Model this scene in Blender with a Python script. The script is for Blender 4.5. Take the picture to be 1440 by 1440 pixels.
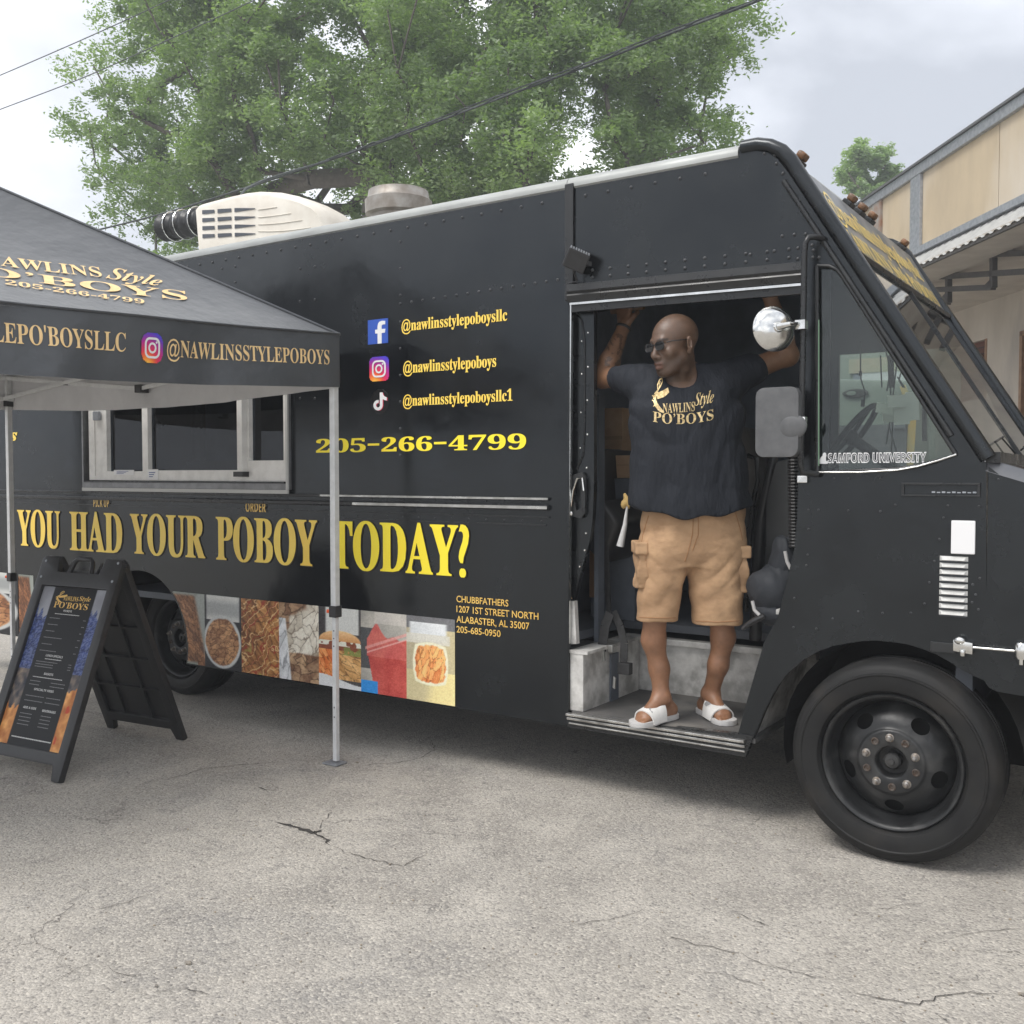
import bpy, bmesh, math, random
import numpy as np
from mathutils import Vector, Matrix
from mathutils.geometry import tessellate_polygon
from mathutils.bvhtree import BVHTree
PI = math.pi
S = bpy.context.scene
COL = S.collection
for o in list(S.objects): bpy.data.objects.remove(o)

# ---------------------------------------------------------------- camera
CAMP = Vector((0.0, -4.05, 1.505))
FPX = 1400.0                      # focal length in pixels of a 1440 px wide picture
PITCH = math.atan(52/1400)
_n = math.hypot(.5569, .8303)
FH = Vector((-.5569/_n, .8303/_n, 0)); RT = Vector((.8303/_n, .5569/_n, 0))
FW = FH*math.cos(PITCH) - Vector((0, 0, 1))*math.sin(PITCH); UP = RT.cross(FW)
cd = bpy.data.cameras.new('camera'); cam = bpy.data.objects.new('camera', cd); COL.objects.link(cam)
cd.sensor_width = 36; cd.lens = FPX/1440*36; cd.clip_start = .05; cd.clip_end = 600
cam.location = CAMP
cam.rotation_euler = Matrix((RT, UP, -FW)).transposed().to_euler()
S.camera = cam

def P(px, py, x=None, y=None, z=None, n=None, p0=None):
    """the point of a real plane that this pixel of the photograph looks at"""
    d = FW + RT*((px-720)/FPX) - UP*((py-720)/FPX)
    if n is not None: return CAMP + d*((Vector(p0)-CAMP).dot(n)/d.dot(n))
    for i, v in enumerate((x, y, z)):
        if v is not None: return CAMP + d*((v-CAMP[i])/d[i])

# ---------------------------------------------------------------- world: overcast sky
W = bpy.data.worlds.new('World'); S.world = W; W.use_nodes = True
nt = W.node_tree; nt.nodes.clear()
SUN_EL, SUN_AZ = math.radians(58), math.radians(205)     # azimuth: clockwise from +y
def wn(t, **k):
    n = nt.nodes.new(t)
    for a, b in k.items(): setattr(n, a, b)
    return n
out = wn('ShaderNodeOutputWorld'); mixb = wn('ShaderNodeMixShader')
sky = wn('ShaderNodeTexSky', sky_type='NISHITA', sun_disc=False, sun_elevation=SUN_EL, sun_rotation=SUN_AZ, altitude=0, air_density=1, dust_density=3, ozone_density=1)
b1 = wn('ShaderNodeBackground'); b1.inputs[1].default_value = .12
b2 = wn('ShaderNodeBackground'); b2.inputs[1].default_value = 1.18
tc = wn('ShaderNodeTexCoord'); mp = wn('ShaderNodeMapping'); mp.inputs['Scale'].default_value = (1, 1, 1.9); mp.inputs['Location'].default_value = (7.7, 3.1, 2.2); mp.inputs['Rotation'].default_value = (0, 0, .2)
nz = wn('ShaderNodeTexNoise'); nz.inputs['Scale'].default_value = 1.9; nz.inputs['Detail'].default_value = 7; nz.inputs['Roughness'].default_value = .5; nz.inputs['Distortion'].default_value = .35
cr = wn('ShaderNodeValToRGB'); e = cr.color_ramp.elements
e[0].position = .38; e[0].color = (.36, .38, .42, 1); e[1].position = .66; e[1].color = (1.06, 1.06, 1.06, 1)
m1 = e = cr.color_ramp.elements.new(.5); e.color = (.60, .62, .665, 1)
fr = wn('ShaderNodeMath', operation='MULTIPLY'); fr.inputs[1].default_value = .06
L = nt.links.new
L(tc.outputs['Generated'], mp.inputs[0]); L(mp.outputs[0], nz.inputs['Vector']); L(nz.outputs['Fac'], cr.inputs[0])
L(cr.outputs[0], b2.inputs[0]); L(sky.outputs[0], b1.inputs[0])
mixb.inputs[0].default_value = .92
L(b1.outputs[0], mixb.inputs[1]); L(b2.outputs[0], mixb.inputs[2]); L(mixb.outputs[0], out.inputs[0])
# ---------------------------------------------------------------- sun behind cloud
sd = bpy.data.lights.new('sun', 'SUN'); sd.energy = 1.5; sd.angle = math.radians(24); sd.color = (1, .965, .92)
so = bpy.data.objects.new('sun', sd); COL.objects.link(so)
sdir = Vector((math.sin(SUN_AZ)*math.cos(SUN_EL), math.cos(SUN_AZ)*math.cos(SUN_EL), math.sin(SUN_EL)))
so.rotation_euler = sdir.to_track_quat('Z', 'Y').to_euler(); so.location = (0, -6, 12)
S.view_settings.view_transform = 'Standard'; S.view_settings.look = 'None'; S.view_settings.gamma = 1
S.view_settings.exposure = .72

# ---------------------------------------------------------------- materials
def srgb(r, g=None, b=None):
    if g is None: r, g, b = r
    f = lambda c: (c/255/12.92) if c/255 <= .04045 else ((c/255+.055)/1.055)**2.4
    return (f(r), f(g), f(b))
MATS = {}
def mat(name, c, rough=.5, metal=0, c2=None, scale=6, detail=5, bump=0, bscale=None, bdist=.01, rvar=0, spec=.5, coat=0, lo=.35, hi=.65, trans=0, stretch=None, sheen=0, c3=None, c3scale=1, sss=0):
    if name in MATS: return MATS[name]
    m = bpy.data.materials.new(name); m.use_nodes = True; n = m.node_tree; b = n.nodes['Principled BSDF']; lk = n.links.new
    b.inputs['Base Color'].default_value = (*c, 1); b.inputs['Roughness'].default_value = rough; b.inputs['Metallic'].default_value = metal
    if 'truck_paint' in name or 'cab_paint' in name: b.inputs['Specular Tint'].default_value = (.90, .96, 1, 1)
    b.inputs['Specular IOR Level'].default_value = spec; b.inputs['Coat Weight'].default_value = coat; b.inputs['Coat Roughness'].default_value = .1
    if trans: b.inputs['Transmission Weight'].default_value = trans
    if sheen: b.inputs['Sheen Weight'].default_value = sheen
    if sss:
        b.inputs['Subsurface Weight'].default_value = sss; b.inputs['Subsurface Scale'].default_value = .01
    tcn = n.nodes.new('ShaderNodeTexCoord'); src = tcn.outputs['Object']
    if stretch:
        mpn = n.nodes.new('ShaderNodeMapping'); mpn.inputs['Scale'].default_value = stretch; lk(src, mpn.inputs[0]); src = mpn.outputs[0]
    if c2 is not None or rvar:
        t = n.nodes.new('ShaderNodeTexNoise'); t.inputs['Scale'].default_value = scale; t.inputs['Detail'].default_value = detail; t.inputs['Roughness'].default_value = .6; lk(src, t.inputs['Vector'])
        r = n.nodes.new('ShaderNodeMapRange'); r.inputs['From Min'].default_value = lo; r.inputs['From Max'].default_value = hi; lk(t.outputs['Fac'], r.inputs['Value'])
        if c2 is not None:
            mx = n.nodes.new('ShaderNodeMix'); mx.data_type = 'RGBA'; mx.inputs[6].default_value = (*c, 1); mx.inputs[7].default_value = (*c2, 1)
            lk(r.outputs[0], mx.inputs[0]); last = mx.outputs[2]
            if c3 is not None:
                t3 = n.nodes.new('ShaderNodeTexNoise'); t3.inputs['Scale'].default_value = c3scale; t3.inputs['Detail'].default_value = 6; lk(src, t3.inputs['Vector'])
                r3 = n.nodes.new('ShaderNodeMapRange'); r3.inputs['From Min'].default_value = .52; r3.inputs['From Max'].default_value = .68; lk(t3.outputs['Fac'], r3.inputs['Value'])
                m3 = n.nodes.new('ShaderNodeMix'); m3.data_type = 'RGBA'; m3.inputs[7].default_value = (*c3, 1); lk(last, m3.inputs[6]); lk(r3.outputs[0], m3.inputs[0]); last = m3.outputs[2]
            lk(last, b.inputs['Base Color'])
        if rvar:
            rr = n.nodes.new('ShaderNodeMapRange'); rr.inputs['To Min'].default_value = max(.02, rough-rvar); rr.inputs['To Max'].default_value = min(1, rough+rvar); lk(r.outputs[0], rr.inputs['Value']); lk(rr.outputs[0], b.inputs['Roughness'])
    if bump:
        t2 = n.nodes.new('ShaderNodeTexNoise'); t2.inputs['Scale'].default_value = bscale or scale*3; t2.inputs['Detail'].default_value = 4; lk(src, t2.inputs['Vector'])
        bp = n.nodes.new('ShaderNodeBump'); bp.inputs['Strength'].default_value = bump; bp.inputs['Distance'].default_value = bdist; lk(t2.outputs['Fac'], bp.inputs['Height']); lk(bp.outputs[0], b.inputs['Normal'])
    MATS[name] = m; return m

def vcol_mat(name, rough=.5, spec=.5, sss=0, bump=0, bscale=200):
    if name in MATS: return MATS[name]
    m = bpy.data.materials.new(name); m.use_nodes = True; n = m.node_tree; b = n.nodes['Principled BSDF']
    a = n.nodes.new('ShaderNodeVertexColor'); a.layer_name = 'Col'; n.links.new(a.outputs[0], b.inputs['Base Color'])
    b.inputs['Roughness'].default_value = rough; b.inputs['Specular IOR Level'].default_value = spec
    if sss: b.inputs['Subsurface Weight'].default_value = sss; b.inputs['Subsurface Scale'].default_value = .01
    if bump:
        t2 = n.nodes.new('ShaderNodeTexNoise'); t2.inputs['Scale'].default_value = bscale; tcn = n.nodes.new('ShaderNodeTexCoord'); n.links.new(tcn.outputs['Object'], t2.inputs['Vector'])
        bp = n.nodes.new('ShaderNodeBump'); bp.inputs['Strength'].default_value = bump; bp.inputs['Distance'].default_value = .004; n.links.new(t2.outputs['Fac'], bp.inputs['Height']); n.links.new(bp.outputs[0], b.inputs['Normal'])
    MATS[name] = m; return m

def glass_mat(name, tint, alpha, rough=.02):
    """thin pane: part see-through, part reflecting"""
    m = bpy.data.materials.new(name); m.use_nodes = True; n = m.node_tree; n.nodes.clear(); lk = n.links.new
    o = n.nodes.new('ShaderNodeOutputMaterial'); t = n.nodes.new('ShaderNodeBsdfTransparent'); t.inputs[0].default_value = (*tint, 1)
    g = n.nodes.new('ShaderNodeBsdfGlossy'); g.inputs['Roughness'].default_value = rough; g.inputs[0].default_value = (.95, .97, 1, 1)
    ge = n.nodes.new('ShaderNodeNewGeometry'); dt = n.nodes.new('ShaderNodeVectorMath'); dt.operation = 'DOT_PRODUCT'; lk(ge.outputs['Normal'], dt.inputs[0]); lk(ge.outputs['Incoming'], dt.inputs[1])
    def mth(op, x, y=None):
        q = n.nodes.new('ShaderNodeMath'); q.operation = op
        for i, v in enumerate((x, y)):
            if v is None: continue
            if isinstance(v, (int, float)): q.inputs[i].default_value = v
            else: lk(v, q.inputs[i])
        return q.outputs[0]
    fr = mth('POWER', mth('SUBTRACT', 1.0, mth('ABSOLUTE', dt.outputs['Value'])), 5.0)
    a = n.nodes.new('ShaderNodeMath'); a.operation = 'MULTIPLY_ADD'; a.inputs[1].default_value = .92; a.inputs[2].default_value = alpha; a.use_clamp = True
    mx = n.nodes.new('ShaderNodeMixShader'); lk(fr, a.inputs[0]); lk(a.outputs[0], mx.inputs[0]); lk(t.outputs[0], mx.inputs[1]); lk(g.outputs[0], mx.inputs[2]); lk(mx.outputs[0], o.inputs[0])
    return m

PAINT = mat('black_truck_paint', (.0045, .0055, .0070), .20, c2=(.0070, .0080, .0095), scale=2.6, rvar=.09, bump=.14, bscale=1.5, bdist=.05, spec=.56)
PAINT2 = mat('black_cab_paint', (.0050, .0058, .0070), .24, c2=(.0090, .0098, .0108), scale=3.2, rvar=.09, bump=.12, bscale=1.8, bdist=.05, spec=.52)
TRIM = mat('black_trim', (.012, .013, .014), .32, c2=(.02, .021, .022), scale=9, rvar=.1)
ALU = mat('aluminium', (.62, .62, .60), .36, .9, c2=(.42, .42, .40), scale=14, rvar=.12, bump=.15, bscale=40, bdist=.002)
RAILM = mat('weathered_rail', (.40, .415, .40), .5, .2, c2=(.30, .31, .30), scale=5, rvar=.1, stretch=(.6, 3, 3))
WORN = mat('worn_step_metal', (.72, .71, .68), .5, .15, c2=(.38, .37, .35), scale=9, rvar=.15, bump=.3, bscale=30, bdist=.003, c3=(.34, .33, .31), c3scale=9)
STEEL = mat('galvanised_steel', (.42, .44, .47), .5, .5, c2=(.30, .32, .35), scale=18, rvar=.1)
CHROME = mat('chrome', (.80, .80, .78), .14, 1.0, c2=(.62, .62, .60), scale=20, rvar=.08)
RUBBER = mat('tyre_rubber', (.010, .010, .0105), .6, c2=(.016, .016, .0155), scale=10, rvar=.1, bump=.2, bscale=60, bdist=.002, c3=(.024, .022, .020), c3scale=6, spec=.28)
RIM = mat('black_rim', (.012, .0125, .013), .42, c2=(.020, .021, .022), scale=11, rvar=.1, bump=.1, bscale=50, c3=(.045, .045, .044), c3scale=9, spec=.4)
NUT = mat('worn_nut', (.34, .33, .32), .4, .6, c2=(.20, .16, .12), scale=60)
PLASTIC = mat('black_plastic', (.016, .016, .017), .42, c2=(.028, .028, .029), scale=30, rvar=.08, bump=.1, bscale=300, bdist=.001)
GREYPL = mat('grey_mirror_plastic', (.085, .087, .09), .55, c2=(.12, .122, .125), scale=16, rvar=.1, bump=.15, bscale=120, bdist=.002)
WHITEPL = mat('cream_plastic', (.72, .68, .60), .5, c2=(.60, .55, .47), scale=5, bump=.05)
WHITEP = mat('white_frame_paint', (.82, .81, .78), .45, c2=(.70, .69, .66), scale=12, lo=.4)
INT = mat('dark_interior', (.06, .068, .082), .6, c2=(.085, .094, .11), scale=3)
INT2 = mat('dark_interior_panel', (.15, .17, .20), .5, c2=(.10, .115, .14), scale=4, rvar=.1)
GOLD = mat('gold_film', (.85, .56, .14), .38, .0, c2=(.72, .45, .10), scale=2.2, spec=.6)
YELLOW = mat('yellow_gold_film', (1.0, .74, .14), .36, .0, c2=(.94, .64, .10), scale=2.2)
YELLOW_LIT = mat('lit_yellow_film', (1.0, .84, .045), .4, 0, c2=(1.0, .78, .035), scale=3)  # same film outside the tent's shade, its brighter light put into the colour
GOLDP = mat('gold_print', (.88, .64, .32), .6, 0, c2=(.76, .52, .24), scale=30)
WHITE = mat('white_vinyl', (.80, .80, .80), .45)
CARD = mat('cardboard', (.56, .38, .23), .75, c2=(.48, .31, .18), scale=12, bump=.1)
GLASSD = glass_mat('service_glass', (.22, .25, .30), .04)
GLASSW = glass_mat('windscreen_glass', (.70, .74, .72), .17)
GLASSC = glass_mat('cab_glass', (.66, .70, .67), .045)

# ---------------------------------------------------------------- mesh helpers
def tag(o, label=None, cat=None, group=None, kind=None):
    if label: o['label'] = label
    if cat: o['category'] = cat
    if group: o['group'] = group
    if kind: o['kind'] = kind
    return o
def empty(name, loc, label=None, cat=None, group=None, rz=0):
    o = bpy.data.objects.new(name, None); COL.objects.link(o); o.location = loc; o.rotation_euler.z = rz; o.empty_display_size = .2
    bpy.context.view_layer.update()
    return tag(o, label, cat, group)
def link(name, me, m=None, parent=None, kind=None):
    o = bpy.data.objects.new(name, me); COL.objects.link(o)
    if m is not None:
        for q in (m if isinstance(m, (list, tuple)) else [m]): me.materials.append(q)
    if parent is not None:
        o.parent = parent; o.matrix_parent_inverse = world_of(parent).inverted()
    if kind: o['kind'] = kind
    return o
def world_of(o):
    M = Matrix.Translation(o.location) @ o.rotation_euler.to_matrix().to_4x4()
    return (world_of(o.parent) @ o.matrix_parent_inverse @ M) if o.parent else M

class MB:
    def __init__(s): s.v = []; s.f = []; s.mi = []
    def add(s, vs, fs, mi=0):
        k = len(s.v); s.v += [tuple(v) for v in vs]; s.f += [tuple(i+k for i in f) for f in fs]; s.mi += [mi]*len(fs); return s
    def box(s, x0, x1, y0, y1, z0, z1, mi=0):
        vs = [(x, y, z) for z in (z0, z1) for y in (y0, y1) for x in (x0, x1)]
        return s.add(vs, [(0, 2, 3, 1), (4, 5, 7, 6), (0, 1, 5, 4), (2, 6, 7, 3), (0, 4, 6, 2), (1, 3, 7, 5)], mi)
    def obox(s, c, ax, ay, az, mi=0):
        """box from centre and three half-axis vectors"""
        c, ax, ay, az = map(Vector, (c, ax, ay, az))
        vs = [c+ax*i+ay*j+az*k for k in (-1, 1) for j in (-1, 1) for i in (-1, 1)]
        return s.add(vs, [(0, 2, 3, 1), (4, 5, 7, 6), (0, 1, 5, 4), (2, 6, 7, 3), (0, 4, 6, 2), (1, 3, 7, 5)], mi)
    def bar(s, a, b, w, h=None, up=(0, 0, 1), mi=0):
        a, b = Vector(a), Vector(b); h = h or w; d = (b-a); l = d.length; d.normalize(); up = Vector(up)
        if abs(d.dot(up)) > .98: up = Vector((1, 0, 0))
        x = d.cross(up).normalized(); u = x.cross(d)
        return s.obox((a+b)/2, x*w/2, d*l/2, u*h/2, mi)
    def tube(s, pts, r, seg=10, cap=True, mi=0, closed=False):
        pts = [Vector(p) for p in pts]; n = len(pts); rs = r if isinstance(r, (list, tuple)) else [r]*n
        T = []
        for i in range(n):
            a = pts[(i-1) % n] if (closed or i > 0) else pts[i]; b = pts[(i+1) % n] if (closed or i < n-1) else pts[i]
            T.append((b-a).normalized())
        u = T[0].orthogonal().normalized(); vs = []
        for i in range(n):
            u = (u - T[i]*u.dot(T[i])); u = u.normalized() if u.length > 1e-6 else T[i].orthogonal().normalized(); w = T[i].cross(u)
            for k in range(seg):
                a = 2*PI*k/seg; vs.append(pts[i]+(u*math.cos(a)+w*math.sin(a))*rs[i])
        fs = []
        for i in range(n if closed else n-1):
            j = (i+1) % n
            for k in range(seg):
                k2 = (k+1) % seg; fs.append((i*seg+k, i*seg+k2, j*seg+k2, j*seg+k))
        if cap and not closed: fs += [tuple(range(seg))[::-1], tuple((n-1)*seg+k for k in range(seg))]
        return s.add(vs, fs, mi)
    def lathe(s, prof, c, ax, seg=32, mi=0, closed=False):
        """prof: (radius, along axis) pairs"""
        c, ax = Vector(c), Vector(ax).normalized(); u = ax.orthogonal().normalized(); w = ax.cross(u); n = len(prof); vs = []
        for r, h in prof:
            for k in range(seg):
                a = 2*PI*k/seg; vs.append(c+ax*h+(u*math.cos(a)+w*math.sin(a))*max(r, 1e-5))
        fs = [(i*seg+k, i*seg+(k+1) % seg, ((i+1) % n)*seg+(k+1) % seg, ((i+1) % n)*seg+k) for i in range(n if closed else n-1) for k in range(seg)]
        return s.add(vs, fs, mi)
    def ball(s, c, r, seg=12, ring=8, mi=0):
        rx, ry, rz = r if isinstance(r, (list, tuple)) else (r, r, r); c = Vector(c)
        vs = [c+Vector((0, 0, rz))]
        for i in range(1, ring):
            t = PI*i/ring
            for k in range(seg): a = 2*PI*k/seg; vs.append(c+Vector((rx*math.sin(t)*math.cos(a), ry*math.sin(t)*math.sin(a), rz*math.cos(t))))
        vs.append(c-Vector((0, 0, rz))); fs = [(0, 1+k, 1+(k+1) % seg) for k in range(seg)]
        for i in range(ring-2):
            for k in range(seg): a = 1+i*seg+k; b = 1+i*seg+(k+1) % seg; fs.append((a, a+seg, b+seg, b))
        e = 1+(ring-2)*seg; fs += [(len(vs)-1, e+(k+1) % seg, e+k) for k in range(seg)]
        return s.add(vs, fs, mi)
    def plate(s, outer, holes=(), y0=0, y1=.03, f=None, mi=0):
        """polygon with holes in (u,v); f maps (u,v,depth) to 3D; default: the x-z plane"""
        f = f or (lambda u, v, d: Vector((u, d, v)))
        loops = [list(outer)]+[list(h) for h in holes]
        flat = [p for l in loops for p in l]
        tris = tessellate_polygon([[Vector((p[0], p[1], 0)) for p in l] for l in loops]); n = len(flat)
        vs = [f(p[0], p[1], y0) for p in flat]+[f(p[0], p[1], y1) for p in flat]
        fs = [tuple(t) for t in tris]+[tuple(n+i for i in t)[::-1] for t in tris]; k = 0
        for l in loops:
            m = len(l)
            for i in range(m): a = k+i; b = k+(i+1) % m; fs.append((a, b, b+n, a+n))
            k += m
        return s.add(vs, fs, mi)
    def mesh(s, name, smooth=None, bevel=0, bseg=2, weld=False):
        me = bpy.data.meshes.new(name); me.from_pydata(s.v, [], s.f)
        if any(s.mi): me.polygons.foreach_set('material_index', s.mi)
        bm = bmesh.new(); bm.from_mesh(me)
        if weld: bmesh.ops.remove_doubles(bm, verts=bm.verts, dist=1e-5)
        bmesh.ops.recalc_face_normals(bm, faces=bm.faces)
        if bevel:
            es = [e for e in bm.edges if len(e.link_faces) == 2 and e.calc_face_angle(0) > .5]
            bmesh.ops.bevel(bm, geom=es, offset=bevel, segments=bseg, profile=.6, affect='EDGES', clamp_overlap=True)
        bm.to_mesh(me); bm.free()
        if smooth:
            me.polygons.foreach_set('use_smooth', [True]*len(me.polygons)); me.set_sharp_from_angle(angle=math.radians(smooth))
        return me
    def build(s, name, m, parent=None, smooth=None, bevel=0, bseg=2, kind=None, weld=False):
        return link(name, s.mesh(name, smooth, bevel, bseg, weld), m, parent, kind)

def arc(cx, cz, r, a0, a1, n): return [(cx+r*math.cos(math.radians(a0+(a1-a0)*i/n)), cz+r*math.sin(math.radians(a0+(a1-a0)*i/n))) for i in range(n+1)]
def rrect(x0, x1, z0, z1, r, n=5):
    return arc(x1-r, z0+r, r, -90, 0, n)+arc(x1-r, z1-r, r, 0, 90, n)+arc(x0+r, z1-r, r, 90, 180, n)+arc(x0+r, z0+r, r, 180, 270, n)
def xz(px, py, y=0): p = P(px, py, y=y); return (p.x, p.z)

# letters: serif, script and bold forms that the built-in font carries
def glyphs(t, st):
    o = ''; bases = {'b': (0x1D400, 0x1D41A, 0x1D7CE), 'bi': (0x1D468, 0x1D482, None), 's': (0x1D4D0, 0x1D4EA, None), 'B': (0x1D5D4, 0x1D5EE, 0x1D7EC), '': (None, None, None)}[st]
    for c in t:
        if 'A' <= c <= 'Z' and bases[0]: c = chr(bases[0]+ord(c)-65)
        elif 'a' <= c <= 'z' and bases[1]: c = chr(bases[1]+ord(c)-97)
        elif '0' <= c <= '9' and bases[2]: c = chr(bases[2]+ord(c)-48)
        o += c
    return o
def text_mesh(t, st='b', bold=0, shear=0, outline=0, space=1.0):
    c = bpy.data.curves.new('lettering', 'FONT'); c.body = glyphs(t, st); c.resolution_u = 4; c.offset = bold; c.shear = shear; c.space_character = space
    o = bpy.data.objects.new('lettering', c); COL.objects.link(o); bpy.context.view_layer.update()
    me = bpy.data.meshes.new_from_object(o.evaluated_get(bpy.context.evaluated_depsgraph_get())); bpy.data.objects.remove(o)
    return me
def lettering(t, f, m, parent, st='b', bold=0, shear=0, name='lettering', space=1.0, subdiv=0):
    """text fitted to the unit square, then mapped by f(u,v)"""
    me = text_mesh(t, st, bold, shear, space=space); n = len(me.vertices); a = np.empty(n*3); me.vertices.foreach_get('co', a); a = a.reshape(n, 3)
    lo = a[:, :2].min(0); hi = a[:, :2].max(0)
    if subdiv:
        bm = bmesh.new(); bm.from_mesh(me)
        for _ in range(subdiv):
            L_ = (hi[0]-lo[0])/len(t)*.3
            es = [e for e in bm.edges if e.calc_length() > L_]
            if es: bmesh.ops.subdivide_edges(bm, edges=es, cuts=1)
            bmesh.ops.triangulate(bm, faces=bm.faces)
        bm.to_mesh(me); bm.free(); n = len(me.vertices)
    for v in me.vertices:
        v.co = f((v.co.x-lo[0])/(hi[0]-lo[0]), (v.co.y-lo[1])/(hi[1]-lo[1]))
    me.materials.clear(); me.name = name
    return link(name, me, m, parent)
def join(a, b):
    bm = bmesh.new(); bm.from_mesh(a.data); bm.from_mesh(b.data); bm.to_mesh(a.data); bm.free(); bpy.data.objects.remove(b); return a
def side_text(t, x0, x1, z0, z1, m, parent, y=-.0035, fat=0, **k):
    o = lettering(t, lambda u, v: Vector((x0+fat+(x1-x0-2*fat)*u, y, z0+(z1-z0)*v)), m, parent, **k)
    if fat:
        for i, s in enumerate((-1, 1)): o = join(o, lettering(t, lambda u, v: Vector((x0+fat+(x1-x0-2*fat)*u+s*fat, y-.0003*(i+1), z0+(z1-z0)*v)), m, parent, **k))
    return o

# value noise for printed pictures
def vn(x, y, seed=0):
    xi = np.floor(x).astype(int); yi = np.floor(y).astype(int); fx = x-xi; fy = y-yi; fx = fx*fx*(3-2*fx); fy = fy*fy*(3-2*fy)
    def h(a, b): 
        t = np.sin(a*127.1+b*311.7+seed*74.7)*43758.5453; return t-np.floor(t)
    return (h(xi, yi)*(1-fx)+h(xi+1, yi)*fx)*(1-fy)+(h(xi, yi+1)*(1-fx)+h(xi+1, yi+1)*fx)*fy
def fbm(x, y, seed=0, o=4):
    s = 0; a = .5
    for i in range(o): s = s+a*vn(x*2**i, y*2**i, seed+i*7); a *= .5
    return s/(1-.5**o)
def print_grid(name, f, nx, nz, col, m, parent, keep=None):
    """flat print: f(u,v)->point, col(u,v)->rgb (sRGB 0..255)"""
    u, v = np.meshgrid(np.linspace(0, 1, nx+1), np.linspace(0, 1, nz+1)); u = u.ravel(); v = v.ravel()
    c = np.clip(np.stack([np.broadcast_to(q, u.shape) for q in col(u, v)], 1)/255., 0, 1); c = np.where(c <= .04045, c/12.92, ((c+.055)/1.055)**2.4)
    vs = [f(a, b) for a, b in zip(u, v)]; fs = []
    for j in range(nz):
        for i in range(nx):
            a = j*(nx+1)+i
            if keep is not None and not keep((u[a]+u[a+1])/2, (v[a]+v[a+nx+1])/2): continue
            fs.append((a, a+1, a+nx+2, a+nx+1))
    me = bpy.data.meshes.new(name); me.from_pydata(vs, [], fs)
    at = me.color_attributes.new('Col', 'FLOAT_COLOR', 'POINT'); at.data.foreach_set('color', np.concatenate([c, np.ones((len(u), 1))], 1).ravel())
    return link(name, me, m, parent)
PRINT = vcol_mat('printed_film', .4, .4)
# ================================================================ FOOD TRUCK
TW = 2.10                                  # width across the body
truck = empty('food_truck', (-3.6, 1.05, 0), 'long black step van food truck with gold lettering, side door open, man in its doorway', 'food truck')
ZB, ZT = .31, 2.845
FWC = (-.908, .392); RWC = (-5.66, .41)     # wheel centres
sw = [xz(*p) for p in ((118, 556), (410, 556), (410, 691), (118, 684))]
wx0, wx1, wz0, wz1 = -6.247, -4.243, 1.42, 2.17
arch_r = arc(RWC[0], RWC[1], .47, -12, 192, 26)
outer = [(-7.6, ZB), (RWC[0]-.455, ZB)]+arch_r[::-1]+[(RWC[0]+.455, ZB), (-2.397, ZB), (-2.397, ZT), (-7.6, ZT)]
MB().plate(outer, [[(wx0, wz0), (wx1, wz0), (wx1, wz1), (wx0, wz1)]], 0, .03).build('side_panel', PAINT, truck)
# cab side with door opening and quarter window
archp = [(1383, 957), (1354, 943), (1336, 931), (1318, 921), (1298, 913), (1276, 906), (1256, 903), (1234, 901), (1214, 901.5), (1195, 904), (1173, 908), (1151, 916), (1131, 927), (1109, 945), (1097, 960), (1085, 980), (1074, 1003), (1063, 1030), (1048, 1064)]
cabo = [(806, 409), (806, 262), (1050, 207), (1076, 212), (1094, 224), (1108, 242), (1374, 642), (1387, 652), (1387, 957)]+archp+[(1034, 1046), (1052, 980), (1074, 905), (1094, 867), (1107, 815), (1117, 772), (1121, 728), (1126, 560), (1127, 396)]
qwin = [(1149, 374), (1166, 374), (1177, 379), (1185, 389), (1344, 639), (1318, 648), (1290, 655.5), (1262, 660), (1149, 663)]
MB().plate([xz(*p) for p in cabo], [[xz(*p) for p in qwin]], 0, .03).build('cab_side_panel', PAINT2, truck)
# front fender ahead of the seam
fx = -.590
fo = [(fx, .735), (fx, 1.535), (-.545, 1.50), (.02, 1.33), (.12, 1.22), (.15, .95), (.15, .62), (.0, .66), (-.3, .683), (-.545, .702), (-.575, .712)]
MB().plate(fo, [], -.002, .03).build('fender_panel', PAINT2, truck)
xs = [(-.60, 1.565), (-.40, 1.50), (-.10, 1.41), (.04, 1.33), (.13, 1.2), (.16, .9), (.16, .5)]
h = MB()
for i in range(len(xs)-1):
    (xa, za), (xb, zb) = xs[i], xs[i+1]
    h.add([(xa, .05, za), (xb, .05, zb), (xb, TW-.05, zb), (xa, TW-.05, za)], [(0, 1, 2, 3)])
h.build('hood', PAINT2, truck, smooth=50)
h = MB()
for i in range(3):
    (xa, za), (xb, zb) = xs[i], xs[i+1]
    h.add([(xa, -.004, za-.045), (xb, -.004, zb-.045), (xb, .052, zb+.001), (xa, .052, za+.001)], [(0, 1, 2, 3)])
h.build('hood_edge', mat('hood_edge_grey', (.10, .105, .115), .3, c2=(.16, .16, .165), scale=5), truck)
MB().box(.06, .2, 0, TW, .42, .62).build('bumper', PAINT2, truck, bevel=.02)
MB().box(.10, .17, .35, TW-.35, .7, 1.15).build('grille', PLASTIC, truck)
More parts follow.
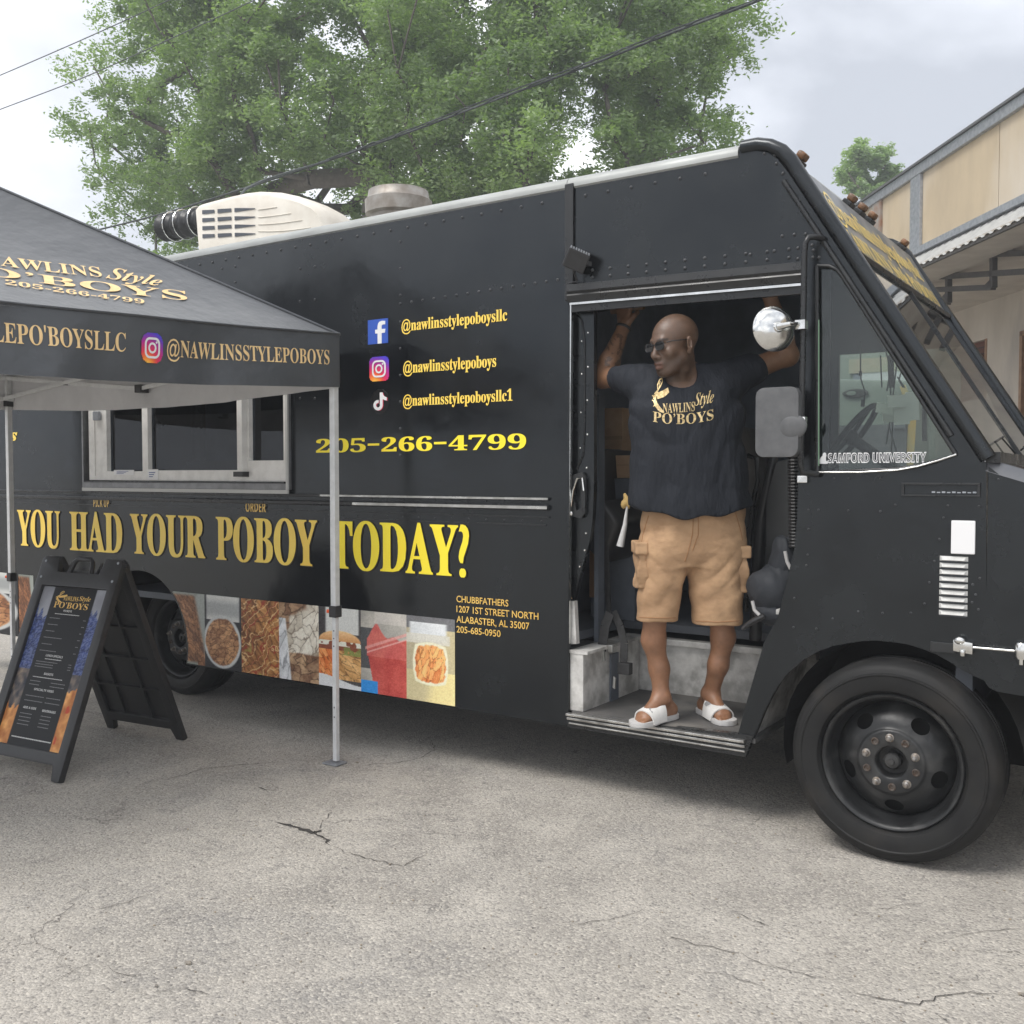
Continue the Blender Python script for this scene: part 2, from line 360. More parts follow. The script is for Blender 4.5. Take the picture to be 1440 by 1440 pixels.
# far side wall with the driver's window, rear wall, floor, partition
fwx = [P(1181, 560, y=TW).x, P(1338, 560, y=TW).x]; fwz = [1.50, P(1220, 497, y=TW).z]
MB().plate([(-7.6, ZB), (-1.3, ZB), (-1.3, .9), (-.6, .9), (-.6, 1.58), (-1.338, 2.78), (-1.45, 2.86), (-7.6, 2.86)],
           [[(fwx[0], fwz[0]), (-.74, fwz[0]), (-.80, 1.72), (-1.02, fwz[1]), (fwx[0], fwz[1])]], TW-.03, TW).build('far_side_panel', PAINT2, truck)
MB().box(-7.62, -7.6, 0, TW, ZB, 2.86).build('rear_panel', PAINT, truck)
fl = MB(); fl.box(-7.6, -2.42, .03, TW-.03, .70, .74); fl.box(-2.42, -1.36, .62, TW-.03, .70, .74); fl.box(-1.36, -.62, .42, TW-.03, .90, .94)
fl.build('cab_floor', INT, truck)
# interior linings
MB().box(-2.80, -2.77, .55, TW-.03, .74, 2.84).build('partition', INT2, truck)
MB().box(-7.5, -1.5, .04, TW-.04, 2.80, 2.82).build('ceiling_lining', INT, truck)
MB().box(-7.5, fwx[0]-.05, TW-.06, TW-.035, .74, 2.8).build('wall_lining', INT2, truck)
MB().box(-.70, -.64, .05, TW-.04, .60, 1.50).build('firewall', INT, truck)
MB().box(-1.05, -.70, .08, TW-.08, 1.30, 1.47).build('dashboard', PLASTIC, truck, bevel=.03)
# roof: one sheet that rolls over the front
pr = [(-7.6, 2.88), (-1.56, 2.88), (-1.49, 2.875), (-1.43, 2.855), (-1.385, 2.82), (-1.345, 2.775)]
yy = [.03, .25, .6, 1.05, 1.5, 1.85, TW-.03]; cr_ = [0, .012, .022, .026, .022, .012, 0]
rm = MB(); vs = [(x, y, z+c*(1 if i < 4 else .5)) for i, (x, z) in enumerate(pr) for y, c in zip(yy, cr_)]; n = len(yy)
rm.add(vs, [(i*n+j, i*n+j+1, (i+1)*n+j+1, (i+1)*n+j) for i in range(len(pr)-1) for j in range(n-1)])
rm.build('roof', RAILM, truck, smooth=50)
def rail(x0, x1):
    m = MB(); prof = [(.0, 2.838), (-.008, 2.845), (-.008, 2.862), (.0, 2.880), (.016, 2.893), (.036, 2.900), (.06, 2.898), (.06, 2.870), (.02, 2.838)]
    k = len(prof); m.add([(x, y, z) for x in (x0, x1) for y, z in prof], [(i, (i+1) % k, k+(i+1) % k, k+i) for i in range(k)]+[tuple(range(k)), tuple(range(k, 2*k))[::-1]])
    return m.build('roof_rail', RAILM, truck, smooth=40)
rail(-7.6, -2.405); rail(-2.402, -1.57)
# corner bow and A-pillar following the cab outline
pl = [(-1.575, 2.868), (-1.51, 2.868), (-1.455, 2.852), (-1.405, 2.822), (-1.365, 2.776), (-1.338, 2.728)]
bx, bz = -.612, 1.555; pl += [(-1.338+(bx+1.338)*t, 2.728+(bz-2.728)*t) for t in (.1, .3, .5, .7, .9, 1)]
MB().tube([(x+.018, .012, z+.012) for x, z in pl], .031, 12).build('front_pillar', PAINT2, truck, smooth=60)
MB().tube([(x-.035, -.006, z-.02) for x, z in pl[5:-1]]+[], .011, 8).build('pillar_gasket', TRIM, truck, smooth=60)
MB().tube([(x+.018, TW-.012, z+.012) for x, z in pl], .028, 10).build('front_pillar', PAINT2, truck, smooth=60)
# front header with banner, windscreen
T2, WT, WBm = (-1.322, 2.770), (-1.112, 2.400), (-.600, 1.575)
nx, nz_ = (T2[1]-WT[1]), (WT[0]-T2[0]); ln = math.hypot(nx, nz_); nx /= ln; nz_ /= ln
hd = MB(); hd.add([(T2[0]+nx*d, y, T2[1]+nz_*d) for d in (0, -.03) for y in (.03, TW-.03)]+[(WT[0]+nx*d, y, WT[1]+nz_*d) for d in (0, -.03) for y in (.03, TW-.03)], [(0, 1, 5, 4), (2, 6, 7, 3), (0, 2, 3, 1), (4, 5, 7, 6), (0, 4, 6, 2), (1, 3, 7, 5)])
hd.build('header_panel', mat('header_grey', (.16, .165, .17), .38, c2=(.10, .105, .11), scale=3, rvar=.1, c3=(.22, .21, .19), c3scale=2), truck)
def hdr(u, v, d=.004): return Vector((WT[0]+(T2[0]-WT[0])*v+nx*d, 2.0-1.9*u, WT[1]+(T2[1]-WT[1])*v+nz_*d))
lettering('@nawlinsstylepoboysllc', lambda u, v: hdr(1-(.04+.92*u), .40+.44*v), YELLOW, truck, st='b', bold=.0)
lettering("NAWLINS Style PO'BOYS", lambda u, v: hdr(1-(.02+.96*u), .05+.32*v), YELLOW, truck, st='b', bold=.0)
MB().bar((WT[0]+nx*.006, .03, WT[1]), (WT[0]+nx*.006, TW-.03, WT[1]), .02, .022).build('windscreen_top_trim', TRIM, truck)
MB().bar((WBm[0]+.02, .03, WBm[1]-.005), (WBm[0]+.02, TW-.03, WBm[1]-.005), .05, .04).build('cowl', TRIM, truck)
def wsl(y, t, d=0): return Vector((WT[0]+(WBm[0]-WT[0])*t+.86*d, y, WT[1]+(WBm[1]-WT[1])*t+.52*d))
for ya, yb in ((.06, 1.035), (1.065, TW-.06)):
    g = MB(); g.add([wsl(ya, .02), wsl(yb, .02), wsl(yb, .985), wsl(ya, .985)], [(0, 1, 2, 3)]); g.build('windscreen', GLASSW, truck)
MB().bar(wsl(1.05, 0, .004), wsl(1.05, 1, .004), .016, .012, up=(.86, 0, .52)).build('windscreen_divider', TRIM, truck)
wp = MB(); wp.tube([wsl(.75, 1.02, .02), wsl(.66, .90, .015)], .004, 6); wp.tube([wsl(.40, .93, .012), wsl(.86, .88, .012)], .005, 6); wp.build('wiper', TRIM, truck)
wp = MB(); wp.tube([wsl(1.7, 1.02, .02), wsl(1.6, .9, .015)], .004, 6); wp.tube([wsl(1.36, .93, .012), wsl(1.85, .88, .012)], .005, 6); wp.build('wiper', TRIM, truck)
# clearance lights on the header's top edge
LENS = mat('amber_lens', (.22, .105, .045), .4, c2=(.10, .06, .035), scale=30, lo=.4)
for yv in (.10, .86, 1.05, 1.24, 1.95):
    c = Vector((-1.352, yv, 2.80)); a = Vector((-.0, 1, 0)); d = Vector((.62, 0, .78)); s_ = Vector((.78, 0, -.62))
    b = MB().obox(c+d*.008, a*.040, s_*.024, d*.012).build('clearance_light', TRIM, truck, bevel=.006)
    MB().obox(c+d*.036, a*.034, s_*.019, d*.017).build('lens', LENS, b, bevel=.012, smooth=60)
# vertical seam cover, drip rail above the door
MB().box(-2.412, -2.366, -.014, 0, 2.32, 2.86).build('seam_cover', TRIM, truck, bevel=.004)
MB().box(-2.399, -2.390, -.005, 0, .335, 2.30).build('seam_strip', PAINT2, truck)
dz = lambda x: 2.352+(x+2.39)*(-.022)
dr = MB(); xa, xb = -2.395, -1.29
dr.add([(x, y, dz(x)+z) for x in (xa, xb) for y, z in ((0, .045), (-.022, .040), (-.026, .008), (-.018, -.004), (-.022, -.012), (-.012, -.040), (0, -.044))],
       [tuple((i, i+1, i+8, i+7)) for i in range(6)]+[(0, 6, 13, 7), tuple(range(7)), tuple(range(7, 14))[::-1]])
dr.build('drip_rail', TRIM, truck)
MB().bar((xa+.02, -.024, dz(xa)-.052), (xb, -.024, dz(xb)-.052), .010, .010).build('door_track_edge', CHROME, truck)
MB().bar((xa+.02, -.004, dz(xa)-.070), (xb, -.004, dz(xb)-.070), .02, .035).build('door_track', TRIM, truck)
# belt moulding and lower rib
bm_ = MB(); bm_.box(-7.55, -2.50, -.016, 0, 1.382, 1.398)
bm_.build('belt_moulding', TRIM, truck, bevel=.004)
MB().box(-4.0, -2.50, -.019, -.016, 1.386, 1.396).build('bare_moulding_edge', ALU, truck)
MB().box(-7.55, -2.50, -.022, 0, 1.335, 1.362).build('belt_moulding', TRIM, truck, bevel=.007)
MB().box(-3.75, -2.50, -.026, -.022, 1.342, 1.356).build('bare_moulding_edge', ALU, truck)
MB().box(-7.55, -2.50, -.007, 0, 1.300, 1.306).build('lower_rib', TRIM, truck)
MB().box(-3.9, -2.52, -.005, 0, 1.262, 1.268).build('lower_rib', TRIM, truck)
# rivets: small domes joined, too many and too small to pick apart
rv = MB()
def rivet(x, z, r=.0085, y=0.0): rv.lathe([(r, 0), (r*.85, r*.45), (r*.45, r*.75), (0, r*.82)], (x, y, z), (0, -1, 0), 7)
x = -7.5
while x < -1.6:
    if not -2.44 < x < -2.34: rivet(x, 2.795)
    x += .118
for px, py0, py1, n in ((563, 340, 640, 9), (422, 378, 560, 5), (443, 375, 560, 5), (312, 378, 400, 2), (331, 375, 397, 2)):
    for i in range(n): rivet(*xz(px, py0+(py1-py0)*i/max(1, n-1)), r=.0075)
for i in range(15): rivet(*xz(563+15.8*i, 427-2.4*i), r=.008)
for i in range(11):
    x = -2.27+.092*i; rivet(x, dz(x)+.066); rivet(x, dz(x)+.10)
for i in range(14): rivet(-3.95+.108*i, 1.375, .005, 0)
for i in range(14): rivet(-3.95+.108*i, 1.284, .005, 0)
for p in ((1187, 230), (1090, 218), (1075, 216), (1092, 230), (1101, 244), (1108, 260), (1124, 282), (1138, 306), (1154, 329), (1100, 332), (1117, 330), (1133, 329), (1122, 349), (1142, 345), (1144, 352), (1163, 349), (1171, 357), (1089, 353), (1055, 358), (1122, 364), (1143, 362), (1152, 362), (1158, 340)): 
    if p[0] != 1187: rivet(*xz(*p), r=.008)
for p in ((1137, 717), (1151, 717), (1193, 718), (1238, 719), (1259, 710), (1333, 711), (1377, 712), (1137, 744), (1136, 780), (1134, 795), (1117, 841), (1116, 882), (1148, 884), (1171, 870), (1207, 860), (1241, 862), (1281, 862), (1300, 849), (1307, 819), (1314, 789), (1321, 758), (1327, 728), (1378, 813), (1368, 822), (1372, 836), (1367, 847), (1376, 857), (1173, 673), (1194, 673), (1238, 673), (1404, 674)):
    rivet(*xz(*p), r=.0052)
rvo = rv.build('rivets', mat('painted_rivet', (.03, .032, .035), .3, c2=(.06, .062, .065), scale=40), truck, smooth=60, kind='stuff')
chips = MB()
for p in ((878, 1012), (880, 1003)): pass
# riveted fascia below the step, sill plates
SX0, SX1 = -2.394, -1.515
MB().plate([(SX0, .308), (SX1, .304), (SX1+.035, .40), (SX0, .362)], [], -.006, .03).build('sill_panel', TRIM, truck)
s = MB(); s.bar((SX0, -.012, .372), (SX1+.0, -.012, .372), .03, .012); s.bar((SX0, -.010, .352), (SX1, -.010, .350), .014, .012); s.bar((SX0+.01, -.010, .330), (SX1, -.010, .328), .010, .008)
s.build('sill_edge', mat('worn_sill', (.66, .65, .62), .32, .85, c2=(.30, .29, .27), scale=16, rvar=.12), truck, bevel=.003)
# stepwell
STEP = mat('step_mat', (.075, .074, .072), .7, c2=(.11, .105, .10), scale=9, bump=.2, bscale=120, bdist=.002, c3=(.17, .16, .145), c3scale=3)
MB().box(SX0+.02, -1.475, .004, .62, .365, .385).build('step_floor', STEP, truck)
RISZ = P(1000, 905, y=.62).z
MB().box(-2.40, -1.40, .62, .64, .385, RISZ).build('step_riser', WORN, truck)
MB().box(-2.41, -1.40, .595, .66, RISZ-.028, RISZ+.004).build('step_nosing', WORN, truck, bevel=.005)
MB().box(SX0+.0, SX0+.075, .010, .10, .385, .665).build('step_post', WORN, truck, bevel=.006)
MB().box(SX0+.0, SX0+.07, .10, .60, .385, .66).build('step_side', WORN, truck)
MB().box(P(842, 980, y=.3).x, P(862, 980, y=.3).x, .28, .36, .385, .62).build('seat_post', INT2, truck)
MB().box(SX0+.0, SX0+.10, .006, .62, .660, .675).build('step_side_cap', WORN, truck)
MB().add([(-1.50, .035, .385), (-1.50, .62, .385), (-1.385, .62, .92), (-1.385, .035, .92)], [(0, 1, 2, 3)]).build('step_end_wall', WORN, truck)
MB().box(-1.40, -1.31, .03, .62, .92, .94).build('step_end_cap', WORN, truck)
# pocket door that has slid back behind the panel; its edge shows
dp = [xz(*p, .05) for p in ((800, 418), (836, 416), (836, 690), (834, 730), (830, 760), (815, 815), (806, 850), (800, 870))]
door = MB().plate(dp, [], .045, .075).build('sliding_door', PAINT2, truck)
MB().tube([P(*p, y=.042) for p in ((810, 440), (818, 450), (822, 480), (822, 600), (820, 640), (811, 660))], .004, 6).build('door_rib', TRIM, door)
dh = MB(); dh.plate([xz(*p, .035) for p in ((806, 668), (820, 664), (825, 672), (824, 722), (818, 729), (803, 725), (802, 700))], [[xz(*p, .035) for p in ((810, 674), (818, 672), (819, 714), (812, 718), (808, 700))]], .025, .044)
dh.build('door_handle', TRIM, door, bevel=.002)
MB().tube([P(*p, y=.015) for p in ((803, 712), (806, 690), (812, 673), (819, 672), (821, 690))], .0055, 6).build('handle_lever', CHROME, door, smooth=60)
MB().lathe([(.012, 0), (.012, .008), (0, .01)], P(803, 722, y=.02), (0, -1, 0), 12).build('door_lock', CHROME, door)
dv = MB()
for p in ((828, 437), (827, 468), (827, 516), (826, 563), (826, 611), (825, 658), (818, 480), (818, 526), (817, 580), (816, 630), (824, 750), (822, 774), (815, 797), (803, 841)):
    dv.lathe([(.006, 0), (.004, .003), (0, .004)], P(*p, y=.045), (0, -1, 0), 6)
dv.build('door_rivets', CHROME, door, kind='stuff')
MB().bar(P(804, 418, y=.008), P(800, 905, y=.008), .008, .02, up=(0, 1, 0)).build('door_edge_strip', CHROME, truck)
MB().bar(P(809, 905, y=.04), P(806, 845, y=.04), .03, .03).build('door_edge_post', WORN, truck)
# quarter window: pane, trim, mirror post
g = MB(); g.plate([xz(*p) for p in qwin], [], .012, .016); g.build('quarter_window', GLASSC, truck)
q = [P(*p, y=-.004) for p in qwin]
MB().tube(q+[q[0]], .0085, 8).build('window_gasket', TRIM, truck, smooth=60)
MB().tube([P(*p, y=-.012) for p in ((1150, 664), (1210, 664), (1262, 661), (1290, 656), (1318, 648), (1345, 639))], .004, 8).build('window_sill_trim', CHROME, truck, smooth=60)
MB().bar(P(1150, 655, y=-.006), P(1150, 450, y=-.006), .006, .012).build('green_seal', mat('green_seal', (.20, .34, .22), .4), truck)
MB().tube([P(*p, y=y) for p, y in (((1158, 336), -.01), ((1146, 333), -.05), ((1137, 334), -.07), ((1132, 342), -.075), ((1131, 360), -.075), ((1129, 500), -.075), ((1126, 652), -.075), ((1128, 664), -.07), ((1150, 667), -.02))], .0125, 10).build('mirror_post', TRIM, truck, smooth=60)
b = MB().box(*sorted((P(1123, 680).x if 0 else P(1123, 680, y=0).x, P(1137, 680, y=0).x)), -.02, 0, P(1130, 679, y=0).z, P(1130, 669, y=0).z)
b.build('post_bracket', CHROME, truck, bevel=.003)
# horizontal grab recess and cast trim on the cab side
gx0, gx1 = P(1268, 690, y=0).x, P(1379, 690, y=0).x
gz = [P(1320, v, y=0).z for v in (699, 693, 688, 682, 677)]
tr = MB(); tr.box(gx0, gx1, -.008, 0, gz[1]-.014, gz[1]-.008); tr.box(gx0, gx1, -.010, 0, gz[3], gz[3]+.008); tr.box(gx0, gx0+.01, -.008, 0, gz[1]-.008, gz[3]); tr.box(gx1-.01, gx1, -.008, 0, gz[1]-.008, gz[3])
tr.build('side_marker_recess', TRIM, truck, bevel=.002)
mk = MB()
for i in range(9): mk.box(gx0+.11+.018*i, gx0+.122+.018*i, -.003, 0, gz[2]-.014, gz[2]-.008-.002*(i % 2))
mk.build('worn_plate_marks', STEEL, truck)
# white access panel and the louvres
ax0, ax1 = P(1338, 755, y=0).x, P(1372, 755, y=0).x; az0, az1 = P(1355, 779, y=0).z, P(1355, 732, y=0).z
MB().box(ax0, ax1, -.012, 0, az0, az1).build('access_panel', WHITE, truck, bevel=.004)
LV = mat('louvre_white', (.62, .62, .60), .45, c2=(.48, .48, .46), scale=25)
lx0, lx1 = P(1321, 820, y=0).x, P(1361, 820, y=0).x; lz0, lz1 = P(1340, 867, y=0).z, P(1342, 781, y=0).z
LM = None
for i in range(9):
    zc = lz1+(lz0-lz1)*(i+.5)/9; dh_ = (lz1-lz0)/9
    if LM is None:
        m = MB(); w2 = (lx1-lx0)/2; hh = dh_*.36
        m.add([(-w2, 0, -hh), (w2, 0, -hh), (w2, 0, hh), (-w2, 0, hh), (-w2+.012, -.016, -hh+.004), (w2-.012, -.016, -hh+.004), (w2-.006, -.004, hh-.002), (-w2+.006, -.004, hh-.002)], [(4, 5, 6, 7), (0, 1, 5, 4), (1, 2, 6, 5), (3, 7, 6, 2), (0, 4, 7, 3)])
        LM = m.mesh('louvre'); LM.materials.append(LV)
    o = link('louvre', LM, None, truck); o.location = ((lx0+lx1)/2, 0, zc)
    o.matrix_parent_inverse = world_of(truck).inverted()
    MB().box(lx0+.004, lx1-.004, -.003, 0, zc-dh_*.5, zc-dh_*.37).build('louvre_slot', INT, truck)
# hood latch
lz = P(1370, 912, y=0).z
MB().box(P(1309, 910, y=0).x, P(1345, 910, y=0).x, -.012, 0, P(1325, 917, y=0).z, P(1325, 903, y=0).z).build('latch_plate', TRIM, truck, bevel=.003)
lt = MB(); lc = P(1355, 909, y=-.02); lt.obox(lc, (.034, 0, -.004), (0, .018, 0), (0, 0, .022)); lt.ball(lc+Vector((-.012, -.01, .022)), (.022, .016, .016)); lt.tube([lc+Vector((0, -.02, -.01)), lc+Vector((0, -.02, -.034))], .011, 8)
lt.build('hood_latch', CHROME, truck, smooth=40, bevel=.004)
MB().tube([lc+Vector((.03, -.006, 0)), P(1432, 916, y=-.02)], .0055, 8).build('latch_rod', CHROME, truck, smooth=60)
lc2 = P(1437, 915, y=-.02); lt = MB(); lt.lathe([(0, -.03), (.022, -.03), (.026, -.02), (.026, .02), (.02, .03), (0, .03)], lc2, (0, 0, 1), 14); lt.tube([lc2+Vector((0, -.01, -.03)), lc2+Vector((0, -.01, -.05))], .008, 8); lt.build('latch_catch', CHROME, truck, smooth=40)

# ---------------------------------------------------------------- wheels
def wheel(cx, y, sgn=1):
    t = [(.262, .03), (.270, .008), (.285, .000), (.300, -.004), (.330, -.007), (.352, -.007), (.357, -.011), (.364, -.010), (.367, -.003), (.380, .002), (.394, .008), (.402, .020), (.412, .035), (.418, .055), (.418, .088), (.410, .090), (.410, .098), (.418, .100), (.418, .128), (.410, .130), (.410, .138), (.418, .140), (.418, .185), (.408, .215), (.375, .235), (.33, .24), (.262, .21)]
    wv = MB().lathe([(.262+(r-.262)*.85, h*sgn-(.012*sgn if r > .28 and h < .05 else 0)) for r, h in t], (cx, y, FWC[1]), (0, 1, 0), 96).build('wheel', RUBBER, truck, smooth=40)
    rp = [(.255, .21), (.250, .03), (.264, .022), (.2675, .006), (.262, -.001), (.254, .001), (.247, .012), (.240, .030), (.238, .055), (.228, .068), (.224, .092), (.222, .115)]
    MB().lathe([(r, h*sgn) for r, h in rp], (cx, y, FWC[1]), (0, 1, 0), 72).build('rim', RIM, wv, smooth=50)
    dp_ = [(.224, .100), (.220, .090), (.213, .080), (.205, .070), (.197, .061), (.189, .053), (.181, .046), (.173, .040), (.165, .035), (.157, .030), (.149, .027), (.141, .024), (.136, .022), (.130, .019), (.127, .016), (.123, .009), (.116, .007), (.090, .007), (.066, .007), (.061, .010), (.058, .022), (.056, .060), (.0, .062)]
    na = 180; vs = []; Q_ = []
    for r, hh in dp_:
        for k in range(na):
            a = 2*PI*k/na; px_, pz_ = r*math.cos(a), r*math.sin(a); best = 9
            for j in range(5):
                b_ = math.radians(92+36+72*j); ca, sa = math.cos(b_), math.sin(b_); du = px_*ca+pz_*sa-.176; dv_ = -px_*sa+pz_*ca; q_ = math.hypot(du/.026, dv_/.036)
                if q_ < best: best = q_; bb = (ca, sa, du, dv_)
            if .72 < best < 1.25:
                ca, sa, du, dv_ = bb; du /= best; dv_ /= best; r2 = .176+du; px_ = r2*ca-dv_*sa; pz_ = r2*sa+dv_*ca; rr = math.hypot(px_, pz_); hh2 = np.interp(rr, [q[0] for q in dp_][::-1], [q[1] for q in dp_][::-1]); best = 1
            else: hh2 = hh
            vs.append((cx+px_, y+hh2*sgn, FWC[1]+pz_)); Q_.append(best)
    fs = []
    for i in range(len(dp_)-1):
        for k in range(na):
            k2 = (k+1) % na; f = (i*na+k, i*na+k2, (i+1)*na+k2, (i+1)*na+k)
            if sum(Q_[j] for j in f)/4 < .995 or (min(Q_[j] for j in f) < .7): continue
            fs.append(f)
    MB().add(vs, fs).build('wheel_disc', RIM, wv, smooth=45)
    MB().lathe([(0, .11*sgn), (.22, .11*sgn), (.22, .2*sgn)], (cx, y, FWC[1]), (0, 1, 0), 32).build('brake_drum', mat('drum_black', (.008, .008, .008), .8), wv)
    MB().lathe([(.033, .062*sgn), (.033, .030*sgn), (.026, .022*sgn), (.012, .020*sgn), (.010, .012*sgn), (0, .012*sgn)], (cx, y, FWC[1]), (0, 1, 0), 20).build('hub_cap', RIM, wv, smooth=40)
    for j in range(10):
        a = math.radians(93+36*j); c = Vector((cx+.096*math.cos(a), y+.007*sgn, FWC[1]+.096*math.sin(a)))
        if j % 2 == 0:
            MB().lathe([(.0165, 0), (.0165, -.004*sgn), (.0125, -.006*sgn), (.0125, -.020*sgn), (.009, -.023*sgn), (.0065, -.030*sgn), (0, -.031*sgn)], c, (0, 1, 0), 6 if 0 else 12).build('lug_nut', NUT, wv, smooth=35)
        else:
            MB().lathe([(.0155, 0), (.0145, -.005*sgn), (.011, -.006*sgn), (.008, -.001*sgn), (0, -.001*sgn)], c, (0, 1, 0), 12).build('stud_hole', mat('rusty_hole', (.05, .025, .012), .7, c2=(.10, .09, .08), scale=80), wv, smooth=35)
wheel(FWC[0], -.068); wheel(RWC[0], .30); 
for cx_, yv in ((FWC[0], TW-.006), (RWC[0], TW-.02)):
    t = [(.2, .05), (.27, .0), (.38, .0), (.41, .04), (.41, .2), (.38, .24), (.2, .24)]
    MB().lathe([(r, -h) for r, h in t], (cx_, yv, .41), (0, 1, 0), 40).build('wheel', RUBBER, truck, smooth=40)
# wheel housing linings and chassis below the floor
for (cx_, cz_), r in (((FWC[0], .41), .455), (RWC, .485)):
    pts = arc(cx_, cz_, r, -15, 195, 24); m = MB(); k = len(pts)
    m.add([(p[0], y, p[1]) for y in (.03, .55) for p in pts], [(i, i+1, k+i+1, k+i) for i in range(k-1)]); m.add([(p[0], .55, p[1]) for p in pts], [tuple(range(k))])
    m.build('wheel_housing', mat('drum_black', (.008, .008, .008), .8), truck)
ch = MB(); ch.box(-7.4, -.2, .68, .75, .40, .60); ch.box(-7.4, -.2, TW-.70, TW-.62, .38, .60)
for x in (-7, -6.1, -5.2, -4.4, -3.4, -2.6, -1.7): ch.box(x, x+.08, .70, TW-.35, .42, .56)
ch.build('chassis', INT, truck)
MB().tube([(FWC[0], .25, .41), (FWC[0], TW-.25, .41)], .05, 10).build('front_axle', INT, truck)
MB().box(-4.9, -3.2, .75, 1.75, .30, .62).build('light_block_mid', INT, truck, bevel=.04)  # unseen block added to stop light leaking under the truck
MB().box(-3.0, -1.75, .9, 2.0, .26, .6).build('light_block_front', INT, truck, bevel=.02)  # another added block against light from the far side
MB().box(-7.5, -6.3, .4, 1.9, .28, .6).build('light_block_rear', INT, truck, bevel=.03)  # added block that keeps the space below the rear dark

# ---------------------------------------------------------------- service window
fr_ = MB()
f0, f1, g0, g1 = wx0, wx1, wz0, wz1
fr_.plate([(f0, g0), (f1, g0), (f1, g1), (f0, g1)], [[(f0+.016, g0+.035), (f1-.018, g0+.035), (f1-.018, g1-.03), (f0+.016, g1-.03)]], -.022, .02)
swf = fr_.build('service_window', mat('window_flange', (.26, .265, .27), .4, .6, c2=(.18, .18, .185), scale=14), truck)
tw_ = mat('taped_edge', (.52, .52, .50), .5)
MB().bar((f0+.01, -.026, g0-.012), (f1, -.026, g0-.012), .012, .022).build('sill_tape', tw_, swf)
MB().bar((f1-.006, -.026, g0), (f1-.006, -.026, g1), .012, .016, up=(1, 0, 0)).build('side_tape', tw_, swf)
wf = MB(); bo = lambda a, b, y0, y1, z0, z1: wf.box(a, b, y0, y1, z0, z1)
bo(f0+.10, f0+.33, -.006, .05, g0+.10, g1-.04); bo(f0+.30, f1-.05, -.004, .05, g0+.05, g0+.085); bo(f0+.10, f1-.05, .0, .05, g1-.10, g1-.04); 
wf.v = []; wf.f = []; wf.mi = []
xm1, xm2 = P(202, 620, y=0).x, P(210, 620, y=0).x; xr1, xr2 = P(337, 620, y=0).x, P(352, 620, y=0).x; xo0, xo1 = P(127, 620, y=0).x, P(152, 620, y=0).x; xe = P(404, 620, y=0).x
zs0, zs1 = P(160, 675, y=0).z, P(160, 667, y=0).z
wf.plate([(xo0, g0+.05), (xe, g0+.045), (xe, g1-.04), (xo0, g1-.04)], [[(xo1, zs1+.02), (xm1, zs1+.02), (xm1, g1-.11), (xo1, g1-.11)], [(xm2, g0+.115), (xr1, g0+.115), (xr1, g1-.11), (xm2, g1-.11)], [(xr2, g0+.17), (xe-.02, g0+.17), (xe-.02, g1-.11), (xr2, g1-.11)]], -.012, .04)
wf.build('window_frame', WHITEP, swf, bevel=.003)
MB().box(xo0+.06, xo0+.075, -.018, -.011, g0+.08, g1-.06).build('frame_channel', WHITEP, swf)
MB().box(xr2-.055, xr2-.01, -.055, -.012, g0+.09, g1-.06).build('open_sash', WHITEP, swf, bevel=.004)
MB().box(xr1+.01, xr2, -.06, -.012, g0+.075, g0+.105).build('sash_corner', PLASTIC, swf)
for a, b_ in ((xo1, xm1), (xm2, xr1), (xr2, xe-.02)):
    m = MB(); m.add([(a-.01, .02, g0+.08), (b_+.01, .02, g0+.08), (b_+.01, .02, g1-.1), (a-.01, .02, g1-.1)], [(0, 1, 2, 3)]); m.build('pane', GLASSD, swf)
MB().box(f0+.03, f1-.03, -.03, .0, g0+.036, g0+.046).build('lower_track', TRIM, swf)
MB().obox(P(136, 585, y=-.03), (.03, 0, 0), (0, .012, 0), (0, 0, .03)).build('hinge_bracket', STEEL, swf, bevel=.005)
for (a, b_), (c_, d_) in (((163, 191), (661, 668)), ((210.5, 225), (660, 674.5))):
    st = MB().box(P(a, c_, y=0).x, P(b_, c_, y=0).x, -.016, -.013, P(a, d_, y=0).z, P(a, c_, y=0).z).build('sticker', WHITE, swf)
    k = MB(); X0 = P(a, c_, y=0).x; X1 = P(b_, c_, y=0).x; Z0 = P(a, d_, y=0).z; Z1 = P(a, c_, y=0).z
    for q_ in range(3): k.box(X0+(X1-X0)*.15, X0+(X1-X0)*(.5+.12*q_), -.0175, -.016, Z0+(Z1-Z0)*(.25+.2*q_), Z0+(Z1-Z0)*(.33+.2*q_))
    k.build('sticker_print', mat('sticker_ink', (.08, .12, .3), .5), st)
# kitchen seen dimly through the glass
kc = MB(); kc.box(-6.9, -3.2, 1.35, 2.04, .74, 1.62); kc.build('kitchen_counter', mat('dull_steel', (.16, .165, .17), .4, .6), truck)
kh = MB(); kh.box(-6.6, -4.6, 1.3, 2.04, 2.25, 2.7); kh.build('range_hood', mat('dull_steel2', (.12, .122, .125), .45, .5), truck)

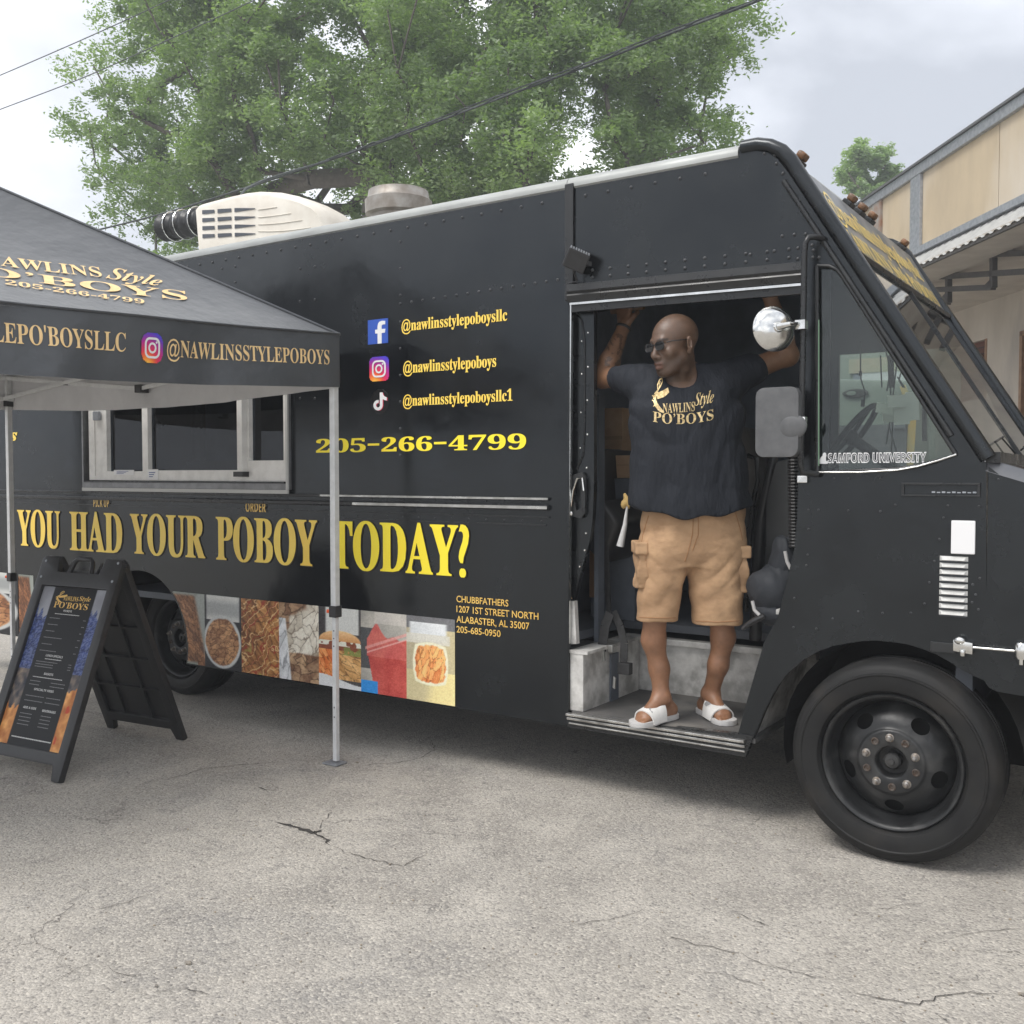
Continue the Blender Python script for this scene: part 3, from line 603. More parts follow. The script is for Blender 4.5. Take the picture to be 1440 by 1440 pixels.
# ---------------------------------------------------------------- lettering and prints on the side
for t, x0, x1 in (('YOU', 25.5, 86), ('HAD', 99, 173), ('YOUR', 184, 289.5), ('POBOY', 304.5, 447), ('TODAY?', 466, 660.5)):
    for k, (dx, y, m, bold) in enumerate(((.006, -.0025, mat('print_shadow', (.012, .006, .003), .5), .0), (0, -.0050, YELLOW if t != 'TODAY?' else YELLOW_LIT, .0))):
        side_text(t, P(x0, 750, y=0).x+dx, P(x1, 760, y=0).x+dx, .982-dx*.8, 1.256-dx*.8, m, truck, y=y, bold=bold, fat=.006, name='lettering' if k else 'lettering_shadow')
side_text('PICK UP', P(133, 706, y=0).x, P(155, 706, y=0).x, P(144, 713, y=0).z, P(144, 701, y=0).z, GOLD, truck, st='B', y=-.0095)
side_text('ORDER', P(347, 712, y=0).x, P(375.5, 712, y=0).x, P(361, 720, y=0).z, P(361, 706.5, y=0).z, GOLD, truck, st='B', y=-.0095)
for t, xa_, xb_, (ta, tb), (ba, bb_) in (('@nawlinsstylepoboysllc', 565.4, 714, (703, 434), (654, 462)), ('@nawlinsstylepoboys', 567.5, 698.5, (670.6, 499.4), (655.7, 523.8)), ('@nawlinsstylepoboysllc1', 567, 721.3, (699.5, 547.3), (654.4, 571.7))):
    side_text(t, P(xa_, 500, y=0).x, P(xb_, 500, y=0).x, P(ba, bb_, y=0).z, P(ta, tb, y=0).z, YELLOW, truck, bold=.0, fat=.0012)
for t, xa_, xb_ in (('205', 445, 515), ('266', 537, 608.5), ('4799', 631.5, 740.5)):
    side_text(t, P(xa_, 625, y=0).x, P(xb_, 625, y=0).x, P(731, 632, y=0).z, P(731, 609.5, y=0).z, YELLOW_LIT, truck, bold=.0, fat=.003)
zd = P(731, 620.5, y=0).z
for xa_, xb_ in ((518, 534), (611, 628.5)): MB().box(P(xa_, 625, y=0).x, P(xb_, 625, y=0).x, -.0045, -.0035, zd-.006, zd+.006).build('lettering_dash', YELLOW_LIT, truck)
for t, xr, (za, zb) in (('CHUBBFATHERS', 715.5, (837.3, 846.6)), ('1207 1ST STREET NORTH', 757.8, (851.3, 860.8)), ('ALABASTER, AL 35007', 745, (865.5, 876.5)), ('205-685-0950', 704.5, (879.8, 889.3))):
    side_text(t, P(642.5, 850, y=0).x, P(xr, 850, y=0).x, P(643, zb, y=0).z, P(643, za, y=0).z, GOLD, truck, st='B' if 0 else '', bold=.012)
side_text('s', P(14, 615, y=0).x, P(25, 615, y=0).x, P(20, 620, y=0).z, P(20, 608, y=0).z, YELLOW, truck, st='bi', bold=.02)
# social icons
def icon_rect(a, b, c, d): return P(a, (c+d)/2, y=0).x, P(b, (c+d)/2, y=0).x, P((a+b)/2, d, y=0).z, P((a+b)/2, c, y=0).z
x0, x1, z0, z1 = icon_rect(518, 546, 449, 483.5)
ic = MB().plate([(x0, z0), (x1, z0), (x1, z1), (x0, z1)], [], -.004, 0).build('square_logo', mat('logo_blue', (.035, .10, .46), .35), truck)
def U(a, b): return (x0+(x1-x0)*a, z0+(z1-z0)*b)
MB().plate([U(*p) for p in ((.50, 0), (.70, 0), (.70, .42), (.86, .42), (.89, .58), (.70, .58), (.70, .68), (.71, .73), (.75, .76), (.88, .76), (.88, .90), (.72, .915), (.60, .89), (.53, .82), (.50, .71), (.50, .58), (.38, .58), (.38, .42), (.50, .42))], [], -.006, -.004).build('logo_mark', WHITE, ic)
def insta(f, parent, col_round=.22):
    def col(u, v):
        d = np.hypot(u-.28, v+.05); r = np.interp(d, [0, .25, .5, .75, 1.1], [255, 250, 228, 190, 80]); g = np.interp(d, [0, .25, .5, .75, 1.1], [215, 140, 60, 50, 70]); b = np.interp(d, [0, .25, .5, .75, 1.1], [90, 60, 90, 140, 200]); return r, g, b
    def keep(u, v):
        du, dv = max(abs(u-.5)-.5+col_round, 0), max(abs(v-.5)-.5+col_round, 0); return math.hypot(du, dv) < col_round
    o = print_grid('camera_logo', lambda u, v: f(u, v, .003), 28, 28, col, PRINT, parent, keep)
    m = MB(); ro = rrect(.15, .85, .15, .85, .22); ri = rrect(.225, .775, .225, .775, .15)
    m.plate(ro, [ri], .0055, .004, f=f); m.plate(arc(.5, .5, .185, 0, 342, 19), [arc(.5, .5, .115, 0, 342, 19)], .0055, .004, f=f); m.plate(arc(.69, .69, .042, 0, 315, 7), [], .0055, .004, f=f)
    m.build('logo_mark', WHITE, o); return o
ix = icon_rect(520, 547.5, 501.5, 536)
insta(lambda u, v, d: Vector((ix[0]+(ix[1]-ix[0])*u, -d, ix[2]+(ix[3]-ix[2])*v)), truck)
x0, x1, z0, z1 = icon_rect(521.5, 547.5, 549, 580.5)
tk = MB().lathe([(0, -.003), ((x1-x0)*.5, -.003), ((x1-x0)*.51, 0)], ((x0+x1)/2, 0, (z0+z1)/2), (0, 1, 0), 30).build('round_logo', mat('logo_black', (.006, .006, .007), .3), truck)
nm = MB(); note = [(.53, .90), (.68, .90), (.70, .80), (.77, .72), (.90, .67), (.90, .53), (.80, .55), (.68, .61), (.68, .36)]+[(.43+.25*math.cos(a), .34+.235*math.sin(a)) for a in np.radians(np.linspace(0, -280, 16))]+[(.46, .575), (.46, .44)]+[(.43+.11*math.cos(a), .34+.10*math.sin(a)) for a in np.radians(np.linspace(80, 360, 12))]+[(.53, .36)]
def nf(du, dv): return lambda u, v, d: Vector((x0+(x1-x0)*(u+du), -d, z0+(z1-z0)*(v+dv)))
nm.plate(note, [], .0045, .004, f=nf(.03, -.02)); nm.build('logo_shadow', mat('logo_red', (.65, .04, .09), .4), tk)
MB().plate(note, [], .0065, .005, f=nf(0, 0)).build('logo_mark', WHITE, tk)

# food photographs printed along the skirt
def mixc(a, b, t): t = np.clip(t, 0, 1); return [p*(1-t)+q*t for p, q in zip(a, b)]
def C(*c): return [np.float64(q) for q in c]
def over(base, colr, mask): return [b*(1-mask)+c*mask for b, c in zip(base, colr)]
def sm(x, a, b): t = np.clip((x-a)/(b-a), 0, 1); return t*t*(3-2*t)
def wor(x, y, seed=0):
    xi, yi = np.floor(x), np.floor(y); f1 = np.full(x.shape, 9.); f2 = f1.copy(); rr = np.zeros(x.shape)
    for a in (-1, 0, 1):
        for b in (-1, 0, 1):
            gx, gy = xi+a, yi+b; h1 = np.sin(gx*127.1+gy*311.7+seed)*43758.5; h2 = np.sin(gx*269.5+gy*183.3+seed)*28001.8; h3 = np.sin(gx*71.3+gy*97.1+seed)*15731.7
            d = np.hypot(gx+h1-np.floor(h1)-x, gy+h2-np.floor(h2)-y); n = d < f1; f2 = np.where(n, f1, np.minimum(f2, d)); f1 = np.where(n, d, f1); rr = np.where(n, h3-np.floor(h3), rr)
    return f1, f2-f1, rr
def chunks(x, y, dark, light, gap, seed=0, amp=.9):
    """heap of separate pieces: each its own tone, lit on top, dark in the gaps"""
    w1 = (fbm(x*.8, y*.8, seed+3)-.5)*amp*2; f1, e, r = wor(x+w1, y+w1, seed); c = mixc(dark, light, r*.75+.35-f1*.45+(vn(x*4, y*4, seed+1)-.5)*.5); return over(c, gap, (1-sm(e, .0, .11))*.75)
def rot(u, v, a, sx, sy): ca, sa = math.cos(a), math.sin(a); return (u*ca*.45-v*sa)*sx, (u*sa*.45+v*ca)*sy
def ph1(u, v):
    c = chunks(*rot(u, v, 1.2, 9, 22), C(84, 50, 32), C(168, 112, 72), C(44, 26, 18), 3); e = 1-sm(u+.35*v, 1.0, 1.12); c = over(C(150, 156, 150), c, e); b = sm(abs(v-.5), .44, .49); return over(c, C(130, 136, 128), b*(u < .8))
def ph2(u, v):
    c = mixc(C(22, 24, 28), C(40, 40, 44), fbm(u*8, v*8, 1)); lid = (v > .66)*(1-sm(abs(u-.5), .42, .48)); c = over(c, mixc(C(160, 163, 162), C(210, 211, 206), sm(abs(v-.82), .04, .16)), lid)
    d = np.hypot((u-.48)/.50, (v-.37)/.36)+(fbm(u*6, v*9, 5)-.5)*.10; c = over(c, C(196, 198, 196), 1-sm(np.hypot((u-.48)/.50, (v-.37)/.36), .98, 1.06)); return over(c, chunks(u*7, v*14, C(110, 64, 38), C(206, 150, 100), C(58, 32, 20), 8), 1-sm(d, .86, .93))
def ph3(u, v):
    c = chunks(*rot(u, v, -.55, 14, 4.5), C(104, 58, 30), C(196, 134, 74), C(58, 32, 18), 6); n = fbm(u*4, v*7, 2); c = over(c, C(226, 188, 130), sm(np.sin((v*7-u*4+n*2.4)*6.28), .84, .97)*.85)
    c = over(c, C(140, 40, 28), sm(np.sin((v*5-u*3.1+n*2)*6.28+1.5), .90, .99)*.8); return over(c, C(150, 160, 66), sm(vn(u*8, v*10, 19), .80, .92)*(v < .5)*.7)
def ph4(u, v):
    x, y = rot(u, v, .15, 9, 8); c = chunks(x, y, C(96, 64, 46), C(186, 150, 112), C(42, 27, 20), 9); p = sm(vn(u*3+v*1.2, v*4, 22), .50, .62); c = over(c, chunks(x*1.2, y*.8, C(168, 156, 136), C(232, 224, 206), C(90, 74, 60), 14), p*(v > .35))
    l = sm(.34-u-.18*v, 0, .05)*(v < .8); return over(c, chunks(u*6, v*5, C(176, 178, 180), C(236, 238, 240), C(110, 112, 116), 5), l)
def ph5(u, v):
    c = mixc(C(40, 38, 40), C(70, 66, 64), fbm(u*6, v*10, 3)); c = over(c, C(205, 206, 200), (v > .68)*(1-sm(abs(u-.56), .36, .42))); n = vn(u*14, v*22, 5)
    fr2 = np.sin((u*9+v*13+n*1.5)*6.28)*.5+.5; c = over(c, np.where(u < .5, chunks(*rot(u, v, -.5, 20, 7), C(196, 84, 34), C(250, 172, 100), C(110, 44, 18), 4), chunks(*rot(u, v, .7, 8, 18), C(150, 96, 44), C(232, 178, 110), C(70, 42, 22), 12)), (v < .50+.03*n)*(v > .10)); c = over(c, C(120, 60, 40), (abs(v-.53) < .06)*1.)
    c = over(c, C(222, 220, 200), (abs(v-.56) < .035)*(n > .35)*1.); bun = 1-sm(np.hypot((u-.5)/.52, (v-.58)/.14), .92, 1.0); c = over(c, mixc(C(190, 118, 60), C(240, 190, 130), (v-.55)*7), bun*(v > .585))
    c = over(c, C(110, 130, 60), ((u > .55)*(abs(v-.47) < .05)*(n > .5))*.8); return over(c, C(212, 214, 214), (v < .10+.05*np.cos(u*3))*1.)
def ph6(u, v):
    c = mixc(C(120, 118, 112), C(196, 190, 176), fbm(u*4, v*6, 7)); c = over(c, C(40, 42, 46), (sm(.35-u, 0, .1)*(v > .3)*(v < .8))*.8); cup = (v < .50+.2*u)*(u > .12+(.6-v)*.32); n = fbm(u*5, v*9, 2)
    c = over(c, mixc(C(160, 44, 40), C(206, 84, 72), n), cup*1.); top = sm(.62+.24*np.exp(-((u-.34)/.16)**2)+.10*np.exp(-((u-.72)/.2)**2)+.05*(n-.5)-v, 0, .02)*(u > .14)*(v > .45); c = over(c, mixc(C(176, 56, 56), C(222, 120, 100), n), top); rim = np.abs(v-(.52+.24*u)); c = over(c, C(222, 150, 140), (1-sm(rim, .012, .025))*(u > .10)*.8)
    rim = np.abs(v-(.46+.24*u)); c = over(c, C(228, 176, 166), (1-sm(rim, .006, .014))*(u > .14)*.7); c = over(c, C(214, 206, 196), ((v > .86)*(u > .3))*.5); return over(c, C(36, 128, 214), (v < .15)*(u < .38-(.15-v)*0)*1.)
def ph7(u, v):
    c = mixc(C(190, 176, 130), C(232, 212, 140), sm(u-v*.3, .3, .6)); c = over(c, C(150, 140, 120), (abs(v-.66) < .30)*.55); c = over(c, C(96, 96, 98), (v > .86)*1.); lid = (1-sm(abs(u-.45), .34, .42))*(v > .72)*(v < .93); c = over(c, mixc(C(196, 200, 200), C(236, 238, 238), fbm(u*3, v*9, 2)), lid)
    lid2 = (v > .68)*(v < .80)*(1-sm(abs(u-.42), .46, .5)); c = over(c, C(206, 202, 186), lid2*.9); d = np.maximum(abs(u-.50)/.36, abs(v-.45)/.25)*.6+np.hypot((u-.5)/.36, (v-.45)/.25)*.4; c = over(c, C(232, 226, 190), 1-sm(d, .98, 1.05)); n = vn(u*22, v*34, 3); s = np.sin((u*8+vn(u*3, v*6, 4))*6.28)*.5+.5
    return over(c, chunks(*rot(u, v, .1, 26, 7), C(206, 104, 50), C(252, 182, 104), C(132, 62, 26), 4), 1-sm(d+(n-.5)*.1, .84, .9))
edges = [-5.36]+[P(p, 850, y=0).x for p in (288, 339.5, 392.5, 448.3, 507.6, 571.8, 640)]
for i, fn in enumerate((ph1, ph2, ph3, ph4, ph5, ph6, ph7)):
    a, b_ = edges[i], edges[i+1]; z0, z1 = ZB+.008, .765
    if i == 0:
        def kp(u, v, a=a, b_=b_, z0=z0, z1=z1):
            X = a+(b_-a)*u; Z = z0+(z1-z0)*v; return math.hypot(X-RWC[0], Z-RWC[1]) > .485 and not (v > .86 and math.hypot((u-.16)/.16, (v-.86)/.14) > 1 and u < .16)
    else: kp = None
    print_grid('food_photo', lambda u, v, a=a, b_=b_, z0=z0, z1=z1: Vector((a+(b_-a)*u, -.0025, z0+(z1-z0)*v)), 84, 150, lambda u, v, fn=fn: [np.clip((np.clip(np.broadcast_to(q, u.shape)+ (vn(u*60, v*110, 5)-.5)*26, 0, 255)/255)**.82*272, 0, 255) for q in fn(u, v)], PRINT, truck, kp)
for a, b_, fn in ((P(-60, 850, y=0).x, P(26, 850, y=0).x, ph2), (P(27, 850, y=0).x, P(48, 850, y=0).x, ph1)):
    print_grid('food_photo', lambda u, v, a=a, b_=b_: Vector((a+(b_-a)*u, -.0025, ZB+.01+(.765-ZB)*v)), 50, 90, fn, PRINT, truck)
# window sticker on the quarter pane, the letters run along the lower edge
sx0, sx1 = P(1163, 645, y=0).x, P(1302, 645, y=0).x; sz0, sz1 = P(1230, 651, y=0).z, P(1230, 636, y=0).z
lettering('SAMFORD UNIVERSITY', lambda u, v: Vector((sx0+(sx1-sx0)*u, .010, sz0+(sz1-sz0)*v)), WHITE, truck, st='B', bold=.035, name='window_sticker')
lettering('SAMFORD UNIVERSITY', lambda u, v: Vector((sx0+.003+(sx1-sx0-.006)*u, .0095, sz0+.004+(sz1-sz0-.008)*v)), mat('sticker_core', (.05, .055, .06), .3), truck, st='B', bold=-.02, name='sticker_inline')
dg = [(0, 0), (1, 0), (1, .2), (.82, .25), (.80, .55), (.86, .7), (.80, .95), (.62, 1), (.5, .9), (.45, .7), (.3, .6), (.12, .35)]
MB().plate([(P(1149.5, 645, y=0).x+(P(1163, 645, y=0).x-P(1149.5, 645, y=0).x)*a, sz0-.002+(sz1-sz0+.004)*b_) for a, b_ in dg], [], .009, .011).build('dog_sticker', WHITE, truck)

# ---------------------------------------------------------------- mirrors, work light
mr = MB(); mc = P(1095, 594, y=-.10)
hw, hh = .088, .140
mr.plate([(mc.x+a, mc.z+b_) for a, b_ in rrect(-hw, hw, -hh, hh, .035, 5)], [], -.125, -.045)
mir = mr.build('side_mirror', GREYPL, truck, bevel=.016, bseg=3, smooth=50)
mnk = MB().ball((mc.x+.060, -.116, mc.z-.020), (.060, .015, .052), 20, 12).build('mirror_neck', GREYPL, mir, smooth=80)
0 and MB().plate([(mc.x+a, mc.z+b_) for a, b_ in ((.035, .035), (hw-.01, .012), (hw+.018, .0), (hw+.018, -.035), (hw-.01, -.05), (.035, -.08))], [], -.132, -.09).build('mirror_neck', GREYPL, mir, bevel=.006, bseg=3, smooth=80)
MB().plate([(mc.x+a, mc.z+b_) for a, b_ in rrect(-hw+.012, hw-.012, -hh+.012, hh-.012, .03, 4)], [], -.045, -.042).build('mirror_glass', CHROME, mir)
MB().obox(P(1129, 594, y=-.1), (.014, 0, 0), (0, .016, 0), (0, 0, .022)).build('mirror_clamp', CHROME, mir, bevel=.004)
rc = P(1092, 461, y=-.13); axm = Vector((.72, -.69, .06)).normalized()
cm = MB().lathe([(0, .024), (.018, .024), (.022, .016), (.060, .010), (.078, -.002), (.088, -.014), (.092, -.022), (.088, -.028), (0, -.034)], rc, axm, 40).build('convex_mirror', CHROME, truck, smooth=50)
m = MB(); m.tube([rc+axm*.022, rc+axm*.05+Vector((.03, 0, .002)), P(1122, 456, y=-.12)], [.016, .010, .010], 10); m.obox(P(1127, 457, y=-.1), (.020, 0, 0), (0, .02, 0), (0, 0, .018)); m.build('mirror_bracket', CHROME, cm, smooth=40)
wl = P(810, 366, y=-.06); lh = MB(); rot = Matrix.Rotation(math.radians(28), 3, 'Y') @ Matrix.Rotation(math.radians(35), 3, 'Z')
ax_, ay_, az_ = [rot @ Vector(v) for v in ((.052, 0, 0), (0, .042, 0), (0, 0, .044))]
lo_ = MB().obox(wl, ax_, ay_, az_).build('work_light', PLASTIC, truck, bevel=.006)
k = MB()
for i in range(8): k.obox(wl+ax_*(-.85+.24*i)+az_*1.08, ax_*.05, ay_*.9, az_*.10)
k.build('cooling_fin', STEEL, lo_)
MB().tube([wl-az_*.9, wl+Vector((-.01, .03, -.09)), P(800, 398, y=-.01), P(806, 404, y=-.01)], .005, 6).build('light_cable', PLASTIC, lo_)
MB().bar(wl+Vector((.02, .03, -.01)), P(830, 372, y=0), .03, .02).build('light_bracket', PLASTIC, lo_)

# ---------------------------------------------------------------- roof equipment
ac0, ac1 = P(290, 318, y=.55), P(478, 300, y=.55)
X0, X1 = ac0.x, ac1.x; prof = [(0, 0), (0, .30), (.05, .318), (.12, .34), (.2, .366), (.30, .397), (.38, .42), (.46, .433), (.54, .435), (.62, .425), (.70, .40), (.78, .362), (.85, .31), (.91, .24), (.96, .16), (1.0, .05), (1.0, 0)]
zt = 2.90; YA, YB = .50, .84; HH = P(395, 270, y=.6).z-zt; sc = HH/.435
ac = MB(); ys = [(YA, .90), (YA+.03, .97), (YA+.10, 1.0), (YB-.10, 1), (YB-.03, .97), (YB, .90)]
prof = [(0, 0)]+[((P(px, 300, y=.6).x-X0)/(X1-X0), (P(px, py, y=.6).z-zt)/sc) for px, py in ((q_*.93+20.3, w_) for q_, w_ in ((292, 290), (296, 288), (315, 283), (340, 277), (365, 272), (385, 270), (405, 271), (430, 276), (450, 283), (465, 291), (474, 299), (479, 309)))]+[(1.0, 0)]
n = len(prof); ac.add([(X0+(X1-X0)*u, y, zt+h_*sc*s_) for y, s_ in ys for u, h_ in prof], [(i*n+j, i*n+j+1, (i+1)*n+j+1, (i+1)*n+j) for i in range(len(ys)-1) for j in range(n-1)]+[tuple(range(n)), tuple(range((len(ys)-1)*n, len(ys)*n))[::-1]])
aco = ac.build('roof_air_conditioner', WHITEPL, truck, smooth=50)
sl = MB(); 
for r in range(4):
    for (a, b_) in ((.02, .12), (.145, .255), (.28, .44)):
        zz = P(300, 329.5-11.4*r, y=YA).z-.045*(a/.35)-.010
        sl.add([(X0+(X1-X0)*a, YA-.004, zz), (X0+(X1-X0)*b_, YA-.004, zz-.010), (X0+(X1-X0)*b_, YA-.004, zz+(.012 if a < .27 else -.004)), (X0+(X1-X0)*a, YA-.004, zz+.027)], [(0, 1, 2, 3)])
sl.build('air_slots', INT, aco, kind=None)
rg_ = MB()
for r in range(5):
    zr = P(300, 334-10*r, y=YA).z; rg_.tube([(X0+(X1-X0)*u, YA-.002, zr-.045*(u/.35)+.012*math.sin(u*7+r*.5)) for u in np.linspace(.46, (.88, .84, .78, .70, .60)[r], 14)], .0035, 5)
rg_.build('moulded_ridges', WHITEPL, aco, smooth=60)
dk = MB()
for i in range(5): pts = [(P(236+40/3*0, 320, y=.62)).x]
da, db = P(232, 321, y=.6), P(300, 308, y=.6); dpth = (db-da); pts = []; rs = []
for i in range(25):
    pts.append(da+dpth*i/24); rs.append(.085+(.012 if i % 4 < 2 else -.004))
dk.tube(pts, rs, 14); dk.build('corrugated_duct', PLASTIC, aco, smooth=50)
m = MB()
for t in (.2, .42, .72): m.tube([da+dpth*t+Vector((0, .103*math.cos(a), .103*math.sin(a))) for a in np.linspace(0, 2*PI, 18, endpoint=False)], .005, 5, closed=True)
m.build('duct_band', CHROME, aco)
v0, v1 = P(517, 290, y=.75), P(606, 280, y=.75); vc = Vector(((v0.x+v1.x)/2, .75, 2.9)); vr = (v1.x-v0.x)/2*.80; vh = P(560, 267, y=.75).z-2.9
vm = mat('vent_metal', (.38, .36, .33), .5, .5, c2=(.25, .22, .19), scale=8, rvar=.1)
rvn = MB().lathe([(vr*.86, 0), (vr*.86, vh*.55), (vr*1.0, vh*.58), (vr*1.02, vh*.80), (vr*.94, vh*.84), (vr*.90, vh*.96), (vr*.5, vh*1.0), (0, vh*1.01)], vc, (0, 0, 1), 40).build('roof_vent', vm, truck, smooth=40)
# steering wheel, seats, fittings inside the cab
sc_ = P(1196, 615, y=1.55); axs = Vector((-.80, -.05, .60)).normalized(); u_ = axs.orthogonal().normalized(); w_ = axs.cross(u_)
st = MB(); st.tube([sc_+(u_*math.cos(a)+w_*math.sin(a))*.21 for a in np.linspace(0, 2*PI, 36, endpoint=False)], .017, 10, closed=True); 
for a in (0, 2.1, 4.2): st.tube([sc_, sc_+(u_*math.cos(a)+w_*math.sin(a))*.21], .013, 6)
st.ball(sc_, .045); st.tube([sc_, sc_-axs*.4], .03, 8); st.build('steering_wheel', PLASTIC, truck, smooth=50)
SEATM = mat('black_vinyl', (.018, .018, .019), .38, c2=(.03, .03, .031), scale=14, rvar=.1)
se = MB(); se.box(-2.05, -1.60, 1.25, 1.80, 1.10, 1.22); driver = se.build('driver_seat', SEATM, truck, bevel=.04, smooth=50)
MB().obox((-2.06, 1.52, 1.48), (.055, 0, .01), (0, .25, 0), (-.05, 0, .30)).build('seat_back', SEATM, driver, bevel=.05, smooth=50)
MB().box(-1.95, -1.70, 1.35, 1.70, .74, 1.10).build('seat_pedestal', INT, driver)
# engine cover edge with padded rail at the right of the doorway
MB().tube([P(*p, y=.50) for p in ((1062, 900), (1066, 800), (1070, 730), (1078, 690), (1088, 645), (1090, 640))], [.03, .03, .028, .026, .02, .008], 10).build('padded_rail', SEATM, truck, smooth=60)
MB().tube([P(*p, y=.55) for p in ((1050, 860), (1054, 760), (1060, 700), (1066, 675), (1064, 645), (1050, 640))], .012, 8).build('grab_bar', TRIM, truck, smooth=60)
MB().plate([xz(*p, .45) for p in ((1076, 880), (1078, 700), (1092, 650), (1130, 640), (1135, 880))], [], .45, .47).build('engine_cover', mat('cover_grey', (.04, .042, .043), .5, c2=(.06, .062, .062), scale=5, rvar=.1), truck)
hs = []; rs = []; a, b_ = P(1115, 585, y=.2), P(1117, 770, y=.2)
for i in range(81): hs.append(a+(b_-a)*i/80+Vector((0, 0, 0))); rs.append(.026 if i % 2 else .020)
MB().tube(hs, rs, 10).build('corrugated_hose', PLASTIC, truck)
# overhead rail the man holds
MB().tube([P(860, 437, y=.30), P(905, 430, y=.30)], .018, 10).build('grab_rail', mat('old_wood', (.22, .13, .075), .6, c2=(.15, .09, .05), scale=20), truck, smooth=60)
MB().tube([P(838, 436, y=.33), P(1130, 390, y=.33)], .014, 8).build('overhead_bar', TRIM, truck, smooth=60)
# seat belts and the folded jump seat left of the door
js = MB(); js.obox(P(870, 700, y=.72), (.035, 0, .0), (0, .20, 0), (-.02, 0, .26)); jump = js.build('jump_seat', SEATM, truck, bevel=.03, smooth=50)
MB().obox(P(868, 745, y=.50), (.05, .02, -.06), (.03, .12, .01), (.06, 0, .11)).build('seat_cushion', SEATM, jump, bevel=.03, smooth=50)
bt = MB()
def strap(pts, w, t=.004):
    for i in range(len(pts)-1): bt.bar(pts[i], pts[i+1], w, t, up=(0, 1, 0.01))
strap([P(*p, y=.22) for p in ((858, 862), (851, 880), (846, 915))], .048); strap([P(*p, y=.25) for p in ((862, 860), (872, 880), (878, 905), (876, 945))], .04); strap([P(*p, y=.4) for p in ((835, 580), (843, 640), (850, 720), (853, 790), (856, 862))], .028)
bto = bt.build('seat_belt', mat('belt_web', (.03, .03, .031), .7, bump=.2, c2=(.05, .05, .05), scale=30), jump)
m = MB(); m.obox(P(844, 922, y=.21), (.025, 0, .004), (0, .008, 0), (-.004, 0, .028)); m.obox(P(859, 912, y=.21), (.012, 0, 0), (0, .008, 0), (0, 0, .018)); m.obox(P(864, 960, y=.2), (.006, 0, -.004), (0, .006, 0), (.002, 0, .028)); m.build('belt_buckle', ALU, jump, bevel=.003)
MB().obox(P(879, 940, y=.22), (.032, 0, 0), (0, .02, 0), (0, 0, .028)).build('belt_latch', PLASTIC, jump, bevel=.004)
MB().box(P(838, 900, y=.3).x, P(844, 900, y=.3).x, .28, .34, .385, 1.9).build('stanchion', INT2, truck)


# small fittings hanging in the cab: cards on a cord
tg = MATS.get('card_white') or mat('card_white', (.88, .90, .86), .6)
cards = [((1261, 564), 26, 17, 3), ((1245, 575), 26, 14, -10), ((1268, 585), 22, 24, 3), ((1274, 575), 14, 34, 4), ((1283, 571), 18, 40, 4), ((1251, 586), 20, 16, 8)]
hang = empty('hanging_card_bundle', P(1260, 500, y=1.0), 'bundle of white cards hanging on cords behind the quarter window', 'card bundle')
for i, ((a, b_), w, h_, r_) in enumerate(cards):
    c = P(a, b_, y=.22+.012*i); k = (c-CAMP).dot(FW)/FPX; ca, sa = math.cos(math.radians(r_)), math.sin(math.radians(r_))
    MB().obox(c, Vector((RT.x*ca, RT.y*ca, sa))*(w*k/2), Vector((RT.y, -RT.x, 0))*.0015, Vector((-RT.x*sa, -RT.y*sa, ca))*(h_*k/2)).build('card', tg, hang)
cb = MB()
for pts in (((1238, 500), (1240, 545)), ((1246, 495), (1252, 520), (1247, 550)), ((1255, 500), (1252, 545), (1255, 600), (1253, 640)), ((1262, 505), (1250, 600), (1246, 625)), ((1250, 600), (1262, 640)), ((1262, 530), (1272, 545)), ((1268, 520), (1264, 535), (1270, 545))):
    cb.tube([P(*p, y=.31) for p in pts], .0032, 5)
cb.tube([P(1252, 500, y=.32), P(1254, 545, y=.32)], .014, 6)
cb.build('cord', PLASTIC, hang)
uc = MB(); uc.tube([P(*p, y=.7) for p in ((1210, 480), (1210, 525), (1211, 535), (1216, 550), (1215, 568))], .0035, 5); uc.tube([P(1210, 522, y=.7), P(1210, 529, y=.7)], .008, 6); uc.tube([P(1214, 562, y=.7), P(1213, 572, y=.7)], .010, 6)
tag(uc.build('charging_cable', PLASTIC), 'thin black cable with plug dangling inside the quarter window left of the cards', 'cable')

# ---------------------------------------------------------------- loose things in the doorway
x_, z_ = xz(868, 672, .9)
def cbox(name, c, hx, hy, hz, label):
    b = MB().box(c.x-hx, c.x+hx, c.y-hy, c.y+hy, c.z-hz, c.z+hz).build(name, CARD, None, bevel=.003)
    tag(b, label, 'box', 'cardboard boxes inside the truck'); MB().box(c.x-hx, c.x+hx, c.y-hy-.001, c.y-hy-.0003, c.z+hz*.1, c.z+hz*.2).build('tape', mat('box_tape', (.40, .27, .15), .3), b); return b
cz_ = P(870, 673, y=.62).z
MB().box(P(831, 700, y=.62).x, P(893, 700, y=.62).x, .62, .95, .741, cz_).build('storage_cabinet', INT2, truck)
cbox('cardboard_box', Vector((P(877, 655, y=.66).x, .75, cz_+.0625)), .075, .10, .06, 'brown cardboard box on the cabinet, partly behind the man')
cbox('cardboard_box', Vector((P(846, 690, y=.66).x, .84, cz_+.1925)), .07, .08, .19, 'tall brown cardboard box seen at the left edge of the doorway')
w = MB().box(P(829, 780, y=.5).x, P(838, 780, y=.5).x, .50, .53, P(834, 840, y=.5).z, P(834, 700, y=.5).z).build('wooden_board', mat('light_wood', (.34, .20, .11), .6, c2=(.26, .15, .08), scale=8, stretch=(4, 4, .6)), None)
tag(w, 'narrow upright wooden board just inside the open truck door', 'board')
bag = MB(); rnd = random.Random(5)
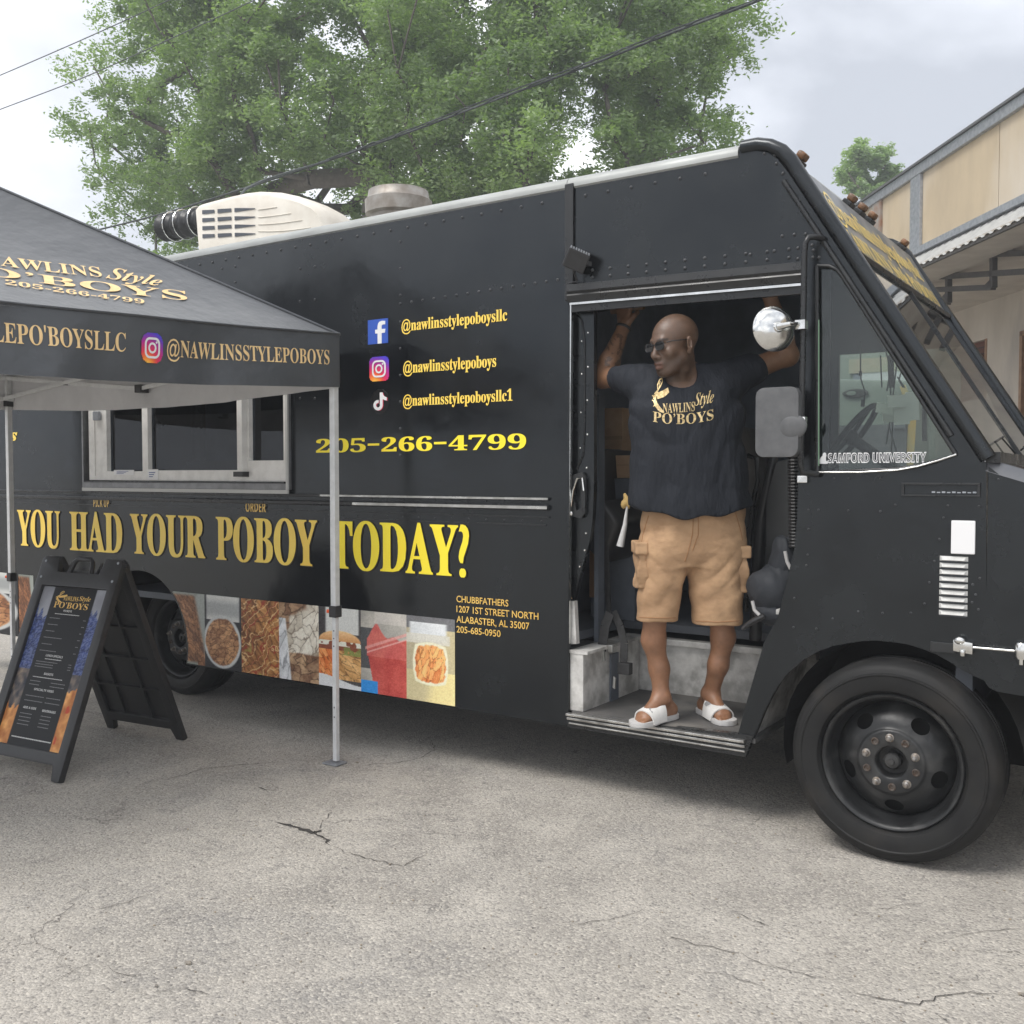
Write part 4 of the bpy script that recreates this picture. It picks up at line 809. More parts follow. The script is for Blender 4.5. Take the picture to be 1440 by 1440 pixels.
def lump(c, r, seg=18, ring=12, amp=.25, seed=1, crum=0):
    m = MB().ball((0, 0, 0), 1, seg, ring); q = random.Random(seed); ph = [(q.uniform(1.5, 4), q.uniform(1.5, 4), q.uniform(1.5, 4), q.uniform(0, 6)) for _ in range(5)]; vs = []
    for v in m.v:
        v = Vector(v); d = 1+amp*sum(math.sin(a*v.x+b_*v.y+c2*v.z+e_) for a, b_, c2, e_ in ph)/5*1.6+(crum*sum(1-2*abs(math.sin(2.2*a*v.x-1.7*b_*v.z+2.5*c2*v.y+e_)) for a, b_, c2, e_ in ph[:3])/3 if crum else 0); vs.append((c[0]+v.x*r[0]*d, c[1]+v.y*r[1]*d, c[2]+v.z*r[2]*d))
    return vs, m.f
BAGM = mat('dark_nylon', (.020, .023, .028), .68, c2=(.036, .039, .045), scale=6, rvar=.1, spec=.3, bump=.5, bscale=9, bdist=.02)
c = P(1090, 830, y=.22); bag.add(*lump(c, (.115, .11, .125), 54, 36, .10, seed=3, crum=.05)); bag.add(*lump(P(1104, 795, y=.25), (.075, .08, .13), 44, 30, .10, seed=4, crum=.06)); bag.add(*lump(P(1088, 864, y=.17), (.095, .06, .045), 40, 26, .12, seed=8, crum=.07))
bo_ = bag.build('bag', BAGM, None, smooth=80); tag(bo_, 'dark nylon bag with pale straps stuffed beside the doorway step', 'bag')
m = MB(); m.tube([P(*p, y=.10) for p in ((1104, 775), (1107, 790), (1112, 800))], .008, 8); m.tube([P(*p, y=.10) for p in ((1058, 845), (1061, 858), (1068, 865))], .008, 8); m.build('bag_strap', mat('pale_strap', (.42, .41, .40), .6), bo_)
k = MB(); k.tube([P(*p, y=.10) for p in ((1044, 885), (1052, 878), (1062, 872), (1075, 866))], [.008, .012, .014, .01], 8); k.build('bag_handle', PLASTIC, bo_)
gl = MB(); gl.add(*lump(P(881, 705, y=.18), (.022, .02, .035), 14, 10, .3, 2)); go = gl.build('glove', mat('yellow_glove', (.55, .38, .14), .7, bump=.3, bscale=60), None, smooth=60); tag(go, 'crumpled yellow glove hanging left of the man', 'glove')
tsl = MB(); tsl.tube([P(882, 712, y=.18), P(879, 738, y=.18), P(872, 768, y=.18)], [.006, .011, .019], 7); to = tsl.build('tissue', mat('white_tissue', (.70, .70, .69), .8, bump=.4, bscale=40, bdist=.01), None, smooth=60); tag(to, 'white tissue hanging below the yellow glove', 'tissue')
# ================================================================ GROUND
def ground_mat():
    m = bpy.data.materials.new('old_asphalt'); m.use_nodes = True; n = m.node_tree; b = n.nodes['Principled BSDF']; lk = n.links.new
    def nn(t, **k):
        q = n.nodes.new(t)
        for a, v in k.items(): setattr(q, a, v)
        return q
    t = nn('ShaderNodeTexCoord'); O = t.outputs['Object']
    def noise(s, d=5, r=.6, dist=0): q = nn('ShaderNodeTexNoise'); q.inputs['Scale'].default_value = s; q.inputs['Detail'].default_value = d; q.inputs['Roughness'].default_value = r; q.inputs['Distortion'].default_value = dist; lk(O, q.inputs['Vector']); return q.outputs['Fac']
    def rng(v, a, b_, c=0, d=1): q = nn('ShaderNodeMapRange'); q.inputs['From Min'].default_value = a; q.inputs['From Max'].default_value = b_; q.inputs['To Min'].default_value = c; q.inputs['To Max'].default_value = d; lk(v, q.inputs['Value']); return q.outputs[0]
    def mix(f, a, b_, mode='MIX'):
        q = nn('ShaderNodeMix', data_type='RGBA', blend_type=mode)
        for i, v in ((6, a), (7, b_)):
            if isinstance(v, tuple): q.inputs[i].default_value = (*v, 1)
            else: lk(v, q.inputs[i])
        if isinstance(f, (int, float)): q.inputs[0].default_value = f
        else: lk(f, q.inputs[0])
        return q.outputs[2]
    base = mix(rng(noise(.55, 6, .6), .35, .65), (.27, .252, .230), (.43, .398, .350))
    base = mix(rng(noise(2.6, 6, .65), .42, .68), base, (.49, .458, .410))
    base = mix(rng(noise(1.3, 8, .7, .6), .53, .70, 0, .8), base, (.22, .212, .205))
    base = mix(rng(noise(4.2, 5, .6, .8), .63, .72, 0, .6), base, (.13, .125, .12))
    base = mix(rng(noise(7, 6, .7, .3), .60, .72, 0, .75), base, (.17, .162, .155))
    vo = nn('ShaderNodeTexVoronoi'); vo.inputs['Scale'].default_value = 120; lk(O, vo.inputs['Vector'])
    hsv = nn('ShaderNodeSeparateColor'); lk(vo.outputs['Color'], hsv.inputs[0])
    base = mix(rng(hsv.outputs[0], 0, 1, 0, .8), base, mix(rng(hsv.outputs[1], .0, 1), (.15, .143, .137), (.60, .56, .49)))
    sp = rng(noise(60, 3, .7), .60, .72, 0, .5); base = mix(sp, base, (.68, .64, .57))
    # hairline cracks
    dn = nn('ShaderNodeTexNoise'); dn.inputs['Scale'].default_value = 2.2; dn.inputs['Detail'].default_value = 7; dn.inputs['Roughness'].default_value = .65; lk(O, dn.inputs['Vector'])
    ad = nn('ShaderNodeVectorMath', operation='MULTIPLY_ADD'); ad.inputs[1].default_value = (.55, .55, .55); lk(dn.outputs['Color'], ad.inputs[0]); lk(O, ad.inputs[2])
    vc = nn('ShaderNodeTexVoronoi', feature='DISTANCE_TO_EDGE'); vc.inputs['Scale'].default_value = .95; lk(ad.outputs[0], vc.inputs['Vector'])
    ck = rng(vc.outputs['Distance'], .0012, .005, 1, 0); cm_ = rng(noise(.8, 3), .50, .62, 0, .75); mu = nn('ShaderNodeMath', operation='MULTIPLY'); lk(ck, mu.inputs[0]); lk(cm_, mu.inputs[1])
    base = mix(mu.outputs[0], base, (.12, .11, .10))
    lk(base, b.inputs['Base Color']); b.inputs['Roughness'].default_value = .85; b.inputs['Specular IOR Level'].default_value = .3
    h = nn('ShaderNodeMath', operation='MULTIPLY_ADD'); lk(vo.outputs['Distance'], h.inputs[0]); h.inputs[1].default_value = -.8; lk(noise(40, 4), h.inputs[2])
    h2 = nn('ShaderNodeMath', operation='MULTIPLY_ADD'); lk(mu.outputs[0], h2.inputs[0]); h2.inputs[1].default_value = -1.2; lk(h.outputs[0], h2.inputs[2])
    bp = nn('ShaderNodeBump'); bp.inputs['Strength'].default_value = .7; bp.inputs['Distance'].default_value = .006; lk(h2.outputs[0], bp.inputs['Height']); lk(bp.outputs[0], b.inputs['Normal'])
    return m
GM = ground_mat()
gm = MB(); gm.add([(-120, -120, 0), (120, -120, 0), (120, 120, 0), (-120, 120, 0)], [(0, 1, 2, 3)]); gr = gm.build('ground', GM, None, kind='structure')
CRK = mat('crack_dark', (.035, .032, .03), .9, c2=(.06, .055, .05), scale=40)
cr2 = MB(); rnd = random.Random(11)
def crack(pix, w):
    pts = [P(*p, z=.0035) for p in pix]; q = []
    for i in range(len(pts)-1):
        k = max(2, int((pts[i+1]-pts[i]).length/.025))
        for j in range(k): q.append(pts[i].lerp(pts[i+1], j/k)+Vector((rnd.uniform(-.009, .009), rnd.uniform(-.009, .009), 0)))
    q.append(pts[-1]); n = len(q); vs = []
    for i, p in enumerate(q):
        d = (q[min(i+1, n-1)]-q[max(i-1, 0)]).normalized(); s_ = Vector((-d.y, d.x, 0)); ww = w*.6*rnd.uniform(.25, 1)*min(1, 6*min(i, n-1-i)/n+.12); vs += [p+s_*ww, p-s_*ww*rnd.uniform(.5, 1)]
    cr2.add(vs, [(2*i, 2*i+1, 2*i+3, 2*i+2) for i in range(n-1)])
crack([(388, 1156), (405, 1160), (425, 1166), (440, 1170), (452, 1167)], .034); crack([(440, 1168), (455, 1178), (464, 1188)], .016); crack([(448, 1168), (458, 1150), (470, 1138)], .004)
crack([(464, 1188), (490, 1200), (530, 1210), (570, 1217), (590, 1204), (612, 1194)], .004); crack([(405, 1190), (425, 1180)], .003)
crack([(210, 1100), (250, 1092), (290, 1080), (340, 1075), (400, 1071)], .005); crack([(480, 1078), (560, 1072), (590, 1066), (612, 1053), (606, 1040)], .005); crack([(612, 1053), (650, 1052), (700, 1045), (760, 1040)], .004)
crack([(363, 1107), (380, 1111)], .012); crack([(930, 1305), (950, 1320), (990, 1330), (1040, 1340), (1060, 1352), (1100, 1360), (1140, 1372), (1180, 1378)], .004); crack([(960, 1365), (1020, 1370), (1080, 1388)], .0025)
crack([(1180, 1390), (1240, 1404), (1290, 1412), (1320, 1402), (1350, 1394), (1440, 1402)], .004); crack([(1315, 1424), (1340, 1440)], .003); crack([(1230, 1280), (1260, 1275), (1300, 1268)], .003); crack([(1340, 1318), (1390, 1308), (1440, 1306)], .003)
crack([(60, 1388), (100, 1368), (130, 1353)], .003); crack([(150, 1360), (180, 1372), (210, 1370)], .003); crack([(140, 1278), (180, 1268), (210, 1258)], .004); crack([(210, 1395), (260, 1390), (300, 1400)], .003); crack([(0, 1325), (40, 1318)], .003)
crack([(1030, 1283), (1060, 1295), (1080, 1302)], .004); crack([(800, 1300), (860, 1292), (905, 1278)], .003)
cr2.build('pavement_crack', CRK, None, kind='structure')
pb = MB(); rnd = random.Random(3)
for (px, py, r) in ((265, 1354, .012), (1436, 1398, .010), (220, 1386, .007), (502, 1072, .010), (548, 1215, .006)):
    p = P(px, py, z=.004); vs, fs = lump((p.x, p.y, .004), (r, r*.7, r*.5), 8, 6, .3, int(px)); pb.add(vs, fs)
for i in range(260):
    p = P(rnd.uniform(0, 1440), rnd.uniform(1060, 1440), z=.002); r = rnd.uniform(.0025, .005); vs, fs = lump((p.x, p.y, .002), (r, r*.8, r*.6), 6, 4, .3, i); pb.add(vs, fs)
pb.build('gravel', mat('pebble', (.34, .28, .2), .8, c2=(.18, .17, .16), scale=30), None, kind='stuff')

# concrete parking blocks seen past the front wheel
cbm = mat('painted_concrete', (.46, .43, .37), .8, c2=(.36, .33, .28), scale=10, bump=.2, c3=(.62, .48, .16), c3scale=4)
a = P(1100, 985, z=.14); 
b = MB(); b.plate([(-.10, 0), (.10, 0), (.075, .14), (-.075, .14)], [], -.9, .9, f=lambda u, v, d: Vector((a.x+.1+d, a.y+.3+u, v))); o = b.build('wheel_stop', cbm, None, bevel=.012); tag(o, 'pale concrete parking block with worn yellow paint behind the front wheel', 'parking block')

# ================================================================ TENT
A_, B_ = Vector((-3.60, -.285, 0)), Vector((-6.72, -.255, 0))
C_, D_ = Vector((-4.22, -3.28, 0)), Vector((-7.30, -3.25, 0))
tent = empty('canopy_tent', (-5.45, -1.75, 0), 'black pop-up canopy tent with gold print on white metal legs beside the truck', 'tent')
ZV, ZL = 2.225, 1.955
PK = Vector((-5.42, -1.78, 3.22))
TF = mat('black_tent_fabric', (.038, .044, .052), .48, c2=(.045, .051, .058), scale=3, bump=.45, bscale=3.2, bdist=.06, spec=.75, sheen=.35)
TI = mat('grey_tent_lining', (.62, .62, .63), .8, c2=(.54, .54, .55), scale=4, bump=.3, bscale=3, bdist=.04)
PW = mat('white_powder_coat', (.66, .67, .67), .38, c2=(.56, .57, .57), scale=20)
cor = [A_, C_, D_, B_]
def sag(p, q, u): return -.030*math.sin(PI*u)
def tri_panel(p, q, z, n=16, off=0.0):
    vs = []; fs = []
    for j in range(n+1):
        t = j/n
        for i in range(n+1):
            u = i/n; base = p.lerp(q, u); b3 = Vector((base.x, base.y, z+sag(p, q, u))); pt = b3.lerp(PK, t); pt.z -= .10*math.sin(PI*t)*math.sin(PI*u)+off; vs.append(pt)
    for j in range(n):
        for i in range(n): a = j*(n+1)+i; fs.append((a, a+1, a+n+2, a+n+1))
    return vs, fs
for i in range(4):
    p, q = cor[i], cor[(i+1) % 4]; m = MB(); m.add(*tri_panel(p, q, ZV)); m.build('roof_panel', TF, tent, smooth=60, weld=True)
    m = MB(); m.add(*tri_panel(p, q, ZV, off=.012)); m.build('roof_lining', TI, tent, smooth=60, weld=True)
    nrm = Vector(((q-p).y, -(q-p).x, 0)).normalized(); nrm *= -1 if (nrm.dot(p-Vector((-5.45, -1.75, 0))) < 0) else 1
    def val(u, v, d, p=p, q=q, nrm=nrm, i=i):
        base = p.lerp(q, u); w_ = (.014*math.sin(u*17+2*v+i)+.010*math.sin(u*41+1.3+i)*(1-v)+.006*math.sin(u*73)*(1-v))*math.sin(PI*min(1, max(0, u)))**.5
        zz = ZL+(ZV-ZL)*v+sag(p, q, u)-.018*math.sin(PI*u)*(1-v); return base+nrm*(.012+w_+d+.03*(1-v)*0)+Vector((0, 0, zz))
    if i == 0: VAL = val
    for nm, mt, dd in (('valance', TF, 0), ('valance_lining', TI, -.006)):
        m = MB(); nu, nv = 80, 8; m.add([val(a/nu, b_/nv, dd) for b_ in range(nv+1) for a in range(nu+1)], [(b_*(nu+1)+a, b_*(nu+1)+a+1, (b_+1)*(nu+1)+a+1, (b_+1)*(nu+1)+a) for b_ in range(nv) for a in range(nu)]); m.build(nm, mt, tent, smooth=60)
    m = MB(); m.tube([val(a/40, 1, .004)+Vector((0, 0, .002)) for a in range(41)], .006, 6); m.build('edge_piping', TF, tent, smooth=60)
for c in cor:
    m = MB(); m.tube([Vector((c.x, c.y, ZV+.004)).lerp(PK, t)-Vector((0, 0, .10*0*t)) for t in np.linspace(0, 1, 12)], .008, 6); m.build('roof_seam', TF, tent, smooth=60)
# legs, inner posts, sliders, feet
legs = []
for c in cor:
    m = MB(); sx = 1 if c.x > -5 else -1; c = c+(Vector((-5.45, -1.75, 0))-c).normalized()*.022
    m.box(c.x-.017, c.x+.017, c.y-.017, c.y+.017, .8, ZV-.02)
    lg = m.build('leg', PW, tent, bevel=.003)
    MB().box(c.x-.0125, c.x+.0125, c.y-.0125, c.y+.0125, .02, .85).build('lower_leg', PW, lg, bevel=.002)
    MB().box(c.x-.024, c.x+.024, c.y-.024, c.y+.024, .77, .83).build('slider', PLASTIC, lg, bevel=.004)
    MB().tube([(c.x-.024, c.y-.012, .80), (c.x-.040, c.y-.020, .80)], .010, 8).build('button', mat('orange_button', (.75, .10, .02), .4), lg)
    MB().box(c.x-.024, c.x+.024, c.y-.024, c.y+.024, ZL+.02, ZL+.09).build('bracket', PLASTIC, lg, bevel=.004)
    MB().plate([(-.05, -.04), (.05, -.04), (.05, .04), (-.05, .04)], [], .004, .010, f=lambda u, v, d, c=c: Vector((c.x-.012+u, c.y+v, d))).build('foot_plate', STEEL, lg)
    k = MB()
    for hgt in (.25, .3, .62, .66, .70): k.lathe([(0, -.0006), (.0045, -.0006), (.0045, 0)], (c.x, c.y-.0125, hgt), (0, 1, 0), 8)
    k.build('pin_hole', INT, lg)
for i in range(4):
    p, q = cor[i], cor[(i+1) % 4]; mid = p.lerp(q, .5); zt_, zl_ = 2.17, 2.02; m = MB(); jt = MB(); ins = (Vector((-5.45, -1.75, 0))-mid).normalized()*.05
    for a, b_ in ((p, mid), (mid, q)):
        a = a+ins; b_ = b_+ins
        m.bar((a.x, a.y, zt_), (b_.x, b_.y, zl_), .012, .024); m.bar((a.x+ins.x*.3, a.y+ins.y*.3, zl_), (b_.x+ins.x*.3, b_.y+ins.y*.3, zt_), .012, .024)
        c = (a+b_)/2; jt.box(c.x-.02, c.x+.02, c.y-.02, c.y+.02, (zt_+zl_)/2-.014, (zt_+zl_)/2+.014)
    b_ = mid+ins
    for zz in (zt_, zl_): jt.box(b_.x-.030, b_.x+.030, b_.y-.03, b_.y+.03, zz-.024, zz+.024)
    m.build('scissor_bar', PW, tent, bevel=.002); jt.build('joint', PLASTIC, tent, bevel=.004, kind=None)
m = MB(); 
for c in cor: m.bar((c.x, c.y, ZV-.03), (PK.x, PK.y, PK.z-.06), .02, .03)
m.build('roof_pole', PW, tent)
# print on the valance and on the roof slope facing the camera: u runs from A (right) to C (left)
def on_val(x0, x1, y0, y1, d=.004): return lambda u, v: VAL(x0+(x1-x0)*u, y0+(y1-y0)*v, d)
def uv_of(px, py):
    """(u along A->C, z) of a pixel on the valance plane"""
    d = (C_-A_); nrm = Vector((d.y, -d.x, 0)).normalized(); p = P(px, py, n=nrm, p0=A_); return (p-A_).dot(d)/d.length_squared, p.z
def vz(u, z): return (z-(ZL+sag(A_, C_, u)-.018*math.sin(PI*u)))/(ZV-ZL+.018*math.sin(PI*u))
(ua, za), (ub, zb) = uv_of(460, 505), uv_of(232, 479); zt1 = uv_of(400, 477)[1]
v0_, v1_ = vz(ub, uv_of(250, 491)[1]), vz(ua, uv_of(452, 497)[1]); print('val', ua, ub, za, zb, v0_, v1_)
lettering('@NAWLINSSTYLEPOBOYS', on_val(ub, ua, .34, .70), GOLDP, tent, bold=0, st='b', subdiv=1)
(uc_, _), (ud, _) = uv_of(-180, 430), uv_of(173, 470)
lettering("@NAWLINSSTYLEPO'BOYSLLC", on_val(uv_of(-235, 440)[0], ud, .36, .74), GOLDP, tent, bold=0, st='b', subdiv=1)
u1_, u2_ = uv_of(226, 475)[0], uv_of(195, 470)[0]
insta(lambda u, v, d: VAL(u2_+(u1_-u2_)*u, .30+.46*v, d+.003), tent, .36)
# roof print
def slope_pt(u, t, d=.006):
    base = A_.lerp(C_, u); b3 = Vector((base.x, base.y, ZV+sag(A_, C_, u))); pt = b3.lerp(PK, t); pt.z -= .10*math.sin(PI*t)*math.sin(PI*u)
    return pt+Vector((.6, 0, .8))*d
fan = [(slope_pt(i/150, j/120), (i/150, j/120)) for i in range(151) for j in range(70)]
proj = [((p-CAMP).dot(RT)/(p-CAMP).dot(FW)*FPX+720, 720-(p-CAMP).dot(UP)/(p-CAMP).dot(FW)*FPX, uv) for p, uv in fan]
def st_of(px, py):
    """flat coordinates (s along the eave, r up the slope) under a pixel"""
    b = min(proj, key=lambda q: (q[0]-px)**2+(q[1]-py)**2)[2]; return b[0]*(1-b[1])+.5*b[1], b[1]
def on_slope(s0, s1, t0, t1, d=.006, rot=0):
    def f(u, v):
        s = s0+(s1-s0)*u; t = t0+(t1-t0)*v+rot*(1-u); uu = (s-.5*t)/(1-t); return slope_pt(uu, t, d)
    return f
for nm_, pr_ in (('N', (143, 389)), ('Sty', (227, 398)), ('B', (267, 425)), ('B0', (0, 388)), ('ph', (203, 427)), ('ph0', (10, 405)), ('nt', (60, 362))): print(nm_, st_of(*pr_))
s_l = 1.0
def quad(bl, br, tr, tl_):
    q = [st_of(*p) for p in (bl, br, tr, tl_)]
    def f(u, v):
        s, t = [(q[0][i]*(1-u)+q[1][i]*u)*(1-v)+(q[3][i]*(1-u)+q[2][i]*u)*v for i in (0, 1)]; return slope_pt((s-.5*t)/(1-t), t, .006)
    return f
lettering('NAWLINS', quad((-28, 369), (143, 390), (138, 376.5), (-28, 355)), GOLDP, tent, st='b', bold=0, subdiv=1)
lettering('Style', quad((147, 395), (226, 406), (228, 390), (150, 373)), GOLDP, tent, st='bi', shear=.2, subdiv=1)
lettering("PO’BOYS", quad((-98, 373), (266, 424), (262, 409), (-98, 358)), GOLDP, tent, st='b', bold=0, subdiv=1)
lettering('205-266-4799', quad((8, 400), (203, 428), (203, 420.5), (8, 392)), GOLDP, tent, st='b', bold=0, subdiv=1)

# ================================================================ A-FRAME SIGN
sign = empty('sandwich_board', (-4.83, -.86, 0), 'black plastic sandwich board with food menu standing on asphalt at left', 'sandwich board')
FR, FL_ = Vector((-4.507, -1.286, 0)), Vector((-5.130, -1.352, 0)); RR, RL = Vector((-4.668, -.419, 0)), Vector((-5.285, -.485, 0))
TR, TL = (FR+RR)/2+Vector((-.0, 0, 1.055)), (FL_+RL)/2+Vector((0, 0, 1.055))
def leaf(bl, br, tl, tr, front):
    eu = (br-bl); W_ = eu.length; eu /= W_; ev = ((tl+tr)/2-(bl+br)/2); H_ = ev.length; ev /= H_; en = eu.cross(ev).normalized()
    f = lambda u, v, d: bl+eu*u+ev*v+en*(d*(1 if front else 1)); return f, W_, H_
f, W_, H_ = leaf(FL_, FR, TL, TR, True)
top = [(W_, H_-.02), (W_-.015, H_), (W_-.13, H_), (W_-.15, H_-.085), (.15, H_-.085), (.13, H_), (.015, H_), (0, H_-.02)]
outl = [(0, 0), (.055, 0), (.075, .075), (W_-.075, .075), (W_-.055, 0), (W_, 0)]+top
m = MB().plate(outl, [[(.06, .135), (W_-.06, .135), (W_-.06, H_-.165), (.06, H_-.165)]], -.022, .016, f=f); fb = m.build('front_panel', PLASTIC, sign, bevel=.007, bseg=2, smooth=40)
m = MB().plate([(.05, .12), (W_-.05, .12), (W_-.05, H_-.15), (.05, H_-.15)], [], -.016, -.004, f=f); m.build('backing_board', PLASTIC, fb)
hn = MB(); hn.tube([f(u, v, -.003) for u, v in ((W_/2-.085, H_-.09), (W_/2-.07, H_-.02), (W_/2-.05, H_-.004), (W_/2+.05, H_-.004), (W_/2+.07, H_-.02), (W_/2+.085, H_-.09))], .013, 8); hn.build('handle', PLASTIC, fb, smooth=60)
for u in (W_/2-.115, W_/2+.115):
    MB().plate([(u-.024, H_-.085), (u+.024, H_-.085), (u, H_-.012)], [[(u-.010, H_-.078), (u+.010, H_-.078), (u, H_-.045)]], -.03, -.02, f=f).build('rib', PLASTIC, fb)
for u, v in ((.035, H_-.12), (W_-.035, H_-.12), (.035, H_-.03), (W_-.03, H_-.02)): MB().lathe([(.008, 0), (.006, .003), (0, .004)], f(u, v, .016), f(0, 0, 1)-f(0, 0, 0), 10).build('bolt', STEEL, fb)
# menu print
def menu(u, v):
    n = fbm(u*20, v*60, 3); black = (u > .175)*(u < .84)
    c = C(14, 15, 18); side = 1-black
    sky_ = mixc(C(120, 122, 128), C(176, 178, 186), fbm(u*6, v*10, 1)); tower = (vn(u*70, v*150, 4) > .55); bld = mixc(C(30, 40, 76), C(70, 86, 150), n*1.4-.2); bld = over(bld, C(190, 200, 220), tower*.35)
    edge = .78+.10*np.sin(u*40)*0+.12*vn(u*24, v*0, 2); L_ = over(sky_, bld, (v < edge)*(v > .46)); low = mixc(C(40, 44, 56), C(160, 140, 120), fbm(u*18, v*26, 8)*1.5-.3); L_ = over(L_, low, (v <= .46)*1.)
    org = mixc(C(150, 78, 36), C(246, 184, 110), fbm(u*14, v*20, 11)*1.3-.1); L_ = over(L_, org, (v < np.where(u > .5, .34, .20)+.05*vn(u*30, v*8, 5))*1.); L_ = over(L_, C(190, 60, 40), ((vn(u*22, v*16, 6) > .72)*(v < .3)*(u > .5))*.8)
    return over(L_, c, black*1.)
mu0, mu1, mv0, mv1 = .062, W_-.062, .137, H_-.167
mf = lambda u, v, d=-.002: f(mu0+(mu1-mu0)*u, mv0+(mv1-mv0)*v, d)
mp_ = print_grid('menu_poster', mf, 70, 150, menu, vcol_mat('poster_print', .42, .25), fb)
def mt(t, u0, u1, v0, v1, m_, st='b', **k): lettering(t, lambda u, v: mf(u0+(u1-u0)*u, v0+(v1-v0)*v, -.0006), m_, mp_, st=st, **k)
mt('PO’BOYS', .245, .77, .865, .905, GOLD, bold=.0); mt('NAWLINS', .36, .59, .915, .945, GOLD, bold=.0); mt('Style', .60, .78, .912, .952, GOLD, st='bi')
def emblem(F, m_, parent):
    """crawfish holding a long sandwich"""
    m = MB()
    def stroke(pts, w):
        for i in range(len(pts)-1):
            (a, b_), (c, d_) = pts[i], pts[i+1]; w0 = w if not isinstance(w, list) else w[i]; w1 = w if not isinstance(w, list) else w[i+1]; L_ = math.hypot(c-a, d_-b_); nx_, ny_ = -(d_-b_)/L_, (c-a)/L_
            m.add([F(a+nx_*w0, b_+ny_*w0), F(a-nx_*w0, b_-ny_*w0), F(c-nx_*w1, d_-ny_*w1), F(c+nx_*w1, d_+ny_*w1)], [(0, 1, 2, 3)])
    stroke([(.30, .62), (.16, .50), (.12, .38), (.20, .24), (.38, .10), (.62, .0)], [.05, .075, .08, .08, .07, .03]); stroke([(.30, .62), (.28, .80), (.40, .97), (.52, 1.0)], .022); stroke([(.30, .64), (.44, .78), (.54, .90), (.52, 1.0)], .022); stroke([(.34, .68), (.42, .92)], .014)
    stroke([(.26, .48), (.60, .55), (.86, .66)], [.09, .10, .08]); stroke([(.10, .46), (.0, .50)], .016); stroke([(.12, .34), (.0, .36)], .014); stroke([(.18, .22), (.06, .18)], .014)
    return m.build('crawfish_emblem', m_, parent)
emblem(lambda a, b_: mf(.235+.20*a, .90+.075*b_, -.0006), GOLD, mp_)
GW = mat('menu_white', (.62, .62, .6), .4); GG = mat('menu_grey', (.20, .20, .20), .4)
for t, u0, u1, v0 in (("PO'BOYS", .42, .55, .842), ('LUNCH SPECIALS', .36, .62, .552), ('BASKETS', .42, .56, .438), ('SPECIALTY FRIES', .34, .64, .338), ('ADD A SIDE', .26, .46, .222), ('BEVERAGES', .56, .76, .218)): mt(t, u0, u1, v0, v0+.014, GW, st='B')
dm = MB(); rnd = random.Random(4)
def dash(u0, u1, v, h_=.0045):
    u = u0
    while u < u1-.006:
        w = rnd.uniform(.008, .020); dm.add([mf(u, v, -.0008), mf(min(u+w, u1), v, -.0008), mf(min(u+w, u1), v+h_, -.0008), mf(u, v+h_, -.0008)], [(0, 1, 2, 3)]); u += w+.004
for i in range(6): dash(.24, .24+rnd.uniform(.12, .3), .795-.042*i); dash(.76, .80, .795-.042*i); 
for i in range(3): dash(.24, .24+rnd.uniform(.26, .34), .515-.016*i); dash(.74, .79, .515-.016*i)
for i in range(2): dash(.24, .40, .392-.022*i); dash(.56, .78, .392-.022*i); dash(.24, .52, .30-.03*i); dash(.56, .78, .30-.03*i)
for i in range(4): dash(.24, .42, .19-.022*i); dash(.56, .72, .19-.022*i)
dm.build('menu_lines', GG, mp_, kind='stuff'); dm = MB(); dash(.30, .68, .824); dash(.36, .62, .535); dash(.26, .72, .418); dash(.22, .82, .045, .007); dm.build('menu_lines', GW, mp_, kind='stuff')
f2, W2, H2 = leaf(RR, RL, TR, TL, False)
outl = [(0, 0), (.055, 0), (.075, .075), (W2-.075, .075), (W2-.055, 0), (W2, 0)]+[(W2, H2-.02), (W2-.015, H2), (W2-.13, H2), (W2-.15, H2-.085), (.15, H2-.085), (.13, H2), (.015, H2), (0, H2-.02)]
rp_ = MB().plate(outl, [[(.06, .135), (W2-.06, .135), (W2-.06, H2-.165), (.06, H2-.165)]], -.022, .016, f=f2).build('rear_panel', PLASTIC, sign, bevel=.007, smooth=40)
MB().plate([(.05, .12), (W2-.05, .12), (W2-.05, H2-.15), (.05, H2-.15)], [], .0, .010, f=f2).build('backing_board', PLASTIC, rp_)
rb = MB()
for v in (.32, .52, .72): rb.plate([(.06, v), (W2-.06, v), (W2-.06, v+.015), (.06, v+.015)], [], -.016, .0, f=f2)
for u in (.2, .42): rb.plate([(u, .135), (u+.014, .135), (u+.014, H2-.16), (u, H2-.16)], [], -.014, .0, f=f2)
rb.build('stiffener_rib', PLASTIC, rp_)
for t_, s_ in ((TR, 1), (TL, -1)): MB().tube([t_+Vector((.02*s_, 0, -.03)), t_+Vector((-.05*s_, 0, -.03))], .012, 8).build('hinge', PLASTIC, sign)

# ================================================================ BUILDING on the right
t_ = -.05; bd = Vector((RT.x*t_+FH.x, RT.y*t_+FH.y, 0)).normalized(); be = Vector((bd.y, -bd.x, 0)); LB = 6.4
if be.dot(RT) < 0: be = -be
base0 = Vector((CAMP.x, CAMP.y, 0))+be*LB
def BL(s, d, z): return base0+bd*s+be*d+Vector((0, 0, z))
def bs(px, py, d=0): p = P(px, py, n=be, p0=BL(0, d, 0)); return (p-base0).dot(bd), p.z
bldg = empty('building', tuple(BL(12, 4, 0)), 'tan panelled flat-roofed building with dark bracketed awning behind the truck at right', 'building')
zt_ = (bs(1440, 130)[1]+bs(1330, 207)[1])/2; zf = bs(1440, 290)[1]; zaw = bs(1440, 303)[1]; s_end = bs(1205, 300)[0]; s_near = -1.5
print('bldg', bs(1440, 130), bs(1210, 292), bs(1440, 277), bs(1270, 358), bs(1440, 303), bs(1282, 372))
zc = bs(1440, 152)[1]; zfb = bs(1440, 278)[1]
